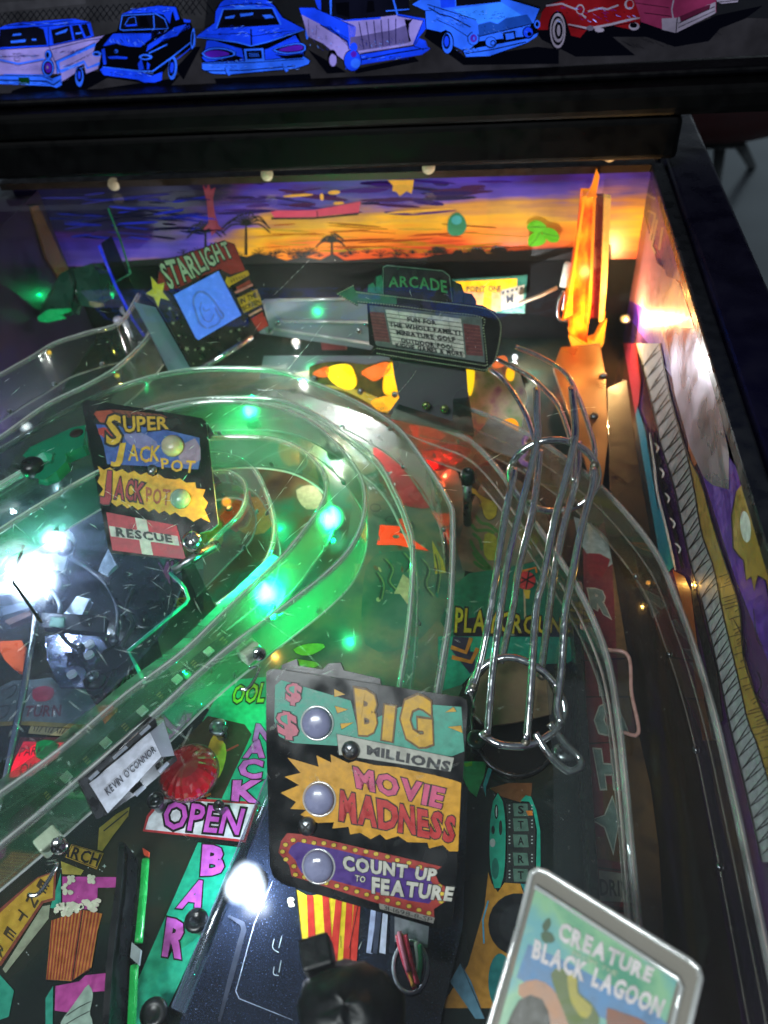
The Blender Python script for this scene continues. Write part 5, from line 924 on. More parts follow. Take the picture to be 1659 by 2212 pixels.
slab('mounting_strip', P, s5([(80, 790), (330, 850), (730, 1555), (480, 1560), (240, 1080)]), 0.002, clear('strip_plastic', '#b8c4d0', 0.45, 0.2, 0.3, '#8296aa'), st, -0.004)
lathe('pin', P(*s5([(830, 1515)])[0], .003), P(*s5([(1140, 1315)])[0], .003) - P(*s5([(830, 1515)])[0], .003), [(0.0022, 0), (0.0022, .046), (0.0012, .047)], CHROME, st)

# arcade sign
ar = thing('marquee_sign', 'dark green marquee sign lettered ARCADE with a beaded arrow and white letter board', 'sign', at(930, 900, 0.03))
pb = at(*s6([(900, 1380)])[0], .070); P = Plane(pb, (0.16, -1, 0.60))
DG = solid('sign_green', '#123026', 0.5, 0, .15); DG2 = solid('sign_dark', '#101416', 0.5, 0, .15)
slab('post', P, s6([(575, 960), (1275, 1060), (1290, 1290), (1345, 1680), (540, 1500), (645, 1350), (600, 1150)]), 0.003, solid('smoked_plastic', '#4a4b4f', .25, 0, .5, .12, 20, coat=.3), ar, -0.004)
slab('top_board', P, s6([(345, 365), (350, 290), (400, 258), (425, 205), (478, 188), (490, 112), (530, 96), (1060, 150), (1112, 192), (1140, 250), (1222, 282), (1250, 360), (1322, 372), (1362, 432), (1368, 500), (345, 400)]), 0.002, DG, ar)
slab('board', P, s6([(58, 372), (225, 285), (240, 345), (1420, 480), (1540, 540), (1602, 650), (1592, 800), (1540, 1000), (1440, 1098), (375, 935), (432, 872), (365, 842), (345, 470), (262, 462), (258, 490)]), 0.002, DG2, ar, 0.0022)
a = Art(P, s6); L0 = 20
a.poly([(62, 372), (215, 292), (235, 345), (620, 392), (620, 470), (262, 455), (255, 482)], ink('#1f6a4c'), L0); a.poly([(262, 372), (470, 398), (470, 430), (262, 410)], ink('#1d5a6c'), L0 + 1)
a.poly([(500, 128), (1050, 168), (1118, 218), (1142, 452), (525, 382)], ink('#0c1114'), 2); a.line([(495, 380), (495, 125), (530, 108), (1050, 158), (1112, 205), (1140, 450)], 2, ink('#6a8a74'), 3)
a.poly([(350, 358), (356, 295), (400, 268), (420, 300), (425, 368)], ink('#1f8a60'), 2); a.poly([(425, 368), (430, 215), (478, 198), (490, 240), (500, 375)], ink('#1f8a60'), 2.4); a.poly([(1150, 265), (1215, 290), (1240, 365), (1235, 462), (1150, 450)], ink('#20302a'), 2); a.poly([(1250, 372), (1315, 382), (1350, 440), (1350, 475), (1250, 465)], ink('#20302a'), 2.4)
a.text('ARCADE', [(545, 215), (1085, 255), (1095, 365), (545, 305)], ink('#3f9a5c'), 4, 0.022, None, 0.02, arch=.18)
a.poly([(365, 478), (1410, 592), (1442, 1012), (440, 855), (425, 840)], ink('#5f6c6a'), L0 + 2)
for q in ([(370, 535), (505, 550), (560, 825), (415, 808)], [(1238, 648), (1392, 668), (1425, 952), (1268, 940)]):
    a.poly(q, ink('#6a3a3e'), L0 + 3)
    for i in range(1, 9):
        u = i / 9; a.line([(q[0][0] + (q[3][0] - q[0][0]) * u, q[0][1] + (q[3][1] - q[0][1]) * u), (q[1][0] + (q[2][0] - q[1][0]) * u, q[1][1] + (q[2][1] - q[1][1]) * u)], 1.3, ink('#8a4a4a'), L0 + 4)
LQ = [(515, 518), (1218, 605), (1258, 965), (582, 842)]; a.poly(LQ, ink('#d4d6cc'), L0 + 3)
for i in range(1, 9):
    u = i / 9; a.line([(515 + 67 * u, 518 + 324 * u), (1218 + 40 * u, 605 + 360 * u)], 1.6, ink('#59625c'), L0 + 4)
for u in (.17, .39, .61, .83): a.line([(515 + 703 * u, 518 + 87 * u), (582 + 676 * u, 842 + 123 * u)], 1.0, ink('#7a847c'), L0 + 4.4)
for tx, q in (('FUN FOR', [(715, 590), (985, 625), (990, 662), (720, 628)]), ('THE WHOLE FAMILY!', [(548, 638), (1208, 715), (1214, 755), (554, 676)]), ('MINIATURE GOLF', [(612, 708), (1158, 778), (1165, 820), (620, 748)]), ('OUTDOOR POOL', [(658, 785), (1150, 852), (1156, 892), (664, 824)]), ('KIDDIE GAMES & MORE', [(608, 828), (1230, 912), (1236, 952), (615, 866)])): a.text(tx, q, ink('#22262a'), L0 + 6, 0.05)
def beads(pts, k):
    P2 = crom([Vector((*p, 0)) for p in pts], k)
    for p in P2: a.ell(p.x, p.y, 7.5, 6.5, ink('#9aa888'), L0 + 6, 0, 8)
beads([(250, 358), (600, 400), (1000, 448), (1400, 500), (1500, 540), (1580, 640), (1580, 780), (1530, 990), (1450, 1075)], 84); beads([(265, 445), (600, 480), (1000, 535), (1400, 588), (1425, 700), (1450, 900), (1460, 1030)], 62); beads([(75, 372), (150, 330), (215, 298)], 8); beads([(75, 376), (160, 425), (250, 472)], 9); beads([(440, 880), (800, 935), (1200, 1000), (1440, 1040)], 46); beads([(440, 925), (800, 985), (1200, 1045), (1430, 1080)], 46)
a.build('print', ar)
PF_ = clear('post_foot', '#b8c4c0', 0.12, 0.06, 0.35); slab('foot', Plane((0, 0, 0.068), (0, 0, 1)), s6([(640, 1400), (1140, 1560), (1150, 1280), (1290, 1290), (1345, 1680), (560, 1520)]), 0.002, PF_, ar)
for q in s6([(895, 1415), (1065, 1445)]): screw('screw', P(*q, 0.0005), P.n, 0.0030, ar, solid('green_brass', '#8a9a5c', 0.3, 0.9))
# yellow ticket plastic behind the marquee
tk = thing('ticket_plastic', 'yellow lit ticket shaped plastic with film strip behind the marquee sign', 'plastic', at(1060, 640, 0.04))
P = Plane((0, 0.600, 0.06), (0, -1, 0.2))
slab('sheet', P, r5([(-30, 680), (300, 662), (375, 655), (360, 860), (20, 850)]), 0.002, solid('ticket_teal', '#2a6a5c', 0.3), tk)
a = Art(P, r5); a.poly([(-20, 690), (320, 672), (318, 720), (240, 745), (-20, 740)], solid('ticket_yellow', '#e0a818', 0.3, emis='#e8a810', es=0.75), 2); a.poly([(-20, 742), (240, 747), (235, 845), (20, 842)], solid('ticket_peach', '#e0905c', 0.3, emis='#e88a50', es=0.6), 2); a.poly([(142, 745), (185, 745), (180, 840), (138, 840)], solid('ticket_orange', '#f0a010', 0.3, emis='#ffa008', es=0.9), 3); a.poly([(230, 735), (360, 705), (350, 815), (235, 840)], ink('#a8a08c'), 3)
a.text('POINT ONE', [(50, 715), (235, 712), (235, 740), (50, 742)], ink('#4a2c08'), 4, 0.022); a.text('M', [(262, 765), (300, 755), (300, 800), (265, 805)], BLACK, 5, 0.022)
for i in range(5): a.poly([(240 + i * 24, 742 - i * 6), (252 + i * 24, 739 - i * 6), (252 + i * 24, 752 - i * 6), (240 + i * 24, 755 - i * 6)], BLACK, 5)
a.build('print', tk)
# flame plastics and lit scenery at the back
def lit(h, e=0.8, n=None): return solid('lit_' + h, h, 0.3, 0, 0.5, 0.3, 90, emis=h, es=e * 1.25)
fl = thing('flame_plastic', 'yellow and orange lit flame plastics behind the outer ramp', 'plastic', at(770, 840, 0.02))
P = Plane(at(760, 850, .025), (0, -1, .6))
bevel(slab('backing', P, smooth2(r7([(520, 75), (700, 40), (900, 60), (1110, 40), (1125, 270), (1050, 385), (900, 330), (760, 260), (560, 180)]), 3), .002, mottle('flame_backing', [(.3, '#3a2410'), (.5, '#6a5a20'), (.65, '#2c3018'), (.8, '#8a5a1c')], 40, .25), fl, -.003), .0004)
for q_ in r7([(560, 150), (860, 235), (1085, 255)]): screw('screw', P(*q_, -.001), P.n, .0028, fl, STEEL)
for q, m in (([(640, 85), (720, 58), (800, 72), (835, 185), (780, 225), (690, 185), (645, 130)], lit('#ffd400', 0.95)), ([(548, 118), (600, 85), (650, 75), (650, 135), (590, 140)], lit('#e8601c', .7)), ([(868, 105), (1000, 48), (1060, 62), (1040, 110), (960, 165), (900, 140)], lit('#f0681c', .8)), ([(1045, 60), (1075, 60), (1105, 170), (1100, 240), (1020, 250), (1010, 160)], lit('#ffc000', .9)), ([(1555, 88), (1600, 92), (1605, 190), (1570, 230)], lit('#ffd818', .9)), ([(560, 190), (780, 240), (1000, 360), (1050, 370), (990, 290), (820, 220)], lit('#c8a83c', .35)), ([(930, 300), (1110, 250), (1110, 300), (1020, 370)], lit('#ffb020', .8))): bevel(slab('flame', P, smooth2(r7(q)), 0.002, m, fl), .0004)
fl2 = thing('scenery_plastic', 'pale green and yellow lit scenery plastic to the right of the marquee post', 'plastic', at(1080, 830, 0.02))
P = Plane(at(1080, 850, .03), (0, -1, .6))
slab('sheet', P, r8([(170, 50), (420, 40), (470, 200), (430, 420), (210, 420), (170, 250)]), 0.002, mottle('scenery_green', [(0.3, '#7fae6c'), (0.5, '#c8d0b8'), (0.62, '#a888a8'), (0.75, '#6a8a4c')], 60, 0.3), fl2)
for q, m in (([(170, 60), (210, 65), (205, 160), (180, 200)], lit('#ffd818', .9)), ([(375, 60), (405, 60), (405, 110), (385, 125), (365, 100)], lit('#ffc818', .9)), ([(300, 20), (360, 0), (372, 40), (310, 62)], lit('#f0783c', .7)), ([(340, 330), (400, 310), (430, 350), (410, 395), (350, 390)], lit('#ff9c10', .8))): slab('lit_patch', P, smooth2(r8(q)), 0.001, m, fl2, 0.002)
slab('white_chute', Plane(at(1080, 960, .02), (0, -.5, 1)), r8([(290, 300), (470, 400), (460, 520), (310, 470), (200, 420)]), 0.002, solid('white_plastic', '#b8b6c0', 0.3), fl2);  tube('purple_edge', crom([at(*r8([p])[0], .032) for p in ((485, 385), (455, 420), (465, 470), (440, 515), (475, 540))], 24), 0.0018, solid('purple_edge', '#a87ad0', 0.3, emis='#8a5ac0', es=.3), fl2)
# three green leaves on the back panel
lf = thing('leaf_sprig', 'three bright green plastic leaves hanging in front of the sunset panel', 'leaves', Plane((0, .612, .1), (0, -1, 0))(1172, 505))
P = Plane((0, 0.6165, 0.1), (0, -1, 0.15)); LG = lit('#5cb818', .38)
for q in ([(372, 400), (400, 370), (440, 368), (478, 400), (450, 428), (400, 425)], [(455, 430), (480, 405), (520, 415), (546, 450), (535, 478), (490, 475)], [(385, 500), (382, 460), (400, 435), (440, 428), (475, 470), (440, 498)]):
    o = slab('leaf', P, smooth2(r5(q)), 0.0015, LG, lf); c = [(sum(p[0] for p in q) / 6, sum(p[1] for p in q) / 6)]
    a = Art(P, r5); a.line([q[0], c[0], q[3]], 1.0, ink('#2a5a10'), 2); a.build('vein', o)

# orange lit column and clear column at the right back
oc = thing('amber_column', 'tall orange lit plastic column standing at the right end of the back panel', 'column', at(1258, 745, 0.0))
P = Plane(at(1258, 752, 0.012), (0, -1, 0))
def amber():
    m, nt, out = newmat('amber_plastic'); b = nd(nt, 'ShaderNodeBsdfPrincipled'); nt.links.new(b.outputs[0], out.inputs[0])
    n = noise(nt, 75, 5, stretch=(1, 1, .5)); cr = nd(nt, 'ShaderNodeValToRGB'); nt.links.new(n.outputs[0], cr.inputs[0]); el = cr.color_ramp.elements
    st = [(0.3, '#a01c04'), (0.45, '#e0480a'), (0.58, '#ff8410'), (0.7, '#ffb428')]
    while len(el) < 4: el.new(.5)
    for e, (p_, c) in zip(el, st): e.position = p_; e.color = (*lin(c), 1)
    nt.links.new(cr.outputs[0], b.inputs['Base Color']); nt.links.new(cr.outputs[0], b.inputs['Emission Color']); b.inputs['Emission Strength'].default_value = 0.55; b.inputs['Roughness'].default_value = .25; return m
AM = amber()
bevel(slab('body', P, r5([(672, 240), (740, 238), (712, 800), (700, 905), (690, 1010), (625, 1030), (598, 960), (612, 880), (568, 885), (600, 700), (640, 480)]), 0.014, AM, oc), .001)
slab('bright_edge', P, r5([(672, 240), (684, 240), (650, 480), (618, 720), (615, 860), (572, 880), (606, 690)]), 0.002, lit('#f09a18', .7), oc, 0.0022); slab('bright_edge', P, r5([(726, 240), (740, 238), (716, 800), (702, 905), (692, 905), (705, 700)]), 0.002, lit('#e87c14', .62), oc, 0.0022)
slab('tip', P, r5([(745, 95), (760, 130), (740, 235), (690, 245), (720, 180)]), 0.004, lit('#e07818', .7), oc); bevel(slab('foot', P, r5([(600, 970), (690, 1015), (735, 1000), (788, 900), (780, 1000), (740, 1062), (640, 1062), (612, 1030)]), 0.012, lit('#c8801c', .5), oc, 0.004), .001)
slab('dark_core', P, r5([(742, 250), (788, 250), (758, 905), (706, 905)]), 0.004, lit('#5a0c10', .25), oc, -0.006)
slab('clear_post', P, r5([(786, 240), (822, 245), (800, 700), (780, 905), (757, 905), (768, 700)]), 0.006, lit('#d8a450', .45), oc)
lamp('column_glow', 'POINT', P(*r5([(690, 700)])[0], 0.02), 0.06, (1, .5, .12), 0.004, parent=oc)
wp = thing('tipped_rod', 'thin pale rod with a white tip between the ticket plastic and amber column', 'rod', at(1190, 690, .05))
P2_ = Plane(at(1225, 660, .05), (0, -1, .2)); tube('rod', [P2_(*q) for q in r5([(330, 805), (440, 765), (535, 720)])], 0.0016, solid('pale_rod', '#b09a84', 0.4), wp); lathe('tip', P2_(*r5([(565, 715)])[0]), P2_(*r5([(590, 595)])[0]) - P2_(*r5([(565, 715)])[0]), [(0.003, 0), (0.003, .018), (.0022, .020)], solid('white_tip', '#dcd8c8', 0.3, emis='#d8d0b8', es=.3), wp)
tube('hook', crom([P2_(*q) for q in r5([(570, 740), (545, 790), (535, 870), (560, 900), (600, 890)])], 24), 0.0016, CHROME, wp)
# big bronze lamp shade reflector on the right at the back
mg = thing('metal_guide', 'bent bronze lit metal guide between the amber column and the cabinet side', 'guide', at(1340, 800, 0))
GP = solid('bronze_steel', '#7a5c3c', 0.38, 0.7, 0.5, 0.35, 30)
GPl = Plane((0, 0, .030), (0, 0, 1))
bevel(slab('plate', GPl, r8([(600, 60), (640, -40), (830, -60), (860, 120), (870, 420), (840, 640), (790, 620), (740, 470), (660, 240)]), .0025, GP, mg), .001)
bevel(slab('dark_plate', Plane((0, 0, .026), (0, 0, 1)), r8([(870, 160), (960, 120), (1000, 420), (1080, 900), (1000, 860), (880, 660)]), .0025, solid('dark_bracket_metal', '#17120e', .4, .3), mg), .001)
for q_ in r8([(845, 100), (800, 300)]): screw('screw', GPl(*q_, .0004), (0, 0, 1), .0030, mg, STEEL)
bf = structure(slab('lane_floor', Plane((0, 0, .0012), (0, 0, 1)), [(1250, 830), (1330, 700), (1360, 740), (1420, 1100), (1480, 1400), (1560, 1800), (1660, 2300), (1440, 2300), (1400, 1900), (1370, 1500), (1330, 1250), (1290, 1050)], 0.001, mottle('lane_wood', [(0.3, '#120e0b'), (0.5, '#221a13'), (0.7, '#16110d')], 18, 0.15)))
slab('wood_strip', Plane((0, 0, .0020), (0, 0, 1)), r11([(920, 740), (1020, 735), (1080, 1000), (1120, 1300), (1180, 2300), (1040, 2300), (960, 1300)]), .0006, mottle('lane_strip_wood', [(.3, '#4a3624'), (.55, '#664c30'), (.7, '#3a2a1c')], 30, .2), bf)
bevel(boxw('lane_rail', (0.050, 0.06, 0.0016), (0.0545, 0.32, 0.02), solid('lane_rail_plastic', '#1c1f1e', 0.3), None), .001)
tag(bpy.data.objects['lane_rail'], 'low dark rail along the shooter lane left of the tower print', 'rail')
# ================================================================== poster, cap, jewel, lamps, posts
po = thing('poster_keyring', 'clear acrylic case holding a small green and blue film poster, lower right', 'keyring', at(1300, 2120, .1))
P = plane3(at(*r14([(390, 350)])[0], .122), at(*r14([(1290, 850)])[0], .122), at(*r14([(230, 1128)])[0], .110))
ACR = clear('acrylic_case', '#d0d0cc', 0.34, 0.06, 0.4, '#c4beb2', 0.0, 0.08)
cp = r14([(385, 370), (395, 325), (430, 303), (480, 320), (1240, 790), (1285, 830), (1298, 880), (1280, 960), (1080, 1800), (60, 1500), (330, 600)])
bevel(slab('case', P, cp, 0.006, ACR, po, 0), .0012, 3)
tube('case_edge', [P(*q, 0.0004) for q in cp], 0.0010, RIM, po, 6, True)
a = Art(P, r14)
a.poly([(420, 402), (1175, 890), (950, 1760), (130, 1480)], mottle('poster_sky', [(0.3, '#3f8a6c'), (0.45, '#7fae84'), (0.6, '#5a9aa0'), (0.75, '#96b88c')], 45, 0.3), 3)
a.poly([(380, 700), (700, 860), (1110, 1080), (1080, 1200), (340, 900)], ink('#5a86b0'), 4, 2)
a.text('CREATURE', [(552, 585), (1052, 838), (1028, 905), (535, 672)], ink('#d4cccc'), 8, 0.05, None, 0.02); a.text('FROM THE', [(620, 735), (860, 850), (850, 875), (612, 758)], ink('#b4c0a0'), 8, 0.0); a.text('BLACK LAGOON', [(415, 680), (1112, 1005), (1080, 1088), (398, 768)], ink('#d4cccc'), 8, 0.05, None, 0.02)
a.poly([(330, 920), (420, 890), (500, 930), (560, 1020), (600, 1128), (560, 1400), (480, 1300), (440, 1040), (340, 990)], ink('#b98a6a'), 5, 3); a.poly([(500, 860), (560, 830), (640, 870), (650, 960), (720, 1020), (760, 1128), (640, 1200), (560, 1040)], ink('#5f7034'), 5.5, 3); a.poly([(590, 860), (640, 890), (640, 960), (720, 1040), (680, 1100), (610, 1010)], ink('#b0a43c'), 6, 3); a.poly([(330, 1000), (450, 990), (500, 1128), (480, 1300), (250, 1250)], ink('#3c3a2c'), 5.2, 3); a.poly([(800, 1040), (860, 1060), (1020, 1128), (1000, 1250), (820, 1200)], ink('#8a5a44'), 6, 3)
a.poly([(455, 600), (490, 560), (500, 600), (470, 640)], ink('#3c5a3a'), 6, 3); a.poly([(450, 640), (500, 640), (520, 690), (460, 690)], ink('#3c5a3a'), 6.4, 3)
a.build('picture', po)
tube('case_seam', [P(*q, 0.0016) for q in r14([(415, 395), (1175, 885), (1195, 930), (1130, 1200)])], 0.0008, RIM, po, 6)

# black cap in the foreground, out of focus
bc = thing('black_cap', 'black faceted rubber cap at the bottom edge in front of the popcorn print', 'cap', at(760, 2180, .06))
c0 = at(752, 2190, .098); Vv, Ff = [], []
nr, nc = 9, 14
for i in range(nr):
    th_ = math.pi * .52 * i / (nr - 1)
    for k in range(nc):
        ph = 2 * math.pi * k / nc; rr_ = 0.0185 * (1 + .10 * math.sin(3 * ph + i) + random.uniform(-.05, .05)); Vv.append(c0 + Vector((rr_ * math.sin(th_) * math.cos(ph), rr_ * math.sin(th_) * math.sin(ph) * .95, rr_ * 1.0 * math.cos(th_) - .006 - (0 if i < nr - 1 else .035))))
for i in range(nr - 1):
    for k in range(nc): Ff.append((i * nc + k, i * nc + (k + 1) % nc, (i + 1) * nc + (k + 1) % nc, (i + 1) * nc + k))
RUB = solid('black_rubber', '#0b1012', 0.42, 0, 0.45, .3, 200, bump=.15)
mesh_obj('dome', Vv, Ff, RUB, bc, smooth=True)
bevel(boxo('tab', at(688, 2068, .092), Vector((.0052, .002, 0)), Vector((-.002, .005, 0)), Vector((0, 0, .008)), RUB, bc), .0012)

# mirror-black lower playfield plate with a striped popcorn bag
mp = thing('speckled_plate', 'glossy speckled dark plate with a striped popcorn bag print at the bottom', 'plate', at(720, 2000, .004))
SPK = mottle('speckled_gloss', [(0.3, '#0e121c'), (0.6, '#19202f'), (0.7, '#2c3850'), (0.8, '#8fa0c0')], 1500, 0.16, 2, 0.6, .6)
P = Plane((0, 0, .008), (0, 0, 1))
bevel(slab('sheet', P, [(600, 1700), (575, 1745), (470, 2000), (380, 2230), (370, 2300), (920, 2330), (1000, 2000), (1010, 1700)], 0.002, SPK, mp), .0005)
a = Art(P, r13)
a.poly([(440, 335), (520, 380), (640, 360), (760, 420), (850, 432), (800, 715), (790, 800), (640, 1000), (490, 780)], ink('#d8bc24'), 3)
for (x0, x1, y0) in ((512, 528, 372), (612, 640, 366), (700, 655, 400), (770, 742, 420), (820, 782, 428)): a.poly([(x0, y0), (x0 + 42, y0 + 6), (x1 + 52, 860), (x1 + 2, 860)], ink('#c03024'), 4)
a.line([(440, 335), (490, 780), (560, 810)], 2, BLACK, 5); a.line([(735, 640), (735, 720)], 1.6, BLACK, 5); a.line([(850, 432), (790, 720)], 1.6, BLACK, 5)
for i in range(9):
    for k in range(3): a.ell(410 + random.uniform(-12, 12), 418 + random.uniform(-24, 24), 13, 12, ink('#d8d4b4'), 4 + .2 * k + .03 * i, 0, 8)
a.line([(420, 1190), (70, 1050), (48, 1000), (60, 960), (170, 560), (290, 280)], 1.6, ink('#a8b4c8'), 4); a.line([(0, 510), (90, 560), (100, 600), (20, 900), (-60, 1200)], 12, ink('#2c3242'), 4)
a.poly([(1085, 510), (1310, 580), (1300, 720), (1085, 680)], ink('#8a8e96'), 5)
for p in ([(300, 660), (290, 720), (330, 750)], [(350, 640), (330, 720)], [(300, 840), (295, 890), (330, 900)], [(345, 800), (330, 880)], [(870, 680), (850, 730)]): a.line(p, 1.8, PALE, 5, 3)
for (x0, x1, m) in ((930, 900, '#a8b4d8'), (970, 930, '#3a4258'), (1010, 985, '#c8d0e8'), (1060, 1050, '#222838')): a.poly([(x0, 470), (x0 + 32, 478), (x1 + 40, 760), (x1, 750)], ink(m), 4)
a.build('print', mp)
hole = [P(*q, .0016) for q in r13([(1190 + 112 * math.cos(t), 850 + 168 * math.sin(t)) for t in [2 * math.pi * i / 30 for i in range(30)]])]
mesh_obj('well', hole + [p + Vector((0, 0, -.004)) for p in hole], [tuple(range(30, 60))] + [(i, (i + 1) % 30, 30 + (i + 1) % 30, 30 + i) for i in range(30)], solid('lit_well', '#dfe2ea', 0.4, emis='#cfd8f0', es=.45), mp)
tube('lip', hole, 0.0009, solid('well_lip', '#a0a4ac', .3), mp, 6, True)
for i, (pts_, c) in enumerate((([(1105, 650), (1150, 820), (1220, 1000)], '#c83a50'), ([(1130, 650), (1170, 830), (1215, 990)], '#d8a03c'), ([(1160, 660), (1200, 840), (1240, 980)], '#c83a50'), ([(1225, 700), (1240, 830), (1235, 960)], '#c9ccd0'), ([(1250, 720), (1258, 830), (1240, 960)], '#2f9a6c'), ([(1120, 640), (1140, 740), (1180, 900)], '#c8788c'))):
    tube('wire', crom([P(*q, .004 + .0012 * (i % 3)) for q in r13(pts_)], 20), 0.0011, solid('wire_' + c, c, .35), mp, 6)
# clear side rail of that plate and its lamp
lathe('side_tube', P(*r12([(1180, 1470)])[0], .004), P(*r12([(1640, 330)])[0], .004) - P(*r12([(1180, 1470)])[0], .004), [(.0035, 0), (.0035, .125)], clear('tube_plastic', '#dfe6f0', .12, .05, .6, '#c8d4f0', .05, .1), mp)

def lens(core, rim, s):
    """lamp lens with bloom painted in: additive glow, burning middle, deeper coloured fading edge"""
    nm = 'lens_%s_%s_%g' % (core, rim, s)
    if nm in MC: return MC[nm]
    m, nt, out = newmat(nm); e = nd(nt, 'ShaderNodeEmission'); lw = nd(nt, 'ShaderNodeLayerWeight'); lw.inputs[0].default_value = .5
    cr = nd(nt, 'ShaderNodeValToRGB'); nt.links.new(lw.outputs['Facing'], cr.inputs[0]); el = cr.color_ramp.elements; el[0].position = .04; el[0].color = (*lin(core), 1); el[1].position = .22; el[1].color = (*lin(rim), 1)
    nt.links.new(cr.outputs[0], e.inputs[0])
    pw = nd(nt, 'ShaderNodeMath', operation='POWER'); nt.links.new(mrange(nt, lw.outputs['Facing'], 1, 0, 0, .75), pw.inputs[0]); pw.inputs[1].default_value = 4.5
    ml = nd(nt, 'ShaderNodeMath', operation='MULTIPLY'); nt.links.new(pw.outputs[0], ml.inputs[0]); ml.inputs[1].default_value = s * .5; nt.links.new(ml.outputs[0], e.inputs[1])
    tr = nd(nt, 'ShaderNodeBsdfTransparent'); ad = nd(nt, 'ShaderNodeAddShader'); nt.links.new(e.outputs[0], ad.inputs[0]); nt.links.new(tr.outputs[0], ad.inputs[1]); nt.links.new(ad.outputs[0], out.inputs[0]); MC[nm] = m; return m
def led(name, label, p, col, core, e, r=.004, axis=(0, 0, 1), group=None, size=.003, cat='lamp', s=18, rim=None):
    t = thing(name, label, cat, p, group); ax = Vector(axis).normalized()
    rim = rim or '#%02x%02x%02x' % tuple(int(255 * min(1, (c + .002)) ** (1 / 2.2)) for c in col); n_ = 14
    prof = [(r * math.sin(math.pi * i / n_), r * (1 - math.cos(math.pi * i / n_))) for i in range(1, n_)]
    lo = lathe('lens', Vector(p) - ax * r * .4, axis, prof, lens(core, rim, s), t, 28); c_ = Vector(p) + ax * r * .6; ph_ = random.uniform(0, 6)
    for v in lo.data.vertices: d_ = v.co - c_; g_ = 1 + .05 * math.sin(3 * math.atan2(d_.y, d_.x) + ph_) + .04 * math.sin(2 * math.atan2(d_.z, d_.x) + ph_); v.co = c_ + d_ * g_
    lathe('base', Vector(p) - ax * r * .9, axis, [(r * .55, 0), (r * .55, r * .48)], BLK_PLASTIC, t, 16)
    if e: lamp(name + '_light', 'POINT', Vector(p) + ax * r * .6, e, col, r * .14, parent=t)
    return t
GC = (0.0, 1.0, 0.28)
led('green_lamp', 'bright green lamp at the top of the hairpin ramp bend', at(543, 899, .058), GC, '#70ffc4', .16, .0092, s=10)
led('green_lamp', 'bright green lamp on the right side of the hairpin ramp bend', at(712, 1137, .058), GC, '#70ffc4', .28, .0112, s=10)
led('green_lamp', 'brightest green lamp, below the hairpin ramp bend above the led strip', at(580, 1297, .058), GC, '#70ffc4', .34, .0128, s=10)
led('green_bullet_lamp', 'slim green bullet lamp above the name holder on the lit ramp', at(405, 1466, .066), GC, '#18d858', .010, .0030, (0.15, .55, .8), s=1.2)
led('green_spark_lamp', 'small green lamp by the dark figure plinth at the upper left', at(243, 640, .05), GC, '#20e078', .03, .003, s=2)
led('green_side_lamp', 'green lamp at the far left edge beside the loop', at(-20, 1130, .07), GC, '#20e078', .05, .004, s=3)
led('yellow_lamp', 'small yellow lamp inside the hazy upper left ramp', at(108, 765, .066), (1, .7, .05), '#ffc410', .008, .0028, s=2.5)
led('yellow_lamp', 'small lemon lamp at the right end of the hazy upper left ramp', at(255, 815, .066), (1, .85, .1), '#e8d830', .010, .0026, s=2)
# two white spot lamps
CWH = (.72, .84, 1.0)
sp = led('white_spot_lamp', 'large blown-out white spot lamp at the left edge', at(88, 1262, .035), CWH, '#ffffff', .26, .0210, (.1, -.5, .8), s=12)
led('white_small_lamp', 'smaller white lamp just above the left spot lamp', at(128, 1175, .045), CWH, '#ffffff', .06, .0110, (.1, -.4, .8), s=7)
led('white_plate_lamp', 'blown-out white lamp beside the movie plate at its lower left', at(540, 1912, .014), CWH, '#ffffff', .28, .0120, (0, -.3, 1), s=12)
led('white_back_lamp', 'white lamp glowing under the outer ramp behind the hairpin bend', at(722, 962, .010), (1, .97, .92), '#fff4e0', .55, .0060, s=5)
led('white_rear_fill', 'added white lamp brightening the frosted box ramp at the back', at(640, 745, .020), (1, .96, .9), '#fff4e6', .35, .0050, s=4)  # extra lamp added behind the frosted panels to brighten them
led('white_corner_lamp', 'white lamp behind the right edge of the marquee sign', at(1112, 775, .022), (.95, .97, 1), '#f0f6ff', .60, .0032, s=4)
led('amber_lamp', 'amber lamp lighting the cabinet side near the back corner', at(1352, 690, .055), (1, .58, .2), '#ffb860', .60, .0045, (-.4, -.6, .6), s=4)
led('amber_low_lamp', 'tiny amber lamp low by the cabinet side above the lane', at(1400, 1262, .012), (1, .5, .1), '#ff9830', .012, .0022, s=3)
led('red_lamp', 'red lamp under the outer ramp shining on the red print', at(960, 985, .010), (1, .08, .03), '#ff2010', .06, .0018, s=2)
led('orange_lamp', 'orange lamp under the jackpot plate', at(492, 1090, .080), (1, .45, .06), '#ff8a1c', .10, .004, s=2)

gear_white = solid('glare_board_white', '#e8ecf4', .35)  # white plates added in the outline of the glare to catch the lamp
for lab_, q_ in (('added white reflector plate in the outline of the left spot lamp glare', [(60, 920), (170, 720), (260, 680), (640, 660), (590, 840), (500, 960), (440, 1080), (300, 960), (100, 1020), (-40, 1040), (-60, 960)]), ('small added white reflector plate shaped like the upper lobe of glare', [(470, 450), (590, 390), (690, 500), (660, 640), (560, 570)])):
    bevel(tag(slab('glare_board', Plane((0, 0, .026), (0, 0, 1)), t2(q_), .002, gear_white), lab_, 'glare board'), .0005)
led('white_left_lamp', 'white lamp under the hazy upper left ramp', at(60, 930, .03), CWH, '#ffffff', .12, .0060, s=4)
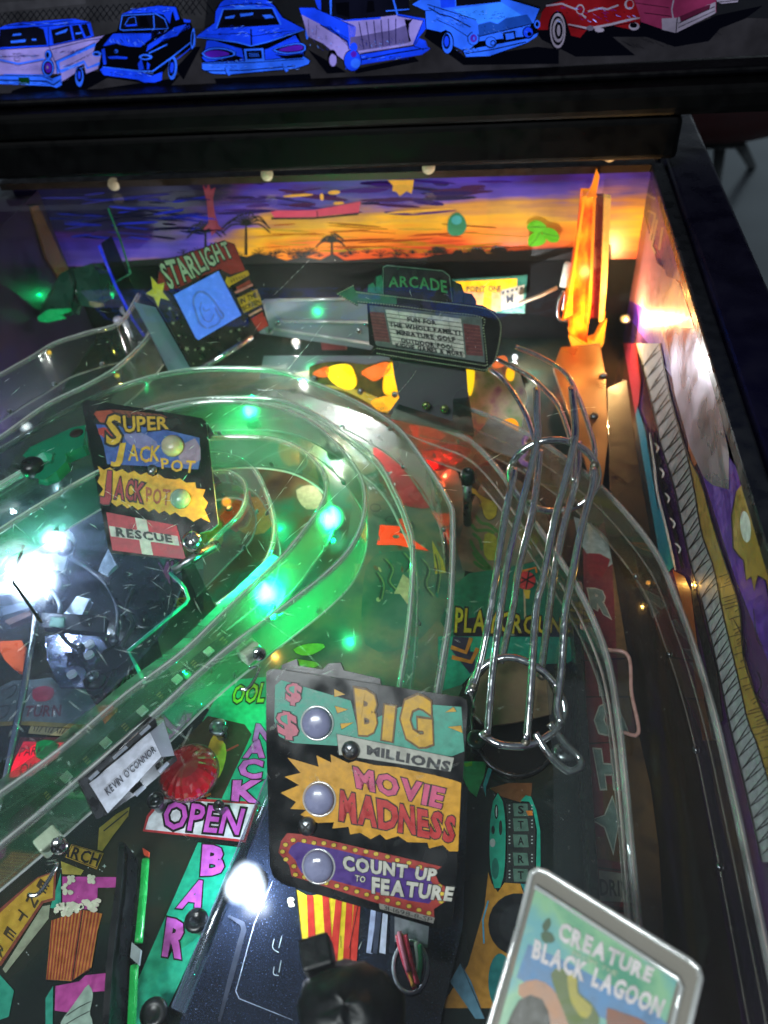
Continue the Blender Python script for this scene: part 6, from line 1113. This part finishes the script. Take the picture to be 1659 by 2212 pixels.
# red jewel dome
jw = thing('red_jewel', 'faceted red jewel dome glowing beside the OPEN print', 'jewel', at(410, 1690, 0))
jc = at(410, 1672, .012); n = 40; V, F = [], []
for i, (rr_, hh) in enumerate(((.0150, 0), (.0150, .003), (.0138, .006), (.0112, .009), (.0075, .0112), (.003, .0122), (.0001, .0125))):
    for k in range(n):
        q = 1 + (.035 if k % 2 else -.02) * (1 if 0 < i < 5 else 0); t = 2 * math.pi * k / n; V.append(jc + Vector((rr_ * q * math.cos(t), rr_ * q * math.sin(t), hh)))
for i in range(6):
    for k in range(n): F.append((i * n + k, i * n + (k + 1) % n, (i + 1) * n + (k + 1) % n, (i + 1) * n + k))
mesh_obj('dome', V, F, solid('red_jewel', '#8a0c18', .06, 0, .8, .5, 160, coat=1.0, emis='#d00818', es=.10), jw)
lathe('ring', at(410, 1672, .008), (0, 0, 1), [(.0165, 0), (.0165, .0035), (.0152, .004)], clear('jewel_ring', '#e8d8d8', .2, .05, .6), jw, 28)
# posts and bolts
def post(label, p, r, h, mat=None, grp=None):
    t = thing('post', label, 'post', Vector((p.x, p.y, 0)), grp)
    lathe('shaft', Vector((p.x, p.y, 0)), (0, 0, 1), [(r * .62, 0), (r * .62, h * .8)], STEEL, t, 14); lathe('cap', Vector((p.x, p.y, h * .8)), (0, 0, 1), [(r, 0), (r * 1.02, h * .1), (r * .9, h * .17), (r * .5, h * .2), (r * .45, h * .17), (r * .05, h * .165)], mat or BLK_PLASTIC, t, 18)
    return t
post('black capped post left of the OPEN print', at(334, 1726, .012), .0046, .012); post('black capped post on the letter R of the bar print', at(422, 1986, .012), .0056, .012); post('black capped post at the foot of the bar print', at(330, 2186, .012), .0062, .012); post('black headed clear post above the fish print', at(1010, 1020, .05), .0048, .052, solid('cap_green_black', '#0c1a16', .3)); post('grey bolt post on the sun print', at(470, 1568, .012), .0052, .012, STEEL); post('teal washer post at the right edge of the movie plate', at(1030, 1594, .012), .0055, .012, solid('post_teal', '#27403a', .35, .4)); post('dark bolt post above the left plate lamp', at(480, 1755, .0), .003, .01)
# wall clips
for i, (lab, q, w_) in enumerate((('pale green lit clip block on the ramp wall near the lowest green lamp', (540, 1408), 1), ('pale clip block with a chrome screw at the lower end of the ramp', (108, 1818), 1))):
    t = thing('clip_block', lab, 'clip', at(*q, .06), 'clip blocks on the ramp wall'); c = at(*q, .070); u = (at(q[0] + 30, q[1] - 26, .07) - c).normalized(); v = Vector((0, 0, 1)).cross(u)
    bevel(boxo('block', c, u * .0052, v * .0036, Vector((0, 0, .0045)), solid('milky_plastic', '#aebfa6', .3), t), .001); screw('screw', c - v * .0050 + u * .002 + Vector((0, 0, .001)), Vector((.25, -.7, .6)), .0040, t)
    tube('hook', crom([c - v * .006 - u * .006 + Vector((0, 0, -.002)), c - v * .011 - u * .003, c - v * .016 - u * .014, c - v * .013 - u * .018], 20), .0009, CHROME, t, 6)
# green lane guides
lg = thing('green_lane_guide', 'black wall with two bright green guide rods beside the popcorn print', 'lane guide', at(290, 2000, 0))
NG = solid('neon_green', '#1c9444', .25, 0, .5, .2, emis='#18b048', es=.08)
for q in ([(952, 470), (935, 700), (905, 1015)], [(878, 1165), (868, 1380), (855, 1640)]): tube('guide_rod', crom([at(*p, .018) for p in r12(q)], 20), .0019, NG, lg, 10)
V = []; wl = [at(*p, .0) for p in r12([(900, 470), (885, 750), (855, 1000), (835, 1250), (815, 1640)])]; V = wl + [p + Vector((0, 0, .022)) for p in wl] ; V += [p + Vector((-.003, 0, 0)) for p in V]
mesh_obj('wall', V, [(i, i + 1, 6 + i, 5 + i) for i in range(4)] + [(10 + i, 15 + i, 16 + i, 11 + i) for i in range(4)] + [(5 + i, 6 + i, 16 + i, 15 + i) for i in range(4)], BLK_PLASTIC, lg); slab('white_bracket', Plane((0, 0, .021), (0, 0, 1)), r12([(860, 1010), (920, 1060), (905, 1160), (850, 1110)]), .002, solid('bracket_grey', '#8a9698', .4), lg); slab('orange_tip', Plane((0, 0, .021), (0, 0, 1)), r12([(930, 395), (972, 420), (968, 450), (940, 440)]), .002, ink('#c8482c'), lg)
# steel rod and dark gear at the left
sr = thing('steel_rod', 'thin shiny steel guide rod slanting down the left edge', 'rod', at(30, 1650, 0)); tube('shaft', [at(x, y, z) for x, y, z in ((78, 1325, .05), (50, 1500, .046), (2, 1720, .04), (-20, 1800, .036))], .0021, CHROME, sr, 12)
fa = thing('flipper_arm', 'black pivoting arm with a bolted round end above the orange plastic', 'arm', at(215, 1470, .03))
AP = Plane((0, 0, .040), (0, 0, 1)); bevel(slab('arm', AP, t1([(1090, 100), (1230, 200), (1190, 250), (1080, 330), (1040, 380), (1000, 480), (940, 545), (870, 560), (810, 530), (795, 470), (830, 390), (900, 260), (980, 160)]), .010, BLK_PLASTIC, fa), .0015, 3); lathe('hub', AP(*t1([(890, 430)])[0]), (0, 0, 1), [(.0062, 0), (.0062, .002), (.004, .0035), (.001, .0025)], BLK_PLASTIC, fa, 20); screw('bolt', AP(*t1([(885, 415)])[0], .003), (0, 0, 1), .0034, fa, STEEL)
OM = solid('orange_plastic', '#d2582c', .35, 0, .4, .15)
for lab, fr, q, z in (('orange plastic wedge under the black pivoting arm', t1, [(850, 560), (940, 545), (1050, 450), (1085, 560), (1060, 680), (960, 780), (900, 660)], .022), ('orange plastic wedge behind the steel rod at the left edge', t1, [(-10, 70), (190, 60), (240, 110), (205, 330), (150, 320), (60, 230), (0, 130)], .022), ('small orange plastic behind the jackpot plate corner', r6, [(1440, 1050), (1540, 950), (1620, 970), (1560, 1060), (1480, 1100)], .02)):
    bevel(tag(slab('orange_plastic', Plane((0, 0, z), (0, 0, 1)), fr(q), .004, OM), lab, 'plastic', 'orange plastics'), .0008)
sg = thing('green_card', 'dark green framed card by the black pivoting arm', 'card', at(250, 1500, .02)); CPn = Plane((0, 0, .026), (0, 0, 1)); slab('card', CPn, t1([(1190, 230), (1260, 330), (1320, 430), (1120, 660), (1050, 660), (1060, 600)]), .002, ink('#12241f'), sg); a = Art(CPn, t1); a.line([(1200, 270), (1090, 610), (1060, 650)], 4, ink('#1f7a5c'), 2)
for i in range(6): a.line([(1175 + i * 3, 340 + i * 46), (1215 + i * 2, 330 + i * 46), (1225, 360 + i * 46)], 1.6, ink('#8aa89a'), 3)
a.line([(1220, 440), (1290, 440), (1230, 520), (1215, 510)], 1.6, ink('#8aa89a'), 3.5, 0, True); a.build('print', sg)
# dark machinery under the clear plastics at the left
GREYM = solid('worn_grey_metal', '#6a7488', .3, .7, .5, .4, 70); DM = solid('dark_metal', '#2a2d36', .35, .6, .5, .4, 70); PAL = solid('pale_bracket', '#a8b4c8', .35, 0, .4, .3)
def gear(name, label, z, q, th_, mat, fr=t2, cat='bracket'): return bevel(tag(slab(name, Plane((0, 0, z), (0, 0, 1)), fr(q), th_, mat), label, cat), .0008)
gear('steel_bracket', 'long grey steel bracket below the left spot lamp', .030, [(-60, 1190), (250, 1115), (330, 1120), (320, 1160), (-60, 1260)], .006, GREYM)
gear('pale_bracket', 'pale slanted bracket strip in the middle of the left machinery', .022, [(600, 1240), (720, 1070), (840, 1090), (750, 1240)], .004, PAL)
gear('dark_bracket', 'dark crossbar with a green patch below the pale bracket', .034, [(400, 1225), (980, 1250), (960, 1390), (400, 1340)], .005, DM)
gear('green_patch_plate', 'small green plastic on the dark crossbar', .0355, [(480, 1260), (600, 1255), (590, 1340), (465, 1335)], .001, ink('#2a8a6c'), cat='plastic')
gear('coil_block', 'black block under the RESCUE corner of the jackpot plate', .030, [(1030, 660), (1440, 690), (1560, 900), (1480, 1100), (1260, 1180), (1060, 1080), (960, 900)], .02, BLK_PLASTIC, cat='block')
gear('grey_flap', 'crumpled grey flap left of the jackpot plate foot', .036, [(1010, 640), (1085, 770), (1000, 850), (930, 820), (960, 740)], .002, PAL, cat='flap')
gear('foil_plate', 'shiny crumpled foil plate in the left machinery', .012, [(430, 1440), (860, 1390), (1000, 1520), (960, 1700), (820, 1900), (560, 1900), (440, 1650)], .002, solid('foil', '#8a90b0', .18, .9, .5, .4, 30, bump=1.0), cat='plate')
gear('red_brown_bar', 'brown bar behind the steel rod', .028, [(60, 1290), (270, 1200), (300, 1240), (90, 1320)], .004, solid('brown_bar', '#4a3430', .5), cat='bar')
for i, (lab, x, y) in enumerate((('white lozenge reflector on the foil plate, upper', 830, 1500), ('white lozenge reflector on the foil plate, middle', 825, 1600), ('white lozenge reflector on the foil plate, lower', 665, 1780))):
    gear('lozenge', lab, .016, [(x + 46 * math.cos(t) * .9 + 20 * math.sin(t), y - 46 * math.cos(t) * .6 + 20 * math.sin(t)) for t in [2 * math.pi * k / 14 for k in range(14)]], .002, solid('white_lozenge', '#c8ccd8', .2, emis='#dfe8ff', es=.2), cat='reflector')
wb = thing('wire_bend', 'thin black bent wire in front of the left spot lamp', 'wire', at(60, 1300, .06)); tube('wire', crom([at(*q, .062) for q in t2([(220, 590), (165, 760), (130, 930), (160, 980), (250, 1110), (380, 1300)])], 40), .0010, BLK_PLASTIC, wb, 6); tube('wire', [at(*q, .062) for q in t2([(140, 890), (215, 870)])], .0010, BLK_PLASTIC, wb, 6)
# cables through the machinery at the left
for lab, c, pts_, z in (('dark grey cable crossing under the jackpot plate foot', '#3c424c', [(640, 700), (820, 800), (1000, 960), (1100, 1200), (1080, 1500)], .024), ('grey cable running down to the foil plate', '#5a606a', [(480, 1000), (560, 1150), (540, 1320), (620, 1480), (760, 1560)], .027), ('dark cable along the green edged plastic', '#1c2624', [(1240, 1000), (1180, 1180), (1240, 1320), (1150, 1500), (1120, 1600)], .03)):
    t = thing('cable', lab, 'cable', at(*t2(pts_[:1])[0], z), 'cables in the left machinery'); tube('sleeve', crom([at(*q, z + .003 * math.sin(i * 2.1)) for i, q in enumerate(t2(pts_))], 50), .0014, solid('cable_' + c, c, .4), t, 8); lathe('ferrule', at(*t2(pts_[-1:])[0], z), (0, 0, 1), [(.0026, 0), (.0026, .004), (.0018, .005)], STEEL, t, 12)
cvp = thing('scuffed_haze_plastic', 'scuffed clear plastic sheet with blue-white lamp haze in its colour over the left machinery', 'plastic', at(200, 1250, .05))
bevel(slab('sheet', Plane((0, 0, .058), (0, 0, 1)), smooth2(t2([(-260, 420), (200, 120), (700, -120), (1150, -120), (1500, 300), (1700, 800), (1560, 1300), (1150, 1800), (600, 2250), (-260, 2500)]), 3), .0015, clear('scuffed_haze_sheet', '#e8eef4', .06, .06, .35, '#b8c8f0', .10, .05), cvp), .0004)  # sheet added so its bluish haze colour gives the lamp glow
# green wedge with a black knob
gw = thing('green_wedge', 'green translucent hooked plastic with a black knob left of the jackpot plate', 'plastic', at(115, 990, .07))
GW = Plane((0, 0, .094), (0, 0, 1)); GT = solid('green_translucent', '#127a58', .2, 0, .5, .25, 60, coat=.5, emis='#0a7048', es=.12)
bevel(slab('hook', GW, r6([(165, 650), (200, 610), (470, 480), (545, 465), (550, 600), (440, 650), (440, 700), (370, 770), (290, 800), (240, 790), (270, 740), (340, 700), (350, 650), (290, 640), (200, 665)]), .005, GT, gw), .0015, 3); lathe('knob', GW(*r6([(215, 735)])[0], -.004), (0, 0, 1), [(.0065, 0), (.0075, .003), (.0072, .007), (.005, .0095), (.001, .010)], BLK_PLASTIC, gw, 20); lathe('hole_ring', GW(*r6([(500, 508)])[0], .0002), (0, 0, 1), [(.0045, 0), (.0040, .0006), (.001, .0006)], solid('hole_brown', '#2a1c18', .5), gw, 18)
# dark green leafy moulding and tinted panels at the upper left
uf = thing('green_moulding', 'dark green folded plastic moulding at the upper left', 'moulding', at(130, 690, .06))
UPn = Plane(at(130, 640, .085), (0, -1, .5)); GM = solid('moulding_green', '#0f4a38', .3, 0, .5, .5, 40, bump=.6)
for q in ([(440, 690), (520, 480), (680, 250), (780, 200), (830, 320), (800, 560), (760, 640), (560, 640)], [(760, 200), (1000, 130), (1080, 200), (1120, 480), (1020, 560), (900, 540), (820, 420)]): bevel(slab('fold', UPn, t5(q), .012, GM, uf), .003, 3)
slab('lit_fold', UPn, t5([(450, 680), (560, 600), (780, 590), (800, 620), (690, 660), (740, 700), (560, 740), (470, 730)]), .004, solid('lit_green_fold', '#109858', .25, emis='#08a050', es=.4), uf, .006); slab('claw', UPn, t5([(1000, 510), (1120, 530), (1140, 570), (1060, 580), (1000, 550)]), .004, ink('#8a8a5c'), uf, .004)
pp = thing('purple_panel', 'dim purple side panel with brown trim strips at the upper left edge', 'panel', at(40, 640, .06))
PPn = Plane((-.395, 0, 0), (1, 0, 0)); boxw('panel', (-.425, -.35, .0005), (-.395, .6185, .1480), mottle('dim_purple', [(.3, '#1c1226'), (.55, '#2c1e3c'), (.7, '#221c4a')], 12, .3), pp)
for q, m in (([(60, 447), (75, 443), (130, 560), (175, 640), (150, 650), (95, 560)], '#6a4a2c'), ([(118, 436), (148, 430), (190, 540), (185, 565), (165, 560)], '#7a8a8c'), ([(150, 470), (168, 468), (182, 545), (176, 555)], '#8a6a44')): slab('trim_strip', PPn, q, .002, ink(m), pp, .003)
# blue and green clear edges hanging at the back left
be = thing('blue_edge_plastic', 'upright clear plastic panel with a blue lit edge left of the screen sign', 'plastic', at(290, 720, .04))
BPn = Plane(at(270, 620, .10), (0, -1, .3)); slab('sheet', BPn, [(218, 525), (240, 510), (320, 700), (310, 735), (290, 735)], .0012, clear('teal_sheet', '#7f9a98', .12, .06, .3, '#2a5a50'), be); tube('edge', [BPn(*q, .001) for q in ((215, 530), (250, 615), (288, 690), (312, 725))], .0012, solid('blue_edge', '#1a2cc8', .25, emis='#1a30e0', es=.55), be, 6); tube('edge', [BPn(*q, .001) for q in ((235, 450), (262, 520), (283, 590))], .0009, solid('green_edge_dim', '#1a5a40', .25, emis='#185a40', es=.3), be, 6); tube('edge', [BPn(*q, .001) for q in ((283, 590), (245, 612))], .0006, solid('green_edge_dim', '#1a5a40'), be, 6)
for i, (x, y) in enumerate(((272, 672), (288, 664), (258, 694), (278, 702), (298, 688), (290, 720))):
    t = tag(lathe('glass_bead', at(x, y, .05), (0, -.6, .6), [(.0035, 0), (.0042, .0025), (.0034, .005), (.0012, .0062)], solid('bead_pearl', '#c4c2d0', .1, 0, .7, emis='#a8a4b8', es=.25)), ('upper left', 'topmost', 'leftmost', 'middle', 'rightmost', 'lowest')[i] + ' clear bead of the cluster beside the blue edged panel', 'bead', 'clear beads beside the blue edge')

# ================================================================== cover glass with scratches
GZ = 0.1495
cg = thing('cover_glass', 'scratched clear cover glass lying over the whole playfield', 'glass', (-.15, .15, GZ))
def glass():
    m, nt, out = newmat('cover_glass'); tr = nd(nt, 'ShaderNodeBsdfTransparent'); tr.inputs[0].default_value = (.97, .985, .975, 1); gl_ = nd(nt, 'ShaderNodeBsdfGlossy'); gl_.inputs['Roughness'].default_value = .015
    fr_ = nd(nt, 'ShaderNodeFresnel'); fr_.inputs[0].default_value = 1.38; mx = nd(nt, 'ShaderNodeMixShader'); nt.links.new(fr_.outputs[0], mx.inputs[0]); nt.links.new(tr.outputs[0], mx.inputs[1]); nt.links.new(gl_.outputs[0], mx.inputs[2])
    du = nd(nt, 'ShaderNodeBsdfTranslucent'); du.inputs[0].default_value = (.8, .86, .86, 1); dd = nd(nt, 'ShaderNodeBsdfDiffuse'); dd.inputs[0].default_value = (.8, .86, .86, 1); ad = nd(nt, 'ShaderNodeMixShader'); ad.inputs[0].default_value = .35; nt.links.new(du.outputs[0], ad.inputs[1]); nt.links.new(dd.outputs[0], ad.inputs[2]); m3 = nd(nt, 'ShaderNodeMixShader'); m3.inputs[0].default_value = .016; nt.links.new(mx.outputs[0], m3.inputs[1]); nt.links.new(ad.outputs[0], m3.inputs[2]); nt.links.new(m3.outputs[0], out.inputs[0]); return m  # dust veil mixed in to lift blacks and spread lamp glow
mesh_obj('pane', [(-.43, -.30, GZ), (.1092, -.30, GZ), (.1092, .605, GZ), (-.43, .605, GZ)], [(0, 1, 2, 3)], glass(), cg)
def scr():
    m, nt, out = newmat('scratch'); d = nd(nt, 'ShaderNodeBsdfDiffuse'); d.inputs[0].default_value = (.9, .95, .92, 1); t_ = nd(nt, 'ShaderNodeBsdfTranslucent'); t_.inputs[0].default_value = (.95, 1, .97, 1); mx = nd(nt, 'ShaderNodeMixShader'); mx.inputs[0].default_value = .75; nt.links.new(d.outputs[0], mx.inputs[1]); nt.links.new(t_.outputs[0], mx.inputs[2])
    tr = nd(nt, 'ShaderNodeBsdfTransparent'); m2 = nd(nt, 'ShaderNodeMixShader'); m2.inputs[0].default_value = .75; nt.links.new(tr.outputs[0], m2.inputs[1]); nt.links.new(mx.outputs[0], m2.inputs[2]); nt.links.new(m2.outputs[0], out.inputs[0]); return m
GP_ = Plane((0, 0, GZ), (0, 0, 1)); V, F = [], []
def scratch(p, q, wd):
    d = (q - p); L_ = d.length
    if L_ < 1e-6: return
    d.normalize(); n_ = Vector((-d.y, d.x, 0)) * wd / 2; k = len(V); j = Vector((random.uniform(-1, 1), random.uniform(-1, 1), 0)) * L_ * .03; m_ = (p + q) / 2 + j; dz = Vector((0, 0, .00025))
    V.extend([p + dz, m_ + n_ + dz, q + dz, m_ - n_ + dz]); F.append((k, k + 1, k + 2, k + 3))
for i in range(420):
    x, y = random.uniform(0, 1200), random.uniform(620, 1700)
    if random.random() < .55: x, y = random.gauss(420, 260), random.gauss(1250, 240)
    p = GP_(x, y); t = random.choice([random.gauss(.9, .3), random.gauss(2.4, .4), random.uniform(0, 3.14)]); L_ = random.choice([.002, .003, .005, .008]) * random.uniform(.5, 1.5); scratch(p, p + Vector((math.cos(t), math.sin(t), 0)) * L_, random.uniform(.00014, .00030))
for (a_, b_) in (((800, 1000), (640, 1150)), ((300, 1480), (560, 1400)), ((225, 1060), (330, 1140)), ((480, 900), (600, 830)), ((590, 640), (670, 560)), ((700, 700), (620, 800)), ((100, 1380), (240, 1320)), ((520, 1180), (680, 960)), ((1180, 900), (1290, 880)), ((330, 1150), (420, 1195)), ((560, 1330), (700, 1450)), ((860, 850), (900, 800))):
    P0 = crom([GP_(*a_), GP_((a_[0] + b_[0]) / 2 + 6, (a_[1] + b_[1]) / 2 - 5), GP_(*b_)], 8)
    for u, v in zip(P0, P0[1:]): scratch(u, v, .00020)
for i in range(900):
    x, y = (random.uniform(0, 1450), random.uniform(560, 2000)) if random.random() < .5 else (random.gauss(380, 260), random.gauss(1250, 260)); p = GP_(x, y); t = random.uniform(0, 3.14); scratch(p, p + Vector((math.cos(t), math.sin(t), 0)) * random.uniform(.00012, .00035), random.uniform(.00012, .00024))
o = mesh_obj('scratches', V, F, scr(), cg); o['kind'] = 'stuff'
